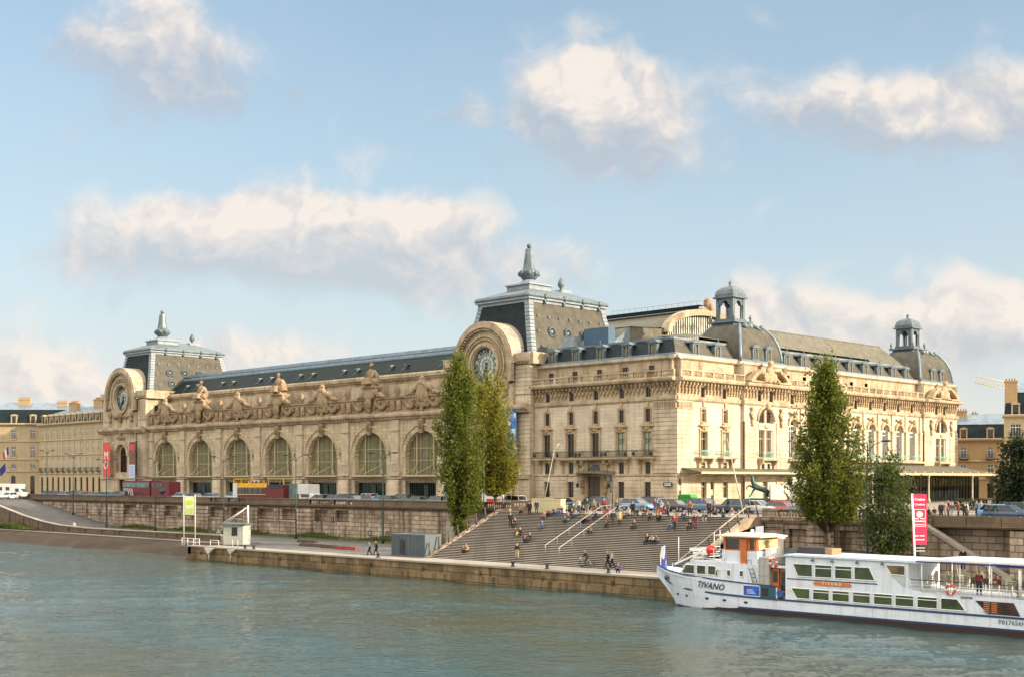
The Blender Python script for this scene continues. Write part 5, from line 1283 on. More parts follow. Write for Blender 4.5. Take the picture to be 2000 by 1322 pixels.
mb.build('jib', yel, cr); mb = MB(); mb.tube([(b.x,b.y,0),(b.x,b.y,b.z+6)], .6, 4); mb.build('mast', yel, cr)

# ---------------------------------------------------------------- street lamps, posts, signs
def lamp_proto():
    r = empty('street_lamp', (0,0,0), 'tall dark green street lamp with two arms', 'street lamp', 'tall double armed lamps along the quay')
    mb = MB(); mb.lathe((0,0,0),[(.22,0),(.2,.6),(.12,1.0),(.1,5),(.07,12.6)],8); mb.build('pole', M['greenpole'], r)
    for s in (-1,1):
        mb = MB(); mb.tube([(0,0,11.9),(s*.7,0,12.6),(s*1.5,0,12.9)],.05,6); mb.build('arm', M['greenpole'], r)
        mb = MB(); mb.ell((s*1.75,0,12.9),(.5,.17,.13)); mb.build('lamp_head', [M['greenpole']], r)
    mb = MB(); mb.ell((0,-.1,4.4),(.14,.1,.28)); mb.build('switch_box', M['greenpole'], r)
    return r
lp = lamp_proto(); lf_ = True
for px, Y, z, sc, lab in ((303,-28.5,QZ,1.0,'street lamp in front of the red bus, second from the poster frame'),(437,-28.5,QZ,1,'street lamp just left of the open top bus and behind the kiosk'),(578,-28.5,QZ,1,'street lamp in front of the grey box truck'),
     (748,-28.5,QZ,1,'street lamp left of the grey container by the embankment wall'),(208,-28.0,QZ,1,'street lamp in front of the red museum banner'),(143,-27.5,-3.0,.93,'street lamp on the upper half of the ramp'),(92,-22.5,0,.78,'street lamp near the top of the ramp'),
     (1694,-36.5,QZ,.98,'dark green street lamp post between the poplar and the young tree on the right quay'),(945,-24.0,0,.72,'short street lamp between the two poplars')):
    x = xY(px, Y); c = lp if lf_ else copy_thing(lp, (x,Y,z), .6, lab, scale=sc)
    if lf_: KIDS[lp.name] = [(q, kids(q)) for q in kids(lp)]
    c.location = (x,Y,z); c['label'] = lab; lf_ = False
def simple(name, label, cat, loc, fn, mats, group=None, rz=0):
    mb = MB(); fn(mb); o = mb.build(name, mats, None, loc, rz); return tag(o, label, cat, group)
def traffic(px, py, h, lab):
    g = ground(px, py); r = empty('traffic_light', g, lab, 'traffic light', 'traffic lights at the crossing')
    mb = MB(); mb.tube([(0,0,0),(0,0,h)],.06,6); mb.build('post', M['iron'], r)
    for z, s in ((h-.2,1.0),(h*.55,.5)):
        mb = MB(); mb.box(-.15*s,.15*s,-.3,-.06,z-.45*s,z+.45*s,0)
        for k, dz in enumerate((-.28,0,.28)): mb.lathe((0,-.3,z+dz*s-.05),[(.09*s,0),(.09*s,.1)],6,0)
        mb.build('signal_head', [M['iron']], r)
    return r
traffic(1196, 994, 4.3, 'traffic light on a black pole in front of the wooden entrance door'); traffic(1330, 990, 3.8, 'traffic light beside the corner of the museum'); traffic(1393, 1002, 3.4, 'low traffic light in front of the blue grey suv on the side street')
simple('street_sign', 'small dark blue street name plate on the corner wall of the museum', 'street sign', (-1.3,-.42,3.2), lambda m: (m.box(-.8,.8,-.03,.03,-.3,.3,0), m.box(-.6,.6,-.04,-.03,.05,.15,1), m.box(-.65,.65,-.04,-.03,-.15,-.05,1)), [flat('enamel_blue',(.02,.03,.12),.3), M['white']])
# banners
red = flat('banner_red', (.62,.075,.05), .7)
def hang(name, label, x, z0, z1, wd, mat, extra=None, Y=-3.0):
    r = empty(name, (x, Y, z0), label, 'banner')
    mb = MB(); mb.box(-wd/2, wd/2, -.03, .03, 0, z1-z0); mb.build('fabric', mat, r)
    mb = MB(); mb.tube([(-wd/2,0,z1-z0+.05),(wd/2,0,z1-z0+.05)],.05,5); mb.tube([(0,0,z1-z0+.05),(0,2.4,z1-z0+.4)],.05,5); mb.tube([(0,0,.05),(0,2.4,.2)],.04,5); mb.build('bracket', M['iron'], r)
    return r
zb0 = zY(208,930,-3); zb1 = zY(208,865,-3); rb = hang('banner', 'tall red museum banner with large white letters on the left pavilion', xY(208,-3), zb0, zb1, 3.2, red)
put_text('M', 2.6, (0,-.05,(zb1-zb0)*.62), M['white'], rb); put_text("O'", 2.6, (0,-.05,(zb1-zb0)*.33), M['white'], rb)
rb = hang('banner', 'dark and red exhibition banner over a pale blue panel on the left pavilion', xY(258,-3), zY(258,932,-3), zY(258,863,-3), 2.6, [flat('poster_dark',(.16,.08,.04),.6,0,.6,1.5)])
H_ = zY(258,863,-3)-zY(258,932,-3)
mb = MB(); mb.box(-1.28,1.28,-.06,-.035,0,H_*.37); mb.build('text_panel', flat('panel_blue',(.50,.56,.78),.6), rb)
mb = MB(); mb.box(-1.28,1.28,-.06,-.035,H_*.78,H_*.93); mb.build('title_panel', flat('panel_red',(.5,.06,.07),.6), rb)
mb = MB(); [mb.box(-1.05+.2*(k%2),.95,-.075,-.06,H_*(.04+.045*k),H_*(.04+.045*k)+.16) for k in range(7)]; mb.build('text_lines', flat('line_grey',(.25,.28,.5),.6), rb)
rb = hang('banner', 'blue patterned exhibition banner half hidden behind the yellowing poplar', xY(996,-2.2), 6.6, 15.0, 2.9, [flat('poster_blue',(.05,.20,.55),.6,0,.8,1.2)], Y=-2.2)
mb = MB(); [mb.ell((-1.0+.7*(k%4)+.2*math.sin(k*2.3),-.06,1.0+1.25*(k//2)), (.32,.03,.5)) for k in range(12)]; mb.build('motif', flat('poster_pale',(.45,.58,.7),.6), rb)
# green and white info panel on two poles at the quay end
r = empty('information_sign', (xY(370,-50), -50, QZ), 'tall two pole quay sign with a pale green panel', 'sign'); rz = math.radians(40)
r.rotation_euler = (0,0,rz); a = .8
for s in (-1,1): mb = MB(); mb.tube([(s*a,0,0),(s*a,0,7.0)],.09,6); mb.build('pole', flat('pole_grey',(.45,.43,.38),.5), r)
mb = MB(); mb.box(-a+.15,a-.15,-.05,.05,4.2,6.8,0); mb.box(-a+.3,a-.3,-.06,-.05,5.6,6.2,1); mb.box(-a+.2,a-.2,-.06,-.05,4.25,5.2,2); mb.build('panel', [flat('sign_green',(.55,.60,.33),.6), flat('sign_lime',(.36,.55,.06),.6), flat('sign_olive',(.42,.48,.16),.6)], r)
mb = MB(); 
for k in range(4): mb.tube([(-2.2+k*1.5,0,0),(-2.2+k*1.5,0,1.1)],.04,5)
mb.tube([(-2.2,0,1.05),(2.3,0,1.05)],.04,5); mb.tube([(-2.2,0,.55),(2.3,0,.55)],.03,5)
tag(mb.build('guard_rail', M['white'], None, (xY(372,-51.2),-51.2,QZ), 0), 'white tubular guard rail at the left end of the quay', 'guard rail')
# kiosk
kx = xY(463,-45.5); K = empty('kiosk', (kx,-45.5,QZ), 'pale grey landing stage kiosk with slanted flat roof and a poster on its side', 'kiosk', None, math.radians(28))
kw = flat('kiosk_panel', (.42,.42,.36), .6, 0, .08); K.scale = (.72,.72,.92); mb = MB(); mb.box(-2.1,2.1,-1.5,1.5,.15,3.0); 
for z in (.9,1.6,2.3): mb.box(-2.12,2.12,-1.52,1.52,z,z+.03)
mb.build('body', kw, K)
mb = MB(); mb.prism([(-2.9,3.05),(-.3,2.95),(2.7,3.15),(2.7,3.3),(-2.9,3.35)],'y',-2.0,2.0); mb.build('roof', M['zincd'], K)
mb = MB(); mb.box(-.3,.9,-1.56,-1.5,1.5,2.75); mb.build('window', M['glassb'], K)
mb = MB(); mb.box(-2.2,-2.1,-1.35,1.35,.3,2.8,0); mb.build('poster', flat('kiosk_poster',(.20,.38,.46),.4,0,.7,3), K)
mb = MB(); mb.tube([(1.7,1.2,3.2),(1.7,1.2,6.0)],.16,6); mb.tube([(1.7,1.2,5.8),(-2.6,-.6,3.4)],.05,5); mb.tube([(1.7,1.2,5.8),(-2.6,.9,3.4)],.05,5); mb.build('mast', M['white'], K)
# service gangways and ladder frames on the quay edge
simple('gangway_frame', 'pale metal gangway frame hanging over the quay edge by the kiosk', 'gangway frame', (xY(415,-52),-52.2,QZ), lambda m: (m.prism([(-1,.05),(1,.05),(.15,-.7),(-.15,-.7)],'y',-.5,-.1), m.tube([(0,-.3,-.6),(-.1,-.3,-1.6)],.08,5), [m.tube([(s,.5,0),(s,.5,1.1)],.05,5) for s in (-1,1)], m.tube([(-1,.5,1.05),(1,.5,1.05)],.05,5)), flat('galvanised',(.55,.53,.47),.5))
simple('gangway_frame', 'narrow metal ladder frame in front of the kiosk', 'gangway frame', (xY(458,-52),-52.2,QZ), lambda m: (m.prism([(-.7,.05),(.7,.05),(.12,-.5),(-.12,-.5)],'y',-.5,-.1), m.tube([(0,-.3,-.4),(-.3,-.3,-1.7)],.07,5), [m.tube([(s,.3,0),(s,.3,1.3)],.05,5) for s in (-.6,.6)]), flat('galvanised_dark',(.45,.46,.43),.5))
# container
cont = flat('container_grey', (.085,.11,.125), .5, 0, .12, 2)
c0 = ground(850, 1087); C_ = empty('shipping_container', (xY(808,-44.6)+.2,-44.4,QZ), 'blue grey corrugated steel container at the foot of the steps', 'container')
def f(mb):
    mb.box(-3.0,3.0,-1.2,1.2,.12,2.6)
    for k in range(24): x = -2.95+k*.25; mb.box(x,x+.12,-1.25,1.25,.15,2.55)
    for k in range(9): y = -1.1+k*.26; mb.box(-3.04,3.04,y,y+.13,.15,2.5)
    for x in (-3.04,2.96): mb.box(x,x+.1,-1.27,1.27,.0,2.66)
    mb.box(-3.05,3.05,-1.27,-1.15,0,.15); mb.box(-3.05,3.05,-1.27,-1.15,2.5,2.67); mb.box(-3.05,3.05,1.15,1.27,2.5,2.67); mb.box(-3.05,3.05,1.15,1.27,0,.15)
mb = MB(); f(mb); mb.build('shell', cont, C_)
mb = MB(); mb.box(-1.4,-.6,-1.3,-1.24,.3,2.0); mb.box(-.75,-.68,-1.36,-1.3,1.0,1.4); mb.build('door', M['iron'], C_)
# rusty beams lying on the quay
rust_m = flat('rusty_red_steel', (.26,.06,.04), .8, .2, .4, 2); rust_d = flat('old_timber', (.09,.06,.045), .9, 0, .4, 2)
for i, (pa, pb, y, m_, lab) in enumerate(((587,640,-40.5,rust_d,'dark weathered timber beam lying on the quay'),(630,668,-41.2,rust_d,'brown middle beam of the row lying on the quay'),(658,697,-41.8,rust_m,'red painted steel beam lying on the quay'),(583,618,-34.5,rust_d,'thin dark plank lying by the grass'))):
    x0, x1 = xY(pa,y), xY(pb,y); simple('beam', lab, 'beam', ((x0+x1)/2,y,QZ+.03), lambda m: (m.box(-(x1-x0)/2,(x1-x0)/2,-.3,.3,.0,.28), m.box(-(x1-x0)/2+.1,(x1-x0)/2-.1,-.2,.2,.28,.42)), m_)
for px in (480,497,740,1003,1070,1190):   # mooring bollards and drain slots
    x = xY(px,-51.3); simple('bollard', 'small iron mooring bollard on the quay edge, %s' % {480:'nearest the kiosk',497:'second from the kiosk',740:'left of the container',1003:'right of the container',1070:'below the hand rails',1190:'nearest the boat'}[px], 'bollard', (x,-51.4,QZ+.2), lambda m: m.lathe((0,0,0),[(.28,0),(.16,.12),(.15,.35),(.26,.42),(.22,.5),(0,.55)],8), M['iron'], 'bollards on the quay edge')
# steps handrails
for off, lab in ((0,'left one of the two pale steel handrails on the steps'),(1,'right one of the two pale steel handrails on the steps')):
    pa = ground((1065,1092)[off], (1082,1086)[off]); xx = pa.x
    ya = pa.y; r = empty('handrail', (xx, ya, 0), lab, 'handrail', 'handrails on the steps')
    pts_ = [(0, y-ya, QZ+(y-ST0)/(ST1-ST0)*-QZ+1.0) for y in (ya, ya+.1, ST1-.3)]; pts_[0] = (0,0,pts_[0][2]); pts_ += [(0, ST1+1.6-ya, 1.0)]
    mb = MB(); mb.tube([(0,0,G(xx,ya))]+pts_, .03, 6); mb.build('rail', flat('steel_pale',(.42,.40,.35),.35,.2,.05), r)
    for k in range(1,6):
        y = ya+(ST1-ya)*k/5; mb = MB(); mb.tube([(0,y-ya,G(xx,y)-.1),(0,y-ya,QZ+(y-ST0)/(ST1-ST0)*-QZ+1.0)],.035,5); mb.build('post', M['zinc'], r)
# guard rail of the right flank of the steps
r = empty('handrail', (35.4,-40,0), 'timber topped guard rail with dark leaning posts down the right side of the steps', 'handrail')
mb = MB(); P_ = lambda y: QZ+(y-ST0)/(ST1-ST0)*-QZ if y < ST1 else 0
mb.tube([(35.3,y,P_(y)+1.15) for y in (-46.5,-44,-40,-36,-34.3,-33.5,-31.8)],.075,6); mb.build('rail', flat('pale_timber',(.36,.28,.2),.7), r, (-35.4,40,0))
mb = MB()
for q in (.3,.55,.8): mb.tube([(35.3,y,P_(y)+q) for y in (-45.6,-34.3,-31.8)],.014,4)
mb.build('wires', M['zincd'], r, (-35.4,40,0))
for k in range(9):
    y = -45.8+k*1.65; mb = MB(); mb.tube([(35.5,y+.3,P_(y)-.1),(35.35,y,P_(y)+1.2)],.075,5); mb.build('post', M['wood'], r, (-35.4,40,0))
# hoardings, bins, jersey blocks on the plaza
g = ground(962, 985)
simple('hoarding', 'white information hoarding with red and black lettering behind the poplars', 'hoarding', (xY(962,-14),-14,0), lambda m: (m.box(-2.2,2.2,-.1,.1,0,3.2,0), m.box(-1.2,1.9,-.12,-.1,.35,1.1,1), m.box(-1.2,1.9,-.12,-.1,1.5,1.9,2), m.box(-1.8,-1.0,-.12,-.1,2.3,2.9,1)), [M['white'], flat('hoard_red',(.6,.04,.06),.6), M['iron']])
g = ground(1050, 1002)
simple('barrier_block', 'cream coloured site barrier block at the top left of the steps', 'barrier', (g.x+.6,g.y+1.2,0), lambda m: (m.box(-2.4,2.4,-.4,.4,0,1.45), m.box(-2.45,2.45,-.45,.45,1.45,1.6), m.box(-.05,.05,-.43,-.4,.1,1.4)), flat('barrier_cream',(.52,.46,.27),.7))
g = ground(1017, 1000)
simple('barrier_block', 'brown graffitied low wall left of the cream barrier', 'barrier', (g.x-.3,g.y+1.6,0), lambda m: (m.box(-2.6,2.0,-.3,.3,0,1.35,0), [m.ell((-1.9+.5*k,-.3,.75),(.18,.03,.35),1,6,4) for k in range(4)]), [flat('board_brown',(.16,.10,.07),.8), M['cream']])
g = Vector((xY(1343,-9),-9,0))
simple('rubbish_container', 'bright green rubbish container by the museum corner', 'container', g, lambda m: (m.prism([(-.9,.3),(.9,.3),(1.1,1.6),(-1.1,1.6)],'y',-.7,.7), m.prism([(-1.15,1.6),(1.15,1.6),(.9,1.95),(-.9,1.95)],'y',-.75,.75), [m.lathe((s,0,0),[(.12,0),(.12,.3)],6) for s in (-.7,.7)]), flat('bin_green',(.03,.24,.03),.5))
simple('notice_board', 'white tarpaulin covered stand at the entrance forecourt', 'stand', (xY(1545,-8),-8,0), lambda m: (m.box(-2.6,-.3,-.5,.5,0,3.2), m.box(.2,2.6,-.6,.4,0,4.2), m.box(-.3,.2,-.1,.1,0,3.0)), flat('tarp_white',(.66,.62,.56),.8), rz=math.radians(45))
# leaning crane-like drill mast and lamp on pole leaning
a = ground(1452, 1004); simple('leaning_pole', 'long slender pale pole sculpture leaning in front of the side facade', 'pole', (a.x,a.y,0), lambda m: m.tube([(0,0,0),tuple(ptz(1420,855,dY(1452,a.y))-a)],[.10,.04],6), flat('pole_bone',(.42,.38,.33),.5))
a = ground(1058, 1003); simple('leaning_pole', 'thin pale mast leaning in front of the left windows of the corner block', 'pole', (a.x,a.y,0), lambda m: (m.tube([(0,0,0),tuple(ptz(1083,880,dY(1058,a.y))-a)],[.05,.03],6), m.tube([tuple(ptz(1083,880,dY(1058,a.y))-a),tuple(ptz(1092,868,dY(1058,a.y))-a)],.05,5)), flat('pole_bone2',(.42,.38,.32),.5))
# wave banner for cruises on the right quay
a = Vector((xY(1790,-50.5),-50.5,QZ)); zt = zY(1778,963,-50.5)
fl = empty('flag_banner', a, 'crimson cruise company flag banner with white writing on a white pole', 'flag banner', None, math.radians(45))
mb = MB(); mb.tube([(0,0,0),(-.35,0,zt-QZ)],.075,6); mb.build('pole', M['white'], fl)
hh = zt-QZ; wdt = 1.12; lowz = zY(1790,1063,-50.5)-QZ
mb = MB(); mb.prism([(-.30,lowz),(.82,lowz+.02),(.80,hh-.05),(-.35,hh)],'y',-.02,.02); mb.build('banner_cloth', flat('crimson',(.62,.015,.07),.6,0,.04), fl)
for t, s, z in (('Cruises',.27,hh-.45),('Croisières',.19,hh-.85),('G',.36,hh-1.62),('~~~ ~~~',.14,hh-1.95),('~~~~~~~~~',.15,hh-2.15),('~~~~~~~~~~~',.13,hh-2.42),('~~~~~ ~~~~~~',.13,hh-3.3),('~~~~~~~~~~',.12,hh-3.6),('~~~~~~~~~~~~~~~~',.10,hh-4.25),('~~~~~~~~~~~~~~~',.10,hh-4.48)):
    if t == 'G': 
        mb = MB(); mb.prism([(.24+.24*math.cos(2*math.pi*k/16),z+.24*math.sin(2*math.pi*k/16)) for k in range(16)],'y',-.03,-.021); mb.build('emblem', M['white'], fl)
        mb = MB()
        for (x0,x1,z0,z1) in ((-.2,.7,hh-1.25,hh-1.22),(-.2,-.17,hh-2.55,hh-1.22),(.67,.7,hh-2.55,hh-1.22),(-.2,.7,hh-2.58,hh-2.55)): mb.box(x0,x1,-.03,-.021,z0,z1)
        mb.build('emblem_frame', M['white'], fl); continue
    if t[0] == '~':
        mb = MB(); n = len(t); w_ = .8; [mb.box(-.15+w_*k/n,-.15+w_*(k+.65)/n,-.03,-.021,z-s*.35,z+s*.3) for k in range(n) if t[k] != ' ']; mb.build('text_line', M['white'], fl)
    else: put_text(t, s, (.25,-.025,z), M['white'], fl, bold=.006, depth=.004)
# flags on the left building
for px, pyt, cols, lab in ((18,873,((.02,.03,.25),(.7,.7,.7),(.5,.03,.03)),'french tricolour flag hanging on the left building'),(12,905,((.02,.03,.2),(.02,.03,.2),(.02,.03,.2)),'dark blue flag with stars hanging below the tricolour')):
    a = ptz(px,pyt,300); r = empty('flag', a, lab, 'flag', None, math.radians(45))
    mb = MB(); mb.tube([(0,0,0),(.3,2.4,-1.5)],.05,5); mb.build('flag_pole', M['cream'], r)
    for k, c in enumerate(cols): mb = MB(); mb.prism([(-.2-.45*k,.2-.5*k),(-.65-.45*k,-.3-.5*k),(-.5-.4*k,-2.0-.5*k),(-.1-.4*k,-1.6-.5*k)],'y',-.03,.03); mb.build('stripe', flat('flag%g'%(c[0]+c[1]),c,.7), r)
def weathered(name, c):
    m, nt, b = newmat(name); tc = N(nt, 'ShaderNodeTexCoord')
    def nz(sc, s, d):
        mp = N(nt, 'ShaderNodeMapping'); mp.inputs['Scale'].default_value = sc; nt.links.new(tc.outputs['Object'], mp.inputs[0]); n = N(nt, 'ShaderNodeTexNoise'); n.inputs['Scale'].default_value = s; n.inputs['Detail'].default_value = d; nt.links.new(mp.outputs[0], n.inputs[0]); return n.outputs[0]
    col = mixc(nt, ramp(nt, nz((1.2,1.2,.10), 2.2, 5), [(.52, (0,)*3), (.72, (.45,)*3)]), c, (.42,.36,.28))
    col = mixc(nt, ramp(nt, nz((3.0,3.0,.25), 2.5, 4), [(.66, (0,)*3), (.74, (.7,)*3)]), col, (.28,.15,.07))
    col = mixc(nt, ramp(nt, nz((.5,.5,2.0), 1.2, 5), [(.5, (0,)*3), (.7, (.25,)*3)]), col, (.34,.38,.42))
    nt.links.new(col, b.inputs['Base Color']); b.inputs['Roughness'].default_value = .38; bp = N(nt, 'ShaderNodeBump'); bp.inputs['Strength'].default_value = .12; nt.links.new(nz((1,1,1), 1.1, 3), bp.inputs['Height']); nt.links.new(bp.outputs[0], b.inputs['Normal']); return m
# ---------------------------------------------------------------- passenger boat
YB = -54.95; HB = 2.4; M['tyre'] = flat('tyre', (.02,.02,.02), .8)
boat = empty('passenger_boat', (60, YB, WZ), 'long white river passenger boat with dark blue stripes moored along the quay', 'boat')
bl = (-60, -YB, -WZ)
bw = weathered('boat_white', (.66,.71,.78)); bb = flat('boat_blue', (.02,.05,.12), .35); br_ = flat('boat_bottom', (.03,.013,.011), .6); bo = flat('varnished_orange', (.50,.13,.03), .3, 0, .15, 3)
def bp(name, mats, fn, par=None):
    mb = MB(); fn(mb); o = mb.build(name, mats, par or boat, bl if par is None else (0,0,0)); return o
SH = [(40.2,-3.55),(41.5,-3.75),(43,-3.95),(45,-4.15),(48,-4.35),(51,-4.5),(54.2,-4.6)]
def half(x, t):      # half breadth at station x, t = 0 at waterline .. 1 at sheer
    f = min(1, max(0, (x-(42.0-1.8*t))/(7.5-1.0*t))); return HB*(1-(1-f)**2.1)*(.97+.03*t)
def sheer(x): return float(np.interp(x, [a for a,_ in SH], [b for _,b in SH]))
def f(mb):
    xs = [40.2,40.5,41,41.6,42.2,43,44,45,46.5,48,49.5,51,54.2]
    for s in (-1, 1):
        rings = []
        for x in xs:
            zt = sheer(x); row = []
            for t in (0,.15,.35,.55,.75,1):
                z0 = -7.3+max(0,(43.0-x))*1.0; row.append((x, YB+s*max(.02, half(x, t)), z0+(zt-z0)*t))
            rings.append(row)
        mb.loft(rings, 0, cap=False, sm=True, close=False)
    mb.face([(x, YB-half(x,1), sheer(x)-.25) for x in xs]+[(x, YB+half(x,1), sheer(x)-.25) for x in xs[::-1]])
    mb.box(54.2, 84, YB-HB, YB+HB, -7.4, -5.62)
bp('hull', bw, f)
def f(mb):
    xs = [42.9,43.5,44,45,46.5,48,49.5,51,54.2,84]; 
    for s in (-1,1): mb.loft([[(x,YB+s*(hw+.02),-7.6),(x,YB+s*(hw+.02),-6.5 if x > 50 else (-6.62 if x > 47 else -6.8)),(x,YB+s*(hw-.2),-6.8),(x,YB+s*(hw-.2),-7.6)] for x, hw in [(x, half(x,.12) if x < 54 else HB) for x in xs]],0)
bp('boot_top', br_, f)
def f(mb):
    for s in (-1,1):
        mb.loft([[(x,YB+s*(half(x,1)+.05),sheer(x)-.05),(x,YB+s*(half(x,1)+.05),sheer(x)+.05),(x,YB+s*(half(x,1)-.05),sheer(x)+.05),(x,YB+s*(half(x,1)-.05),sheer(x)-.05)] for x in (40.15,40.6,41.2,42,43,45,48,51,54.2)],0)
        L = [(41.2,-4.75),(42,-4.95),(43,-5.15),(45,-5.35),(48,-5.5),(51,-5.58),(54.2,-5.62),(84,-5.66)]
        mb.loft([[(x,YB+s*(half(x,.55)+.07),z-.08),(x,YB+s*(half(x,.55)+.07),z+.07),(x,YB+s*(half(x,.5)-.1),z+.07),(x,YB+s*(half(x,.5)-.1),z-.08)] for x,z in L],0)
        mb.box(50.5,84,YB+s*HB-.035,YB+s*HB+.035,-6.56,-6.42)
bp('rubbing_strake', bb, f)
YN = YB-HB    # near side
def win_par(name, x0, x1, z0, z1, sl=0, sr=0, par=None, y=None, mat=None, bars=False):
    y = YN if y is None else y
    mb = MB(); mb.prism([(x0+sl,z0),(x1+sr,z0),(x1,z1),(x0,z1)],'y',y-.03,y+.02,0)
    o = mb.build(name, mat or M['boatglass'], par or boat, bl)
    mb = MB(); q = [(x0+sl,z0),(x1+sr,z0),(x1,z1),(x0,z1)]
    for (ax,az),(bx,bz) in zip(q,q[1:]+q[:1]): mb.tube([(ax,y-.045,az),(bx,y-.045,bz)],.035,4,sm=False)
    if bars: mb.box(x0,x1,y-.07,y-.03,z0+(z1-z0)*.72,z0+(z1-z0)*.72+.05)
    mb.build('frame', M['white'], o, (0,0,0)); return o
M['boatglass'] = glass('boat_glass', (.030,.055,.012), .05, .7)
# forward cabin
def f(mb):
    mb.prism([(44.1,-4.3),(44.9,-3.2),(45.6,-2.95),(52.4,-3.0),(52.4,-4.75),(50,-4.7),(46,-4.4)],'y',YB-2.05,YB+2.05)
bp('forward_cabin', bw, f)
yc = YB-2.05
for x0,x1,sl,sr in ((44.95,45.85,-.45,0),(46.1,47.0,0,0),(47.25,48.0,0,.3)): win_par('window', x0,x1,-4.05,-3.3,sl,sr,None,yc)
for x in (48.0,49.15,50.4): win_par('porthole_window', x,x+.35,-4.05,-3.55,0,0,None,yc)
for x in (43.6,44.9,47.3,49.1,51.2): bp('porthole', M['iron'], lambda mb, x=x: mb.ell((x, YB-half(x,.4)-.01, -6.05+.02*(51-x)),(.2,.07,.1)))
bp('anchor_pocket', M['zincd'], lambda mb: (mb.ell((42.3,YB-half(42.3,.7)-.0,-4.55),(.5,.12,.22)), mb.tube([(42.0,YB-half(42.3,.7)-.1,-4.6),(42.7,YB-half(42.3,.7)-.2,-4.5)],.05,5)))
# wheelhouse
def f(mb): mb.box(48.4,51.9,YB-1.75,YB+1.75,-3.05,-1.95)
bp('wheelhouse_base', bw, f)
def f(mb):
    for x, y in ((48.65,-1.6),(50.2,-1.6),(51.0,-1.6),(51.65,-1.6),(48.65,1.5),(51.65,1.5)): mb.box(x-.12,x+.12,YB+y-.1,YB+y+.1,-1.95,-.85)
    mb.box(48.55,51.75,YB-1.72,YB+1.65,-2.0,-1.85); mb.box(48.55,51.75,YB-1.72,YB+1.65,-.98,-.85); mb.box(50.3,50.9,YB-1.85,YB-1.72,-3.0,-1.0)
bp('wheelhouse_frame', bo, f)
bp('wheelhouse_glass', glass('wheelhouse_glass',(.03,.03,.025),.05,.8), lambda mb: mb.box(48.7,51.6,YB-1.62,YB+1.55,-1.9,-.95))
bp('wheelhouse_roof', flat('roof_cream',(.62,.52,.38),.6), lambda mb: mb.loft([[(47.9,YB-2.1,-.82),(52.3,YB-2.0,-.84),(52.3,YB+2.0,-.84),(47.9,YB+2.1,-.82)],[(47.9,YB-2.1,-.72),(52.3,YB-2.0,-.74),(52.3,YB+2.0,-.74),(47.9,YB+2.1,-.72)],[(48.8,YB-1.2,-.55),(51.5,YB-1.2,-.57),(51.5,YB+1.2,-.57),(48.8,YB+1.2,-.55)]]))
bp('searchlight', M['white'], lambda mb: mb.ell((50.2,YB,-.38),(.16,.16,.16)))
def f(mb): mb.face([(51.82,YB-1.45,-1.86),(51.82,YB+1.35,-1.86),(51.77,YB+1.35,-1.0),(51.77,YB-1.45,-1.0)])
bp('aft_window', glass('aft_reflection',(.5,.4,.22),.1,.8), f)  # warm cream reflection is part of the pane colour
bp('railing', M['white'], lambda mb: ([mb.tube([(x,YB-1.9,-3.0),(x,YB-1.9,-1.9)],.035,5) for x in (45.6,46.6,47.7,48.8)], [mb.tube([(45.6,YB-1.9,z),(48.8,YB-1.9,z)],.03,5) for z in (-2.7,-2.3,-1.9)], [mb.tube([(45.6,YB-1.9,z),(45.6,YB+1.9,z)],.03,5) for z in (-2.7,-2.3,-1.9)], [mb.tube([(41.0+k*1.1,YB-half(41.0+k*1.1,1)+.1,sheer(41+k*1.1)),(41.0+k*1.1,YB-half(41.0+k*1.1,1)+.1,sheer(41+k*1.1)+.7)],.03,5) for k in range(3)]))
bp('signal_ball', flat('signal_red',(.75,.02,.01),.45), lambda mb: mb.ell((47.2,YB-1.6,-2.05),(.42,.42,.48)))
bp('mast_gear', M['white'], lambda mb: (mb.tube([(42.2,YB,-3.5),(45.0,YB,-2.35),(46.5,YB,-2.2)],.08,5), mb.tube([(42.6,YB,-3.2),(42.6,YB,-1.1)],.03,5), mb.tube([(46.0,YB+.5,-2.8),(46.0,YB+.5,-.6)],.03,5), mb.tube([(46.6,YB+.5,-2.8),(46.6,YB+.5,-.4)],.03,5), mb.box(44.0,45.2,YB-.3,YB+.4,-2.25,-2.0), mb.box(44.5,46.5,YB-.5,YB+.5,-2.5,-2.35), mb.tube([(44.3,YB-.6,-3.1),(45.5,YB-.6,-2.1)],.05,5)))
bp('bow_flag', flat('bow_flag_blue',(.10,.12,.45),.7), lambda mb: (mb.tube([(41.3,YB,-4.0),(41.1,YB,-1.9)],.03,5), mb.prism([(41.05,-2.3),(40.8,-2.6),(40.6,-3.9),(41.2,-4.2),(41.2,-3.2)],'y',YB-.05,YB+.05)))
bp('bow_flag', M['white'], lambda mb: mb.prism([(41.3,-1.9),(40.95,-2.0),(40.75,-2.9),(41.2,-3.1)],'y',YB-.3,YB-.25))
# gangway well, locker, doors
bp('locker', flat('locker_grey',(.40,.37,.34),.5), lambda mb: (mb.box(52.4,53.4,YN+.1,YB+2,-5.0,-2.35), [mb.box(52.4+.48*k,52.43+.48*k,YN+.06,YN+.1,-5.0,-2.4) for k in range(3)], mb.box(52.4,53.4,YN+.06,YN+.1,-3.8,-3.75)))
bp('midship_wall', bw, lambda mb: (mb.box(52.5,55.1,YN+.9,YB+2,-5.6,-3.0), mb.box(53.4,55.1,YN+.2,YB+2,-3.15,-3.0), mb.box(50,52.6,YN+.02,YN+.1,-5.6,-4.65)))
bp('door', bo, lambda mb: (mb.box(53.5,54.1,YN+.35,YN+.45,-5.1,-3.2), mb.box(54.2,54.8,YN+.45,YN+.55,-5.1,-3.25)))
bp('door_glass', M['glassb'], lambda mb: (mb.box(53.62,53.98,YN+.3,YN+.36,-4.3,-3.4), mb.box(54.3,54.72,YN+.38,YN+.46,-4.9,-3.4)))
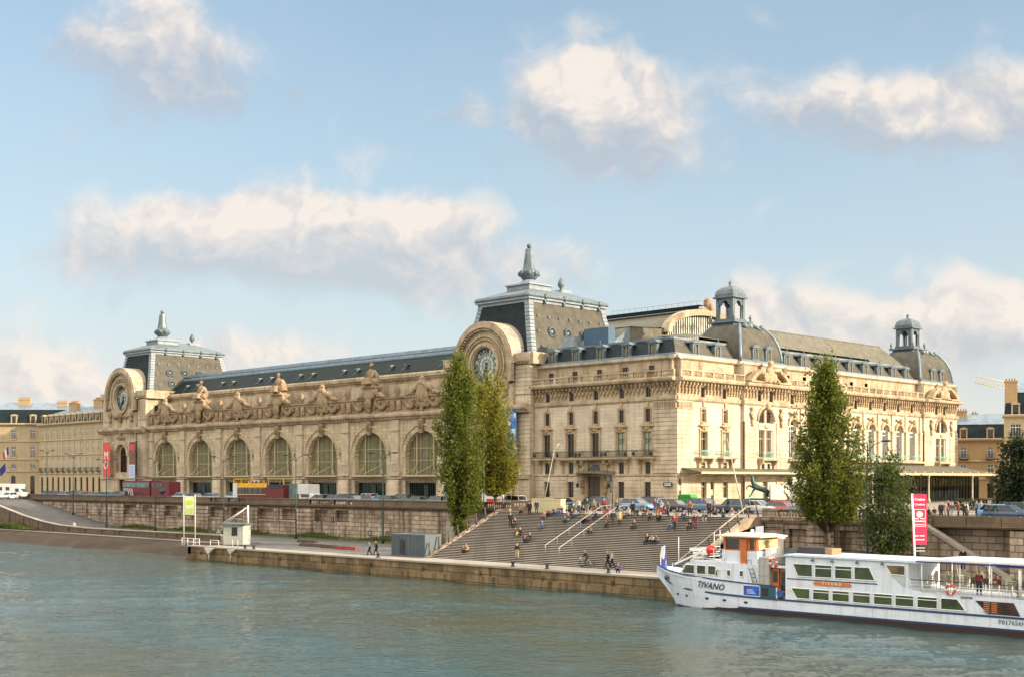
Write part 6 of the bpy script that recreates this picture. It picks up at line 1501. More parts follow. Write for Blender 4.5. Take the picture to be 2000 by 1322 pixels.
bp('gangway_gate', flat('gate_teal',(.02,.075,.10),.4), lambda mb: mb.box(52.62,54.05,YN-.03,YN+.05,-5.58,-4.6))
bp('gate_panel', M['glassb'], lambda mb: mb.box(52.75,53.35,YN-.05,YN-.02,-5.4,-4.8))
bp('notice', flat('notice_blue',(.02,.10,.50),.4,0,.35,1.2), lambda mb: mb.box(51.05,52.5,YN-.05,YN-.01,-5.48,-4.68))
bp('notice_frame', M['white'], lambda mb: ([mb.box(51.0,52.55,YN-.06,YN-.02,z,z+.05) for z in (-5.52,-4.68)], [mb.box(51.35,52.2-.1*k,YN-.07,YN-.05,-5.3+.1*k,-5.27+.1*k) for k in range(4)]))
bp('logo', flat('logo_blue',(.02,.09,.30),.4), lambda mb: mb.prism([(54.45+.3*math.cos(2*math.pi*k/16),-5.12+.3*math.sin(2*math.pi*k/16)) for k in range(16)],'y',YN-.04,YN))
bp('ladder', M['zincd'], lambda mb: ([mb.tube([(50.9+s,YB-1.9,-2.6),(51.9+s,YN+.1,-4.6)],.03,5) for s in (0,.4)], [mb.tube([(50.9+k*.18,YB-1.95-k*.06,-2.7-k*.33),(51.3+k*.18,YB-1.95-k*.06,-2.7-k*.33)],.025,4) for k in range(6)]))
def buoy(x, y, z, lab):
    mb = MB(); 
    mb.tube([(.33*math.cos(a*math.pi/8),0,.33*math.sin(a*math.pi/8)) for a in range(17)],.09,6,0); o = mb.build('life_ring', flat('ring_red',(.6,.08,.03),.5), boat, (x-60,y-YB,z-WZ))
    mb = MB(); [mb.tube([(.33*math.cos(a),-.0,.33*math.sin(a)),(.33*math.cos(a+.35),0,.33*math.sin(a+.35))],.098,6,0) for a in (0,1.57,3.14,4.71)]; mb.build('band', M['white'], o)
buoy(53.75,YN+.1,-2.75,''); buoy(68.65,YN-.08,-3.95,''); buoy(71.0,YB+.2,-3.4,'')
bp('funnel', M['white'], lambda mb: (mb.lathe((52.9,YB+.2,-3.0),[(.2,0),(.17,2.0),(.34,2.05),(.3,2.2),(.12,2.3)],10), mb.box(52.0,52.6,YB-.8,YB+.8,-2.4,-1.7)))
# main deckhouse, two storeys
def prof_u(z): return 0
def f(mb):
    mb.prism([(54.95,-5.66),(54.95,-2.3),(55.1,-2.1),(65.4,-2.15),(65.4,-4.1),(66.6,-4.33),(77.0,-4.38),(77.0,-4.55),(79.9,-4.55),(84,-4.6),(84,-5.66)],'y',YN+.0,YB+HB)
bp('deckhouse', bw, f)
bp('cabin_roof', bw, lambda mb: mb.prism([(54.8,-2.14),(55.0,-2.0),(66.0,-2.05),(66.1,-2.2)],'y',YN-.15,YB+HB+.1))
bp('stripe', bb, lambda mb: (mb.box(55.1,62.9,YN-.03,YN+.0,-3.95,-3.87),))
def px_b(px): return xY(px, YN)
UW = [(1549,1587,.45,0),(1592,1625,0,0),(1631,1664,0,0),(1669,1708,0,.5)]
for a, b, sl, sr in UW: x0, x1 = px_b(a), px_b(b-(10 if sr else 0)); win_par('window', x0, x1, -3.68, -2.72, sl, sr, bars=not (sl or sr))
LW = [(1545,1582,.55,0),(1588,1620,0,0),(1626,1659,0,0),(1666,1700,0,0),(1707,1743,0,0),(1749,1785,0,0),(1792,1831,0,0),(1838,1870,0,.65)]
for a, b, sl, sr in LW: x0, x1 = px_b(a), px_b(b); win_par('window', x0, x1, -5.42, -4.62, sl, sr, bars=not (sl or sr))
win_par('window', px_b(1729), px_b(1768), -3.15, -2.45, .5, 0, mat=glass('aft_cabin_glass',(.14,.10,.05),.1,.6))
bp('screen', flat('pale_screen',(.42,.48,.46),.5), lambda mb: mb.prism([(px_b(1740),-3.2),(px_b(1769),-3.2),(px_b(1769),-4.0),(px_b(1762),-3.9)],'y',YN-.03,YN-.005))
# fenders, ropes and plating seams
for x in (47.5,56,64,70): bp('fender', M['tyre'], lambda mb, x=x: (mb.lathe((x,YB+HB+.12,-6.4),[(.05,0),(.14,.1),(.14,.6),(.05,.7)],8)))
bp('mooring_rope', flat('rope',(.30,.26,.2),.9), lambda mb: (mb.tube([(41.2,YB+.4,-4.0),(41.6,YB+1.6,-4.7),(42.5,YB+3.4,-4.95)],.03,5), mb.tube([(46.0,YB+2.2,-4.4),(45.0,YB+2.8,-4.9),(44.2,YB+3.5,-4.95)],.03,5)))
bp('plate_seam', flat('seam_grey',(.36,.40,.45),.5), lambda mb: [mb.box(x,x+.025,YN-.008,YN+.01,-6.4,-5.75) for x in (56.5,59.5,62.5,65.5,68.5,71.5)])
# stern opening as flat panel, inner shade put into its colour, then seats
def f(mb): mb.prism([(px_b(1905),-4.62),(px_b(1980),-4.62),(px_b(1993),-5.5),(px_b(1930),-5.5)],'y',YN-.04,YN-.005,0)
bp('stern_opening', glass('stern_shade',(.05,.03,.02),.2,.4), f)
bp('stacked_seats', flat('seat_orange',(.5,.16,.05),.6), lambda mb: [mb.box(px_b(1922)+s,px_b(1922)+s+.42,YN-.09,YN-.05,-5.4+k*.13,-5.33+k*.13) for k in range(6) for s in (0,.55)])
# name boards
t1 = text_mesh('TIVANO', .72, .01, M['iron'], 'lettering', bold=.004, shear=.35, space=1.05); o = link('lettering', t1, boat, (px_b(1387)-60, YN-YB-.035, -4.93-WZ)); o.rotation_euler = (math.radians(90), math.radians(3), 0)
x0, x1 = px_b(1588), px_b(1664)
bp('name_board', flat('board_orange',(.58,.17,.03),.5), lambda mb: mb.prism([(x0+.2,-4.28),(x1-.2,-4.28),(x1,-4.13),(x1-.2,-3.98),(x0+.2,-3.98),(x0,-4.13)],'y',YN-.07,YN-.01))
o = link('lettering', text_mesh('TIVANO', .3, .01, flat('letter_cream',(.8,.7,.5),.5), 'lettering', bold=.006, space=1.7), boat, ((x0+x1)/2-60, YN-YB-.09, -4.13-WZ)); o.rotation_euler = (math.radians(90),0,0)
o = link('lettering', text_mesh('P017656H', .42, .01, M['zincd'], 'lettering', bold=.004, space=1.1), boat, (px_b(1977)-60, YN-YB-.02, -6.0-WZ)); o.rotation_euler = (math.radians(90),0,0)
o = link('lettering', text_mesh('02004388', .22, .01, M['zincd'], 'lettering', bold=.003), boat, (px_b(1888)-60, YN-YB-.03, -4.47-WZ)); o.rotation_euler = (math.radians(90),0,0)
# open upper deck with awning
bp('awning', M['white'], lambda mb: mb.prism([(65.2,-2.2),(66.5,-2.2),(68,-2.0),(84,-2.0),(84,-1.85),(67.5,-1.85),(66.3,-1.95)],'y',YN-.1,YB+HB+.1))
bp('awning_edge', flat('awning_blue',(.03,.05,.20),.6), lambda mb: (mb.box(65.4,79,YN-.13,YN-.1,-2.14,-2.04), mb.box(72,79,YN-.13,YN-.1,-2.22,-2.1)))
def f(mb):
    for x in (66.4,69.3,71.6,73.6): 
        for y in (YN+.05, YB+HB-.05): mb.tube([(x,y,-4.3),(x,y,-2.0)],.045 if x < 73 else .12,5)
    mb.tube([(69.0,YN+.05,-2.1),(69.3,YN+.05,-3.4)],.03,5); mb.tube([(71.3,YN+.05,-2.1),(71.6,YN+.05,-3.4)],.03,5)
bp('awning_posts', M['white'], f)
bp('railing', M['white'], lambda mb: ([mb.tube([(x,YN+.03,-4.4),(x,YN+.03,-3.45)],.035,5) for x in [65.5+.95*k for k in range(14)]], [mb.tube([(65.5,YN+.03,-4.05+k*.28),(83,YN+.03,-4.1+k*.28)],.022,5) for k in range(2)]))
bp('rail_top', M['iron'], lambda mb: mb.tube([(65.5,YN+.03,-3.42),(83,YN+.03,-3.48)],.03,5))
bp('deck_box', flat('deck_box_black',(.035,.035,.04),.6), lambda mb: mb.box(54.9,57.4,YB-.6,YB+.8,-2.0,-1.5))
bp('deck_box', flat('deck_box_wood',(.32,.17,.08),.6), lambda mb: mb.box(57.4,58.0,YB-.6,YB+.8,-2.0,-1.55))
bp('deck_grille', M['zincd'], lambda mb: (mb.box(53.6,54.8,YB-.5,YB+.6,-2.2,-1.7), [mb.box(53.6,54.8,YB-.53,YB-.5,-1.95+.12*k,-1.9+.12*k) for k in range(3)]))
for a in (1571+17,1626,1675,1724): bp('deck_light', M['zincd'], lambda mb, a=a: (mb.ell((px_b(a),YN-.14,-2.38),(.13,.12,.09)), mb.box(px_b(a)-.03,px_b(a)+.03,YN-.1,YN,-2.3,-2.25)))
# white chairs stacked on the deck are things of their own
cm_ = flat('chair_white', (.62,.58,.46), .5)
def chair_stack():
    mb = MB()
    for k in range(6): mb.box(-.24,.24,-.24,.24,.42+k*.13,.46+k*.13); mb.prism([(.2,.46+k*.13),(.26,.46+k*.13),(.36,.75+k*.13),(.3,.75+k*.13)],'y',-.22,.22)
    for x in (-.2,.2):
        for y in (-.2,.2): mb.tube([(x,y,0),(x,y,1.1)],.025,4)
    return mb.mesh('chair_stack', [cm_])
csm = chair_stack()
for i, (x, y) in enumerate(((65.9,.3),(66.3,1.2),(66.9,.5),(67.5,1.4),(68.3,.6),(69.0,1.5),(71.9,-.6),(72.6,-1.4))):
    o = link('chair_stack', csm, None, (x, YB+y, -4.3), .4*i); tag(o, 'stack of white slatted chairs on the upper deck under the awning', 'chairs', 'stacked white chairs on the boat deck')
simple('table', 'brown slatted bench table at the stern of the upper deck', 'table', (74.2,YB-1.2,-4.3), lambda m: (m.box(-1.3,1.3,-.35,.35,.62,.72), [m.box(-1.2+.8*k,-1.1+.8*k,-.3,.3,0,.62) for k in range(4)]), flat('table_red',(.20,.06,.04),.5))
# ---------------------------------------------------------------- trees and grass
def leaf_mesh(name, C, size, mat, rng, up=.0):
    """one small bent quad per centre"""
    n = len(C); a = rng.normal(size=(n,3)); a[:,2] += up; a /= np.linalg.norm(a,axis=1,keepdims=True)
    b = np.cross(a, rng.normal(size=(n,3))); b /= np.linalg.norm(b,axis=1,keepdims=True)+1e-9
    s = size*(.6+.8*rng.random((n,1))); c = np.cross(a,b)
    V = np.stack([C-a*s*.6, C+b*s*.42+c*s*.1, C+a*s*.6, C-b*s*.42+c*s*.1], 1).reshape(-1,3)
    me = bpy.data.meshes.new(name); me.vertices.add(4*n); me.vertices.foreach_set('co', V.astype(np.float32).ravel())
    me.loops.add(4*n); me.loops.foreach_set('vertex_index', np.arange(4*n)); me.polygons.add(n)
    me.polygons.foreach_set('loop_start', np.arange(n)*4); me.materials.append(mat); me.update(calc_edges=True); return me
def poplar(loc, H, z0, prof, nbr, nleaf, lsize, mat, label, seed=1, lean=(0,0), name='poplar_tree', steep=.5):
    rng = np.random.default_rng(seed); r = empty(name, loc, label, 'tree')
    hs_ = np.array([p[0] for p in prof]); rs_ = np.array([p[1] for p in prof])
    tk = MB(); R0 = .30*H/22
    def axis(z): f = z/H; return np.array([lean[0]*f+.2*math.sin(f*5+seed), lean[1]*f+.15*math.sin(f*4+2*seed), z])
    tk.tube([axis(z) for z in np.linspace(-.2, H*.93, 14)], [R0*(1-.9*f)+.02 for f in np.linspace(0,1,14)], 8); tk.build('trunk', M['bark'], r)
    lb = MB(); cen = []; nb2 = max(8, nbr//4)
    for k in range(nb2):                    # steep limbs, each carrying separate tufts with air between them
        zt = z0+(H-z0)*min(1, ((k+.5+rng.normal()*.6)/nb2)*.97+.03); an = k*2.4+rng.normal()*.5
        rad = max(.25, np.interp(zt, hs_, rs_)*(.80+.35*rng.random())*(1+.16*math.sin(an*2+seed+zt*.35)))
        tip = axis(zt)+np.array([math.cos(an)*rad, math.sin(an)*rad, 0]); zb = max(z0*.7, zt-rad*(1.2+steep*3.0)-1.0); base = axis(max(.5, zb))
        mid = (base+tip)/2+np.array([math.cos(an)*rad*.16, math.sin(an)*rad*.16, -.12*rad])
        B = lambda t: base*(1-t)**2+2*mid*t*(1-t)+tip*t*t
        lb.tube([B(t) for t in (0,.3,.6,.85,1)], [.05+.025*rad,.05,.035,.02,.01], 5)
        nt_ = 5+int(rad*2.2); per = nleaf/nb2/nt_
        for j in range(nt_):
            t = .22+.78*(j+rng.random())/nt_; c = B(min(1,t)); o = rng.normal(size=3); o[2] = abs(o[2])*.9; o = o/np.linalg.norm(o)*(.25+.95*rng.random()*min(1.0,rad*.45+.3))
            tc_ = c+o; lb.tube([c, c+o*.6, tc_], [.018,.012,.006], 3)
            m = int(per*(.5+1.0*rng.random())); rr = .20+.26*rng.random()
            cen.append(tc_+rng.normal(size=(m,3))*np.array([rr,rr,rr*1.7]))
            m2 = int(m*.25); tt = rng.random((m2,1)); cen.append(c+(tc_-c)*tt+rng.normal(size=(m2,3))*.12)
    lb.build('limbs', M['bark'], r)
    C = np.vstack(cen); C = C[C[:,2] > z0*.9]
    me = leaf_mesh('crown', C, lsize, mat, rng, .3); link('crown', me, r); return r
FA = foliage('poplar_leaves', [(.022,.046,.007),(.06,.10,.012),(.12,.155,.018),(.21,.21,.03)], .42)
FB = foliage('yellowing_leaves', [(.06,.10,.012),(.14,.16,.018),(.26,.23,.022),(.40,.27,.025)], .48)
FD = foliage('grey_green_leaves', [(.02,.042,.016),(.04,.07,.022),(.08,.105,.035)], .3)
Y_ = -28.6; x_ = xY(908,Y_); b_ = -4.2
poplar((x_,Y_,b_), zY(888,700,Y_)-b_, 3.8, [(3.4,.9),(5.5,1.8),(9,2.5),(14,2.7),(18,2.3),(21,1.8),(23,1.1),(25,.3)], 300, 24000, .26, FA, 'tall dense dark green poplar, the left of the pair beside the steps', 2, (-.9,-.6))
Y_ = -19.5; x_ = xY(972,Y_)
poplar((x_,Y_,0), zY(945,734,Y_), 2.0, [(1.8,1.4),(4,2.7),(8,3.1),(12,3.0),(15,2.4),(17.5,1.6),(19.5,.4)], 230, 15500, .26, FB, 'yellowing thinner poplar, the right of the pair in front of the clock pavilion', 5, (-1.2,-.6))
Y_ = -37; x_ = xY(1621,Y_)
poplar((x_,Y_,QZ), zY(1600,713,Y_)-QZ, 5.6, [(5.4,1.5),(7.0,2.8),(9,3.0),(11,2.7),(13.5,2.4),(16,1.6),(18,.9),(20,.2)], 290, 22000, .23, FA, 'tall poplar in front of the side facade behind the boat', 9, (-.5,-.5))
Y_ = -38; x_ = xY(1736,Y_)
poplar((x_,Y_,QZ), zY(1730,896,Y_)-QZ, 2.6, [(2.4,.8),(4.5,1.9),(7,2.1),(9,1.6),(11,.5)], 140, 9000, .20, FD, 'young grey green tree beside the crimson flag banner', 12, (-.2,-.2), 'young_tree', .3)
x_ = xY(905,-28.9); poplar((x_-.2,-29.4,-4.6), 6.2, .6, [(.6,.6),(3,1.0),(5,.8),(6.2,.3)], 26, 2600, .26, FA, 'low leafy sapling sprouting at the foot of the left poplar', 21, (0,0), 'sapling', .2)
FE = foliage('dark_evergreen', [(.006,.014,.006),(.012,.026,.008),(.02,.04,.012)], .1)
p = pt(2004, 150); poplar((p.x,p.y,0), 8.6, .8, [(.6,2.4),(2,3.4),(5,3.2),(7,2.3),(8.8,.6)], 150, 12000, .3, FE, 'dark evergreen tree at the right edge by the parked cars', 31, (0,0), 'evergreen_tree', .1)
def tufts(name, label, pts_, n, hgt, seed):
    rng = np.random.default_rng(seed); P = np.array(pts_)[rng.integers(0, len(pts_), n)]+rng.normal(size=(n,3))*np.array([.9,.45,.0])
    P[:,2] += rng.random(n)*hgt*np.maximum(.2, np.sin(P[:,0]*.35)*.5+.6); me = leaf_mesh(name, P, .22, M['grassm'], rng, 1.2)
    return tag(link(name, me), label, None, None, 'stuff')
tufts('grass', 'ragged grass and weeds along the foot of the embankment wall', [(x,-25.9-.5*(k%3),-5.12) for k, x in enumerate(np.arange(-113,-3,.5))], 11000, .8, 3)
tufts('grass', 'overgrown weeds on the bank under the ramp at the far left', [(x,-41.6-.6*(k%2),-5.0) for k, x in enumerate(np.arange(-150,-112,.5))], 5000, .9, 4)
tufts('grass', 'grass strip on the right quay behind the boat awning', [(x,-34.9-.7*(k%3),-5.15) for k, x in enumerate(np.arange(60,90,.5))], 5000, .35, 6)
mb = MB(); mb.loft([[(x,-25.0,-4.75),(x,-28.6,-5.15),(x,-28.6,-5.4),(x,-25.0,-5.4)] for x in (-116,-2.0)]); tag(mb.build('verge', M['soil']), kind='structure')
g = pt(1985, 160)
rng = np.random.default_rng(8); P = rng.random((5000,3))*np.array([13,1.2,1.5]); me = leaf_mesh('hedge', P, .16, FE, rng); hx = link('hedge', me, None, (g.x-7,g.y-3,0)); tag(hx, 'clipped dark green hedge behind the parked cars at the right', 'hedge')

# ---------------------------------------------------------------- vehicles
M['paint'] = objcol('car_paint', .28, .0, .8, .04); M['rim'] = flat('rim', (.35,.35,.36), .35, .6)
M['carglass'] = glass('car_glass', (.015,.022,.026), .05, .8); M['lamp'] = flat('headlamp', (.6,.6,.58), .2); M['tail'] = flat('tail_lamp', (.35,.02,.02), .3)
def bev(me, wd=.05, seg=2):
    bm = bmesh.new(); bm.from_mesh(me); bmesh.ops.remove_doubles(bm, verts=bm.verts, dist=1e-4)
    bmesh.ops.recalc_face_normals(bm, faces=bm.faces)
    ed = [e for e in bm.edges if len(e.link_faces) == 2 and e.calc_face_angle(0) > .5]
    bmesh.ops.bevel(bm, geom=ed, offset=wd, segments=seg, affect='EDGES', clamp_overlap=True); bm.to_mesh(me); bm.free()
    me.polygons.foreach_set('use_smooth', [p.area < .12 for p in me.polygons]); me.update(); return me
def car_proto(name, L, Wd, H, belt, nose, cab, label):
    """faces +x; cab = (rear base, rear top, front top, front base) as fractions of the length"""
    r = empty(name, (0,0,0), label, 'car'); h = L/2; g = .28
    xs = [-h, -h+.06, -h+.22, -.5*L*.55, 0, cab[3]*L-h, h-.45, h-.12, h]
    zt = [belt-.12, belt-.02, belt, belt, belt, belt-.02, nose, nose-.12, nose-.3]; wf = [.86,.94,.98,1,1,1,.97,.88,.78]
    rings = []
    for x, z, w_ in zip(xs, zt, wf):
        w_ = w_*Wd/2; rings.append([(x,-w_*.93,g),(x,-w_,g+.18),(x,-w_,z-.22),(x,-w_*.93,z),(x,w_*.93,z),(x,w_,z-.22),(x,w_,g+.18),(x,w_*.93,g)])
    mb = MB(); mb.loft(rings); me = bev(mb.mesh('body',[M['paint']]),.04,2); link('body', me, r)
    a, b, c, d = [q*L-h for q in cab]; w1, w2 = Wd/2*.9, Wd/2*.74
    mb = MB(); mb.loft([[(a,-w1,belt-.03),(d,-w1,belt-.05),(d,w1,belt-.05),(a,w1,belt-.03)],[(b,-w2,H-.07),(c,-w2,H-.07),(c,w2,H-.07),(b,w2,H-.07)]]); link('windows', bev(mb.mesh('windows',[M['carglass']]),.03,1), r)
    mb = MB(); mb.box(b-.04,c+.04,-w2-.01,w2+.01,H-.09,H)
    link('roof', bev(mb.mesh('roof',[M['paint']]),.035,2), r)
    mb = MB()
    for s in (-1,1):
        for (x0,x1) in ((a,b),((a+d)/2-.02,(b+c)/2),(d,c)): mb.tube([(x0,s*(w1+.0),belt-.05),(x1,s*(w2+.005),H-.06)],.035,4)
    mb.build('pillars', M['paint'], r)
    wl = []
    for x in (-h+.78, h-.82):
        for s in (-1,1):
            t = MB(); y0, y1 = (s*Wd/2-.04, s*Wd/2+.02) if s > 0 else (s*Wd/2-.02, s*Wd/2+.04)
            t.prism([(x+.33*math.cos(2*math.pi*k/16),.33+.33*math.sin(2*math.pi*k/16)) for k in range(16)],'y',min(y0,y1)-.1*(s>0),max(y0,y1)+.1*(s<0)); w_ = t.build('wheel', M['tyre'], r)
            t = MB(); yy = s*(Wd/2+.03); t.prism([(x+.2*math.cos(2*math.pi*k/10),.33+.2*math.sin(2*math.pi*k/10)) for k in range(10)],'y',min(yy,yy-s*.03),max(yy,yy-s*.03)); t.build('rim', M['rim'], w_)
    for s in (-1,1):
        t = MB(); t.box(h-.3,h-.06,s*Wd*.32-.14,s*Wd*.32+.14,nose-.38,nose-.2); t.build('headlight', M['lamp'], r)
        t = MB(); t.box(-h-.01,-h+.1,s*Wd*.36-.1,s*Wd*.36+.1,belt-.38,belt-.12); t.build('tail_light', M['tail'], r)
    t = MB(); t.box(h-.03,h+.005,-.26,.26,.42,.54); t.build('number_plate', M['white'], r)
    return r
hatch = car_proto('parked_car', 4.1, 1.72, 1.46, .92, .86, (.03,.14,.58,.74), 'x'); suv = car_proto('parked_car', 4.5, 1.84, 1.68, 1.05, 1.02, (.02,.09,.60,.74), 'x'); est = car_proto('parked_car', 4.5, 1.76, 1.5, .93, .87, (.02,.08,.56,.73), 'x')
K3 = {'h': hatch, 's': suv, 'e': est}; used_ = set()
def car(kind, px, Y, col, rz, label, group='parked cars', sc=None):
    o = K3[kind]; loc = (xY(px,Y), Y, .01); cols = {'body': col, 'roof': col, 'pillars': col}
    c = copy_thing(o, loc, math.radians(rz), label, group, cols, sc); c['category'] = 'car'; return c
def car_g(kind, px, py, col, rz, label, sc=None):
    g = ground(px, py); return car(kind, px, max(g.y,-33.2)+.9, col, rz, label, 'cars on the street in front of the museum', sc)
TEAL, LB, NV, DK, SIL, GRN = (.02,.06,.07), (.12,.26,.42), (.015,.03,.07), (.02,.02,.022), (.55,.58,.6), (.03,.05,.03)
car('h',1092,-19,(.02,.07,.10),180,'dark teal hatchback behind the cream barrier block'); car('s',1158,-18,TEAL,180,'dark teal suv in front of the entrance door')
car('e',1246,-19,LB,0,'light blue estate car right of the entrance traffic light'); car('s',1283,-14,(.035,.025,.045),0,'dark purple van like car just behind the black saloon'); car('e',1320,-20.5,DK,0,'black car beside the green rubbish container')
car('s',1376,-20.5,(.10,.16,.24),0,'blue grey suv right of the green rubbish container'); car('s',1432,-22,(.015,.05,.06),180,'dark teal four by four near the top of the guard rail')
car('e',1482,-21,SIL,0,'silver white car seen over the balustrade below the horse statue'); car('h',1516,-12,(.05,.02,.02),180,'dark car behind the red hatchback'); car('h',1530,-20,(.45,.02,.03),0,'red hatchback above the stone balustrade')
car('e',1574,-22,(.05,.13,.20),180,'blue estate car left of the tall poplar by the side facade')
car('e',1972,-28,(.03,.06,.12),0,'dark blue car at the right edge, nearest the parapet'); car('h',1955,-22,(.15,.38,.6),0,'light blue hatchback left of the dark car at the right edge'); car('s',1995,-21,TEAL,0,'dark green suv behind the cars at the right edge')
for px, Y, k, c, lab in ((92,-14,'h',TEAL,'below the lamp at the top of the ramp'),(104,-19,'e',NV,'first of the row behind the ramp parapet'),(126,-19,'h',(.25,.35,.45),'pale blue, second of the row behind the ramp parapet'),(148,-19,'s',DK,'third of the row behind the ramp parapet'),(170,-19,'e',(.3,.05,.05),'red, fourth of the row behind the ramp parapet'),
    (190,-19,'h',(.04,.20,.38),'bright blue, left of the red museum banner'),(212,-19,'e',(.03,.16,.30),'blue, below the red museum banner'),(232,-19,'s',TEAL,'teal, just right of the red museum banner'),(352,-19,'e',SIL,'silver, left of the pale green sign panel'),(383,-19,'h',(.12,.14,.15),'grey, behind the pale green sign panel'),(410,-19,'e',(.3,.36,.4),'pale grey, between the sign and the open top bus'),(458,-16,'s',(.30,.45,.55),'pale blue, touching the rear of the open top bus'),
    (622,-19,'e',(.18,.2,.16),'dull green, in front of the box truck cab'),(636,-14,'h',(.3,.05,.04),'red roofed, behind the dull green one'),(650,-19,'h',(.04,.16,.30),'mid blue, right of the box truck'),(672,-19,'s',(.03,.10,.18),'dark blue, second right of the box truck'),(693,-19,'e',(.04,.11,.17),'navy, third right of the box truck'),(716,-14,'s',(.5,.55,.6),'white, left of the lamp by the container'),(727,-19,'h',(.16,.06,.09),'dark red, at the lamp by the container'),
    (742,-19,'h',(.05,.28,.45),'bright blue, right at the lamp by the container'),(765,-19,'e',TEAL,'teal, right of the lamp by the container'),(795,-16,'s',(.02,.07,.08),'dark green, before the last arcade doorway'),(812,-19,'h',(.03,.06,.05),'dark, before the last arcade doorway'),(850,-19,'e',(.05,.10,.22),'blue, left of the dark poplar'),(893,-19,'s',(.03,.16,.20),'turquoise, right behind the dark poplar'),(1000,-17,'s',(.55,.55,.55),'white, right behind the yellowing poplar')):
    car(k, px, Y, c, 0 if px % 2 else 180, 'parked car, ' + lab, 'cars parked behind the embankment parapet')
for o in K3.values():
    for c in list(kids(o)):
        for g_ in kids(c): bpy.data.objects.remove(g_)
        bpy.data.objects.remove(c)
    bpy.data.objects.remove(o)
# open-top tour bus
bx0, bx1, by = xY(467,-18), xY(566,-18), -18; Lb = bx1-bx0
B = empty('tour_bus', ((bx0+bx1)/2, by, 0), 'red and yellow open top tour bus with passengers parked before the arcade', 'bus'); h = Lb/2
ym = flat('bus_yellow',(.62,.42,.05),.5); rm = flat('bus_maroon',(.13,.015,.015),.5); wm_ = flat('bus_white',(.6,.6,.58),.5)
mb = MB(); mb.box(-h,h,-1.2,1.2,.35,3.0); link('body', bev(mb.mesh('body',[rm]),.08), B)
mb = MB(); mb.box(-h-.03,-h+1.3,-1.26,1.26,.4,3.3); mb.build('rear_panel', wm_, B)
mb = MB(); mb.box(-h+1.4,h*.35,-1.25,-1.2,2.65,3.3); mb.build('advert_panel', flat('bus_amber',(.75,.38,.02),.5,0,.3,1.5), B)
mb = MB(); mb.box(h*.45,h-.1,-1.25,-1.2,2.4,3.1); mb.build('front_panel', M['iron'], B)
for k in range(5): mb = MB(); mb.box(-h+1.5+k*1.55,-h+2.85+k*1.55,-1.24,-1.2,1.5,2.5); mb.build('window', M['carglass'], B)
mb = MB(); mb.box(-h+1.4,h*.3,-1.27,-1.24,1.3,1.42); mb.box(-h+1.4,h*.3,-1.27,-1.24,2.52,2.62); mb.build('trim', ym, B)
mb = MB(); 
for x in (-h,-h+2.4,h*.4,h-.2): mb.box(x,x+.14,-1.2,1.2,3.0,4.1) if x in (-h,) else [mb.box(x,x+.14,s*1.15-.06,s*1.15+.06,3.0,4.1) for s in (-1,1)]
mb.box(h*.35,h,-1.2,1.2,4.0,4.15); mb.box(-h,-h+2.4,-1.2,1.2,3.95,4.1); mb.build('canopy_frame', ym, B)
for x in (-h*.6,h*.6):
    for s in (-1,1): mb = MB(); mb.prism([(x+.48*math.cos(2*math.pi*k/16),.48+.48*math.sin(2*math.pi*k/16)) for k in range(16)],'y',s*1.2-.12,s*1.2+.12); mb.build('wheel', M['tyre'], B)
# red coach at the left
bx0, bx1 = xY(250,-16), xY(342,-16); h = (bx1-bx0)/2
B = empty('coach', ((bx0+bx1)/2,-16,0), 'dark red double deck coach with pale slanting stripes and teal windows', 'bus')
mb = MB(); mb.box(-h,h*.2,-1.25,1.25,.4,3.7); link('body', bev(mb.mesh('body',[rm]),.1), B)
mb = MB(); mb.box(h*.25,h,-1.25,1.25,.4,3.5); link('front_body', bev(mb.mesh('front_body',[flat('coach_pink',(.14,.02,.03),.5)]),.1), B)
mb = MB(); mb.box(-h+.3,h*.15,-1.29,-1.24,2.4,3.35); mb.build('window', glass('coach_glass',(.06,.13,.14),.1,.7), B)
for k in range(4): mb = MB(); mb.box(h*.28+k*1.0,h*.28+k*1.0+.8,-1.29,-1.24,2.4,3.2); mb.build('window', M['carglass'], B)
mb = MB(); mb.ell((h*.72,-1.2,1.7),(1.4,.12,.7)); mb.build('windscreen', M['glassb'], B)
mb = MB()
for k in range(5): mb.prism([(-h+.6+k*.75,2.2),(-h+.85+k*.75,2.2),(-h+1.6+k*.75,.5),(-h+1.35+k*.75,.5)],'y',-1.3,-1.24)
mb.build('stripes', wm_, B)
for x in (-h*.7,-h*.1,h*.7): mb = MB(); mb.prism([(x+.48*math.cos(2*math.pi*k/16),.48+.48*math.sin(2*math.pi*k/16)) for k in range(16)],'y',-1.32,-1.1); mb.build('wheel', M['tyre'], B)
# box truck
bx0, bx1 = xY(564,-17), xY(615,-17); h = (bx1-bx0)/2
B = empty('box_truck', ((bx0+bx1)/2,-17,0), 'box truck with grey rear body and white front body', 'truck')
mb = MB(); mb.box(-h,h*.1,-1.2,1.2,.7,3.25); mb.build('cargo_box', flat('truck_grey',(.12,.17,.17),.6,0,.3,1), B)
mb = MB(); mb.box(h*.1+.02,h*.95,-1.2,1.2,1.4,3.15); link('front_box', bev(mb.mesh('front_box',[wm_]),.12,2), B)
mb = MB(); mb.prism([(h*.15,.45),(h*1.35,.45),(h*1.35,1.0),(h*1.0,1.6),(h*.15,1.6)],'y',-1.05,1.05); link('cab', bev(mb.mesh('cab',[wm_]),.08), B)
mb = MB(); mb.box(h*.35,h*.95,-1.09,-1.05,1.0,1.5); mb.build('window', M['carglass'], B)
for x in (-h*.65,h*.8): mb = MB(); mb.prism([(x+.42*math.cos(2*math.pi*k/14),.42+.42*math.sin(2*math.pi*k/14)) for k in range(14)],'y',-1.2,-.95); mb.build('wheel', M['tyre'], B)
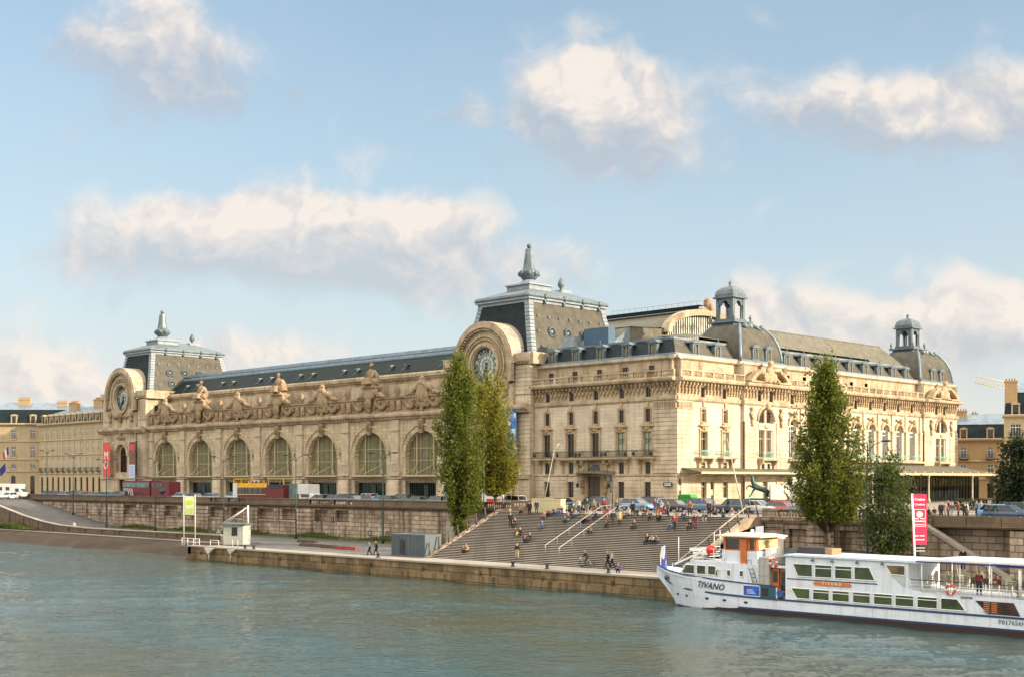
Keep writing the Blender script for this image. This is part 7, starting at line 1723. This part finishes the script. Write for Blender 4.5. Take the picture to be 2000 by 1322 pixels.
# camper van and white car coming down the ramp
p = ptz(22, 975, 268); B = empty('camper_van', (p.x, p.y, 0), 'white camper van at the far left with a dark windscreen', 'van', None, math.radians(38))
mb = MB(); mb.prism([(-3.6,.4),(3.0,.4),(3.3,1.3),(2.4,2.1),(2.7,3.0),(-3.6,3.1)],'y',-1.15,1.15); link('body', bev(mb.mesh('body',[wm_]),.12,2), B)
mb = MB(); mb.prism([(3.28,1.35),(2.45,2.05),(2.5,2.1),(3.34,1.37)],'y',-1.0,1.0); mb.box(1.5,2.3,-1.18,-1.15,1.4,2.1); mb.build('windscreen', M['carglass'], B)
mb = MB(); mb.box(-2.6,-1.4,-1.18,-1.15,1.7,2.4); mb.box(-.6,.2,-1.18,-1.15,1.7,2.4); mb.build('window', M['carglass'], B)
for x in (-2.2,2.2): mb = MB(); mb.prism([(x+.36*math.cos(2*math.pi*k/14),.36+.36*math.sin(2*math.pi*k/14)) for k in range(14)],'y',-1.18,-.95); mb.build('wheel', M['tyre'], B)
wc = car_proto('parked_car', 4.0, 1.7, 1.42, .9, .85, (.03,.14,.58,.74), 'small white car in front of the camper van at the far left'); p = ptz(17, 977, 255); wc.location = (p.x,p.y,0); wc.rotation_euler = (0,0,math.radians(-60))
for c in kids(wc): c.color = (.75,.75,.75,1)
# ---------------------------------------------------------------- bronze horse
def skin(verts, edges, name, mats, sub=1, root=0):
    me = bpy.data.meshes.new(name); me.from_pydata([v[:3] for v in verts], edges, []); o = bpy.data.objects.new(name, me); COL.objects.link(o)
    o.modifiers.new('s','SKIN'); sk = me.skin_vertices[0].data
    for i, v in enumerate(verts): sk[i].radius = (v[3], v[4] if len(v) > 4 else v[3]); sk[i].use_root = (i == root)
    if sub: sb_ = o.modifiers.new('u','SUBSURF'); sb_.levels = sub; sb_.render_levels = sub
    dg = bpy.context.evaluated_depsgraph_get(); r = bpy.data.meshes.new_from_object(o.evaluated_get(dg)); r.name = name; bpy.data.objects.remove(o)
    r.materials.clear(); [r.materials.append(m) for m in mats]; r.polygons.foreach_set('use_smooth',[True]*len(r.polygons)); return r
HV = [(0,0,1.35,.36),(-.55,0,1.25,.38),(-.95,0,1.2,.33),(.5,0,1.5,.38),(.85,0,1.7,.33),(1.1,0,2.2,.30),(1.2,0,2.65,.23),(1.25,0,2.95,.19),(1.5,0,3.05,.14),(1.8,0,3.1,.08),
      (.75,.22,1.25,.19),(.95,.24,.75,.12),(1.1,.24,.35,.085),(1.3,.24,.0,.09), (.9,-.22,1.4,.18),(1.45,-.24,1.6,.12),(1.75,-.24,1.2,.08),(1.6,-.24,.95,.08),
      (-.9,.22,.95,.26),(-.7,.24,.6,.15),(-1.05,.24,.35,.1),(-.95,.24,.0,.1), (-1.0,-.22,.95,.26),(-1.15,-.24,.55,.15),(-1.5,-.24,.4,.1),(-1.45,-.24,.0,.1), (-1.25,0,1.15,.12),(-1.55,0,.9,.15),(-1.7,0,.4,.1)]
HE = [(0,1),(1,2),(0,3),(3,4),(4,5),(5,6),(6,7),(7,8),(8,9),(3,10),(10,11),(11,12),(12,13),(3,14),(14,15),(15,16),(16,17),(1,18),(18,19),(19,20),(20,21),(2,22),(22,23),(23,24),(24,25),(2,26),(26,27),(27,28)]
hp = pt(1482, 158); H_ = empty('horse_statue', (hp.x,hp.y,0), 'green bronze horse statue with raised head on a dark plinth', 'statue', None, math.radians(222))
o = link('horse', skin(HV, HE, 'horse', [M['bronze']], 2), H_, (0,0,1.55)); o.scale = (.95,.95,.9); o.rotation_euler = (0,math.radians(-8),0)
mb = MB(); mb.box(-1.6,1.6,-.7,.7,0,1.58); mb.box(-1.8,1.8,-.8,.8,0,.2); mb.build('plinth', M['bronze'], H_)
mb = MB(); mb.tube([(-1.4,.3,1.6),(-2.1,0,1.9),(-1.6,-.4,2.2)],.06,5); mb.box(-2.2,-1.4,-.5,.5,1.5,1.66); mb.build('harrow', M['bronze'], H_)
# ---------------------------------------------------------------- people
M['skin'] = flat('skin', (.42,.25,.17), .6, 0, .08); M['cloth'] = objcol('cloth', .85, 0, 0, .25); M['hair'] = objcol('hair', .7)
def hand(V, E, R, wi, d, side):
    w = np.array(V[wi][:3]); d = np.array(d)/np.linalg.norm(d); s = np.cross(d, [0,1,0]); s /= np.linalg.norm(s)+1e-6; f = np.cross(s, d)
    pi_ = len(V); V.append((*(w+d*.07), .032)); E.append((wi, pi_))
    for k, L in enumerate((.07,.08,.075,.06)):
        b = w+d*.1+f*(k-1.5)*.022; i = len(V); V += [(*b,.010), (*(b+d*L*.5+s*.01*side),.009), (*(b+d*L+s*.03*side),.008)]; E += [(pi_,i),(i,i+1),(i+1,i+2)]
    i = len(V); V += [(*(w+d*.04+f*.045),.012),(*(w+d*.08+f*.075),.010)]; E += [(pi_,i),(i,i+1)]
def figure(P):
    """P: joints for pelvis, chest, head, elbows, wrists, knees, ankles"""
    pv, ch, hd = map(np.array, (P['pelvis'], P['chest'], P['head']))
    V = [(*pv,.15,.11),(*((pv+ch)/2),.135,.10),(*ch,.155,.11),(*(ch+(hd-ch)*.38),.065),(*(hd-(hd-ch)*.22),.07),(*hd,.095),(*(hd+(hd-ch)*.28),.085)]; E = [(0,1),(1,2),(2,3),(3,4),(4,5),(5,6)]
    f = np.array([0,-1,0.]); V.append((*(hd-(hd-ch)*.0+f*.10),.022)); E.append((5,7))
    bones = [((pv+ch)/2, ch, 'top'), (pv, (pv+ch)/2, 'top'), (hd-(hd-ch)*.2, hd+(hd-ch)*.3, 'head'), (ch+(hd-ch)*.2, hd-(hd-ch)*.25, 'neck')]
    for s, k in ((-1,'l'),(1,'r')):
        sh = ch+np.array([s*.19,0,.05]); el = np.array(P['el'+k]); wr = np.array(P['wr'+k]); i = len(V)
        V += [(*sh,.062),(*el,.045),(*wr,.03)]; E += [(2,i),(i,i+1),(i+1,i+2)]; bones += [(sh,el,'top'),(el,wr-(wr-el)*.08,'top'),(wr,wr+(wr-el)*.6,'hand')]; hand(V, E, None, i+2, wr-el, s)
        hp_ = pv+np.array([s*.10,0,-.04]); kn = np.array(P['kn'+k]); an = np.array(P['an'+k]); to = an+np.array([s*.02,-.17,-.045]) if 'to' not in P else an+np.array(P['to']); i = len(V)
        V += [(*hp_,.095),(*kn,.062),(*an,.042),(*to,.035)]; E += [(0,i),(i,i+1),(i+1,i+2),(i+2,i+3)]; bones += [(hp_,kn,'leg'),(kn,an+(kn-an)*.12,'leg'),(an,to,'shoe')]
    me = skin(V, E, 'person', [M['skin']], 1)
    # eyes as dark dots on the continuous head
    n = len(me.vertices); co_ = np.empty(n*3, np.float32); me.vertices.foreach_get('co', co_); co_ = co_.reshape(-1,3); nn = np.empty(n*3, np.float32); me.vertices.foreach_get('normal', nn); nn = nn.reshape(-1,3)
    def sd(p, a, b): ab = b-a; t = max(0, min(1, np.dot(p-a, ab)/max(1e-9,np.dot(ab,ab)))); return np.linalg.norm(p-(a+ab*t))
    cls = []
    for p in me.polygons:
        c = np.array(p.center); kk = min(bones, key=lambda b: sd(c, b[0], b[1])); k = kk[2]
        if k == 'head' and (c[1] > hd[1]-.02 or c[2] > hd[2]+.075*(1 if hd[2] > .3 else 1)): k = 'hair'
        cls.append(k)
    out = {'person': me}
    for nm, keys, off, mt in (('jacket',('top',),.022,'cloth'),('trousers',('leg',),.018,'cloth'),('shoes',('shoe',),.012,'tyre'),('hair',('hair',),.014,'hair')):
        fs = [list(p.vertices) for p, k in zip(me.polygons, cls) if k in keys]; ids = sorted({i for q in fs for i in q}); mp = {i: j for j, i in enumerate(ids)}
        m2 = bpy.data.meshes.new(nm); m2.from_pydata([tuple(co_[i]+nn[i]*off) for i in ids], [], [[mp[i] for i in q] for q in fs]); m2.materials.append(M[mt]); m2.polygons.foreach_set('use_smooth',[True]*len(m2.polygons)); m2.update(); out[nm] = m2
    return out
POSE = {
 'stand': dict(pelvis=(0,0,.95),chest=(0,.0,1.33),head=(0,-.01,1.63),ell=(-.25,.03,1.1),elr=(.25,.03,1.1),wrl=(-.26,-.06,.86),wrr=(.26,-.06,.86),knl=(-.11,-.02,.5),knr=(.11,-.02,.5),anl=(-.12,.03,.085),anr=(.12,.03,.085)),
 'walk': dict(pelvis=(0,0,.93),chest=(0,-.03,1.31),head=(0,-.07,1.61),ell=(-.24,.12,1.1),elr=(.24,-.08,1.1),wrl=(-.24,.14,.86),wrr=(.22,-.26,.95),knl=(-.1,-.18,.52),knr=(.1,.02,.5),anl=(-.1,-.26,.1),anr=(.1,.32,.14)),
 'sit': dict(pelvis=(0,0,.14),chest=(0,-.03,.52),head=(0,-.08,.82),ell=(-.26,-.12,.32),elr=(.26,-.12,.32),wrl=(-.16,-.34,.30),wrr=(.16,-.34,.30),knl=(-.13,-.42,.18),knr=(.13,-.42,.18),anl=(-.12,-.44,-.24),anr=(.13,-.40,-.24)),
 'hunch': dict(pelvis=(0,0,.14),chest=(0,-.14,.48),head=(.02,-.27,.72),ell=(-.25,-.30,.26),elr=(.25,-.30,.26),wrl=(-.06,-.44,.34),wrr=(.06,-.44,.34),knl=(-.16,-.40,.24),knr=(.16,-.40,.24),anl=(-.10,-.34,-.24),anr=(.12,-.34,-.24)),
 'ride': dict(pelvis=(0,.05,.98),chest=(0,-.12,1.33),head=(0,-.20,1.62),ell=(-.25,-.24,1.12),elr=(.25,-.24,1.12),wrl=(-.24,-.50,1.05),wrr=(.24,-.50,1.05),knl=(-.12,-.28,.72),knr=(.12,-.16,.55),anl=(-.12,-.12,.38),anr=(.12,.0,.16)),
}
FIG = {k: figure(v) for k, v in POSE.items()}
C_ = dict(bk=(.015,.015,.018), nv=(.02,.03,.09), gy=(.18,.18,.19), wh=(.65,.64,.62), rd=(.45,.02,.03), bl=(.04,.15,.45), sk=(.06,.30,.60), tn=(.45,.34,.18), yl=(.62,.48,.18), gn=(.04,.09,.05), br=(.12,.06,.035), pk=(.5,.22,.2), og=(.50,.22,.06), pu=(.10,.06,.28), jn=(.05,.09,.18), mr=(.16,.03,.05), tl=(.03,.12,.13), be=(.40,.32,.22))
C_ = {k: tuple(.72*(.75*x+.25*(sum(v)/3)) for x in v) for k, v in C_.items()}
HC = [(.03,.02,.012),(.09,.05,.025),(.02,.016,.012),(.25,.16,.07)]
def person(pose, loc, face, top, bot, label, group=None, sc=1.0, hair=None, coat=False):
    r = link('person', FIG[pose]['person'], None, loc, math.radians(face)); r.scale = (sc,)*3; tag(r, label, 'person', group)
    for k, c in (('jacket', top), ('trousers', bot), ('shoes', 'bk'), ('hair', None)):
        if k == 'shoes' and pose in (): continue
        o = link(k, FIG[pose][k], r); o.color = (*(C_[c] if c else (hair or HC[random.randrange(4)])), 1)
    if coat:
        mb = MB(); mb.lathe((0,.01,0),[(.24,.62),(.23,.95),(.2,1.2),(.15,1.42)],12); o = mb.build('coat', M['cloth'], r); o.color = (*C_[top],1)
    return r
# px, y of the feet (or of the seat), pose, facing, top, trousers, text
PP = [
 (997,1029,'stand',20,'bk','bk','person in black standing on the left part of the steps, hands down'),
 (1007,1027,'sit',10,'mr','bk','person in dark red sitting beside the black clad standing person on the left steps'),
 (1034,1007,'stand',200,'bk','bk','person in black at the top left of the steps, back turned'),
 (1063,1014,'sit',0,'be','br','person in beige top sitting alone near the top left of the steps'),
 (1009,1046,'hunch',15,'mr','gy','person in maroon with yellow bag hunched on the left steps'),(1017,1045,'sit',-10,'bk','bk','person in black beside the yellow bag on the left steps'),
 (1026,1059,'hunch',60,'bk','nv','person in black bending on the steps left of the handrails'),(1036,1056,'sit',0,'nv','nv','person in navy sitting on the steps left of the handrails'),
 (906,1077,'hunch',60,'br','bk','person in brown crouching at the foot of the steps near the container'),(912,1077,'sit',10,'yl','bk','person with a yellow top sitting at the foot of the steps near the container'),
 (1010,1091,'stand',0,'bk','yl','person in black jacket and yellow trousers near the bottom of the steps'),
 (1092,1003,'sit',10,'og','bl','person in orange top and blue jeans at the top of the steps'),(1098,1002,'sit',-10,'rd','bl','person in red top sitting on the top step in blue jeans'),
 (1110,1016,'sit',30,'tl','gy','person in teal sitting below the top row, left of the handrails'),(1118,1008,'sit',0,'br','jn','person in brown jacket sitting near the top left of the handrails'),(1125,1008,'sit',-20,'wh','jn','person in white top sitting near the top left of the handrails'),
 (1104,1021,'hunch',50,'tl','gn','person in dark teal lounging on the steps left of the handrails'),
 (1139,1020,'hunch',20,'bk','bk','person in black crouched between the two handrails'),(1149,1018,'hunch',-30,'br','bk','person in brown crouched between the two handrails'),
 (1140,1001,'sit',0,'bk','gy','person in black sitting on the top step between the handrails'),(1147,1000,'stand',0,'gn','be','person in olive and beige standing above the handrails'),
 (1180,1000,'stand',10,'rd','bk','person in bright red jacket at the top of the right handrail'),(1186,1005,'sit',0,'rd','rd','person all in red sitting under the right handrail'),(1172,997,'sit',0,'rd','bk','person in a red top sitting on the kerb left of the red jacket'),
 (1197,1026,'stand',200,'nv','gn','person in navy coat beside the person in the yellow raincoat'),(1210,1026,'stand',190,'yl','br','person in long pale yellow raincoat on the upper steps'),(1186,1028,'hunch',30,'br','br','person in brown crouching left of the navy coat'),
 (1228,1006,'sit',0,'wh','gy','person in white top sitting at the top of the steps before the blue car'),(1236,1009,'stand',0,'bk','bk','person in black and white standing before the light blue car'),
 (1260,1005,'sit',20,'mr','br','person in maroon sitting on the top step right of the light blue car'),(1284,1008,'stand',10,'bl','og','person in blue jersey among the group before the black car'),(1292,1007,'walk',-20,'wh','rd','person in white shirt in the group before the black car'),(1280,1002,'stand',0,'rd','bl','person in red shirt in the group before the black car'),
 (1300,1004,'sit',0,'mr','bk','person in dark red sitting right of the group before the black car'),(1288,1018,'hunch',30,'bk','bk','person in black crouching below the group before the black car'),
 (1312,1030,'sit',0,'sk','jn','person in pale blue sitting beside the person in the red top'),(1317,1036,'walk',30,'rd','bk','person in red top and black trousers walking down the right steps'),
 (1325,1004,'hunch',0,'bk','be','person in black bending at the top of the steps right of the group'),(1348,1010,'walk',0,'og','bk','person in orange top standing before the blue grey suv'),(1371,1000,'stand',0,'sk','jn','person in bright blue shirt before the blue grey suv'),
 (1377,1016,'hunch',40,'bk','wh','person in black jacket and white trousers seated below the blue shirt'),(1358,1036,'walk',20,'mr','mr','person in dark maroon walking on the right steps'),(1349,1032,'sit',0,'bk','bk','person in black just left of the maroon walker'),
 (1265,1060,'sit',0,'bk','bk','person in black with white shoes, left of the seated trio on the lower steps'),(1275,1059,'hunch',10,'wh','bk','person in white top in the middle of the seated trio on the lower steps'),(1285,1060,'hunch',-10,'gy','bk','person in grey top, right of the seated trio on the lower steps'),
 (1188,1111,'walk',-60,'bk','bk','person in black walking on the quay, left of the pair below the steps'),(1196,1112,'walk',-60,'wh','bk','person in white shirt walking on the quay, right of the pair below the steps'),(1209,1120,'hunch',0,'pu','nv','person in purple jacket with a backpack at the quay edge'),
 (722,1084,'walk',-60,'gy','bk','person in grey walking on the left quay, left of the pair by the container'),(735,1084,'walk',-60,'bk','bk','person in black walking on the left quay, right of the pair by the container'),
 (1455,1000,'stand',0,'wh','bk','person in white at the top of the leaning pole'),(1463,1001,'stand',0,'br','bk','person in brown at the foot of the leaning pole'),
 (1398,1005,'hunch',20,'br','bk','person in brown sitting on the top step near the guard rail'),(1430,1006,'sit',0,'pk','wh','person in pink sitting behind the guard rail'),
]
for (px, py, ps, fc, t, b, lab) in PP:
    g = ground(px, py); cam_face = 45+fc
    if ps in ('sit','hunch') and QZ+.1 < g.z: fc0 = fc*.6
    else: fc0 = fc+20
    if ps in ('sit','hunch') and g.z <= QZ+.1: g.z += .26
    person(ps, (g.x, g.y, g.z), fc0, t, b, lab, None, .97+.05*random.random(), coat=(t == 'yl' and 'rain' in lab))
# plaza crowd near the entrance, at the right
for px, Y, t, b, ps, lab in ((1815,-27,'bk','bk','sit','person in black sitting behind the right parapet, nearest the crimson flag'),(1826,-26,'br','gy','sit','person in brown, second from the crimson flag behind the parapet'),(1838,-27,'gn','bk','stand','person in dark green behind the parapet right of the crimson flag'),(1846,-24,'pk','be','walk','person in pink behind the parapet before the glazed entrance'),
   (1860,-27,'gy','wh','stand','person in grey jacket behind the middle of the right parapet'),(1872,-24,'rd','bk','stand','person in red jacket behind the middle of the right parapet'),(1884,-27,'bk','bk','stand','person in black behind the right parapet left of the white shirt'),(1889,-26,'wh','nv','stand','person in white shirt and navy trousers behind the right parapet'),
   (1908,-18,'sk','nv','stand','person in sky blue top near the second canopy post'),(1916,-16,'tn','rd','stand','person in tan near the second canopy post'),(1930,-15,'bl','bk','walk','person in blue walking near the right end of the canopy'),(1934,-12,'bk','wh','stand','person in black near the right end of the canopy'),
   (1790,-24,'jn','bk','stand','person in denim just behind the crimson flag'),(1852,-16,'nv','br','stand','person in navy far back under the canopy'),(1600,-14,'og','jn','stand','person in orange under the poplar at the side facade'),(1556,-12,'pk','bk','stand','person in pink left of the poplar at the side facade'),(1546,-10,'bk','bk','stand','person in black beside the white stand')):
    person(ps, (xY(px,Y), Y, .35 if ps == 'sit' else .01), random.randrange(-60,100), t, b, lab)
for k, (px, py, ps, t, b, lab) in enumerate(((1018,1000,'sit','be','bk','in beige on the low wall above the left steps'),(1048,1004,'stand','nv','jn','in navy in front of the cream barrier block'),(1073,1006,'hunch','rd','bk','in red crouching right of the cream barrier block'),(1082,1004,'sit','gy','jn','in grey sitting left of the orange top'),
   (1130,1003,'stand','wh','jn','in white standing left of the upper handrail end'),(1160,1003,'walk','tn','br','in tan walking between the handrail tops'),(1165,1012,'sit','nv','bk','in navy sitting just left of the right handrail'),(1205,1004,'stand','gy','bk','in grey standing behind the yellow raincoat'),(1218,1010,'sit','pk','jn','in pink sitting right of the yellow raincoat'),
   (1246,1006,'hunch','bk','gy','in black hunched in front of the light blue car'),(1270,1012,'sit','tl','bk','in teal sitting left of the blue jersey'),(1305,1010,'stand','gy','nv','in grey standing right of the white shirt group'),(1320,1018,'sit','be','br','in beige sitting above the red top walker'),(1335,1014,'sit','nv','jn','in navy sitting left of the orange top walker'),
   (1362,1012,'sit','wh','bk','in white sitting below the orange top walker'),(1385,1008,'stand','mr','bk','in maroon standing right of the bright blue shirt'),(1412,1010,'sit','gn','jn','in green sitting near the right end of the top step'),(1240,1030,'sit','br','bk','in brown sitting alone midway up the steps'),(1155,1040,'hunch','gy','bk','in grey hunched between the handrails midway up'),(1060,1030,'sit','bl','jn','in blue sitting alone left of the handrails'))):
    g = ground(px, py); person(ps, (g.x, g.y, g.z), random.randrange(-40,50), t, b, 'person '+lab, None, .95+.06*random.random())
# bus passengers, boat crew, ramp walkers
for k, (dx, t) in enumerate(((-5.0,'br'),(-4.0,'wh'),(-3.0,'rd'),(-1.9,'mr'),(-.6,'rd'),(.6,'be'),(1.8,'bl'))):
    person('sit', (xY(516,-18)+dx, -18.4, 2.95), 90, t, 'jn', 'passenger in %s top on the open deck of the tour bus' % {'br':'brown','wh':'white','rd':'red' if k == 2 else 'scarlet','mr':'maroon','be':'beige','bl':'blue'}[t])
x_ = xY(1905, YN+.6); person('stand', (x_, YN+1.2, -4.33), 30, 'rd', 'nv', 'person in red jacket on the upper deck of the boat')
p = ptz(131,1024,225); person('walk', (p.x,-38.6, float(np.interp(p.x,[a for a,_ in RX],[b for _,b in RX]))), 70, 'wh', 'bk', 'person in white top walking on the lower ramp')
p = Vector((xY(427,-38),-38,QZ)); person('stand', p, 40, 'wh', 'nv', 'person in white shirt standing left of the kiosk')
p = Vector((xY(1886,-36),-36.5,-4.0)); person('stand', p, 40, 'bk', 'bk', 'person in black standing at the foot of the narrow stone stair', None, 1.1)
# cyclist
g = ground(1146,1107); bk = empty('bicycle', g, 'pale frame bicycle ridden at the foot of the steps', 'bicycle', None, math.radians(-70))
fm = flat('bike_frame', (.6,.6,.5), .4)
for y in (-.52,.52): 
    mb = MB(); mb.tube([(0,y+.34*math.cos(2*math.pi*k/18),.35+.34*math.sin(2*math.pi*k/18)) for k in range(19)],.022,5); mb.build('wheel', M['tyre'], bk)
mb = MB(); [mb.tube(q,.022,5) for q in ([(0,.52,.35),(0,.08,.33),(0,.18,.88)],[(0,.08,.33),(0,-.38,.85),(0,-.52,.35)],[(0,.15,.75),(0,-.38,.85)],[(0,.52,.35),(0,.15,.75)])]; mb.build('frame', fm, bk)
mb = MB(); mb.tube([(-.24,-.45,1.03),(0,-.38,.98),(.24,-.45,1.03)],.018,5); mb.tube([(0,-.38,.85),(0,-.38,.98)],.018,5); mb.build('handlebar', M['iron'], bk)
mb = MB(); mb.ell((0,.2,.92),(.08,.14,.04)); mb.build('saddle', M['iron'], bk)
mb = MB(); mb.box(-.16,.16,-.75,-.45,.72,.95); mb.build('basket', M['cream'], bk)
person('ride', g, -70, 'gn', 'jn', 'person in dark green jacket riding the bicycle at the foot of the steps')
mb = MB(); mb.ell((0,0,.28),(.16,.12,.28)); mb.tube([(-.06,0,.52),(0,0,.62),(.06,0,.52)],.012,5)
g = ground(1010,1049); tag(mb.build('bag', flat('bag_yellow',(.7,.5,.03),.6), None, g), 'bright yellow bag on the steps beside the person in maroon', 'bag')
# motor scooters on the plaza
for px, py, c, lab in ((1122,1000,(.04,.08,.04),'dark green scooter parked left of the wooden entrance door'),(1113,999,(.5,.45,.4),'pale scooter parked beside the dark green one')):
    g = ground(px,py); s_ = empty('scooter', g, lab, 'scooter', None, math.radians(20)); pm_ = flat('scooter%g'%c[0], c, .4)
    mb = MB(); mb.prism([(-.75,.35),(-.1,.3),(.35,.3),(.6,1.0),(.5,1.05),(.25,.45),(-.05,.5),(-.15,.85),(-.8,.85)],'y',-.16,.16); link('body', bev(mb.mesh('body',[pm_]),.04), s_)
    for x in (-.6,.72): mb = MB(); mb.prism([(x+.24*math.cos(2*math.pi*k/12),.24+.24*math.sin(2*math.pi*k/12)) for k in range(12)],'y',-.06,.06); mb.build('wheel', M['tyre'], s_)
    mb = MB(); mb.tube([(.5,-.3,1.1),(.45,0,1.05),(.5,.3,1.1)],.025,5); mb.tube([(.72,0,.3),(.5,0,1.05)],.04,5); mb.build('handlebar', M['iron'], s_)

# ---------------------------------------------------------------- tidy up: a part that ended up as a few separate pieces becomes that many parts
def split_parts():
    skip = {'crown','limbs','grass','hedge','water','lettering','numeral','modillions','balusters','glazing_bars','guard_rail'}
    for o in [o for o in bpy.data.objects if o.type == 'MESH' and o.parent is not None and o.data.users == 1 and o.name.split('.')[0] not in skip and len(o.data.vertices) < 30000 and not o.children]:
        me = o.data; n = len(me.vertices); co_ = np.empty(n*3, np.float32); me.vertices.foreach_get('co', co_); co_ = co_.reshape(-1,3)
        par = list(range(n))
        def fnd(a):
            while par[a] != a: par[a] = par[par[a]]; a = par[a]
            return a
        ed = np.empty(len(me.edges)*2, np.int32); me.edges.foreach_get('vertices', ed)
        for a, b in ed.reshape(-1,2).tolist():
            a, b = fnd(a), fnd(b)
            if a != b: par[a] = b
        rt = np.array([fnd(i) for i in range(n)]); ids, inv_ = np.unique(rt, return_inverse=True)
        if len(ids) < 2 or len(ids) > 900: continue
        lo = np.full((len(ids),3), 1e9); hi = np.full((len(ids),3), -1e9); np.minimum.at(lo, inv_, co_); np.maximum.at(hi, inv_, co_)
        g = list(range(len(ids)))
        def fg(a):
            while g[a] != a: g[a] = g[g[a]]; a = g[a]
            return a
        cl = None
        for e in (.05, .15, .35, .8):
            g = list(range(len(ids)))
            for i in range(len(ids)-1):
                ov = np.all((lo[i]-e <= hi[i+1:]) & (hi[i]+e >= lo[i+1:]), axis=1)
                for j in np.nonzero(ov)[0]:
                    a, b = fg(i), fg(i+1+int(j))
                    if a != b: g[a] = b
            c_ = np.array([fg(i) for i in range(len(ids))])[inv_]; k_ = len(np.unique(c_))
            if k_ == 1: break
            if k_ <= 14: cl = c_; cs_ = np.unique(cl); break
        if cl is None: continue
        polys = [list(p.vertices) for p in me.polygons]; mi = [p.material_index for p in me.polygons]; sm_ = [p.use_smooth for p in me.polygons]
        for q, c in enumerate(cs_):
            sel = [k for k, p in enumerate(polys) if cl[p[0]] == c]; vid = sorted({v for k in sel for v in polys[k]}); mp = {v: j for j, v in enumerate(vid)}
            m2 = bpy.data.meshes.new(me.name); m2.from_pydata([tuple(co_[v]) for v in vid], [], [[mp[v] for v in polys[k]] for k in sel])
            for m_ in me.materials: m2.materials.append(m_)
            m2.polygons.foreach_set('material_index', [mi[k] for k in sel]); m2.polygons.foreach_set('use_smooth', [sm_[k] for k in sel]); m2.update()
            if q == 0: o.data = m2
            else:
                n2 = o.copy(); n2.data = m2; COL.objects.link(n2)
split_parts()
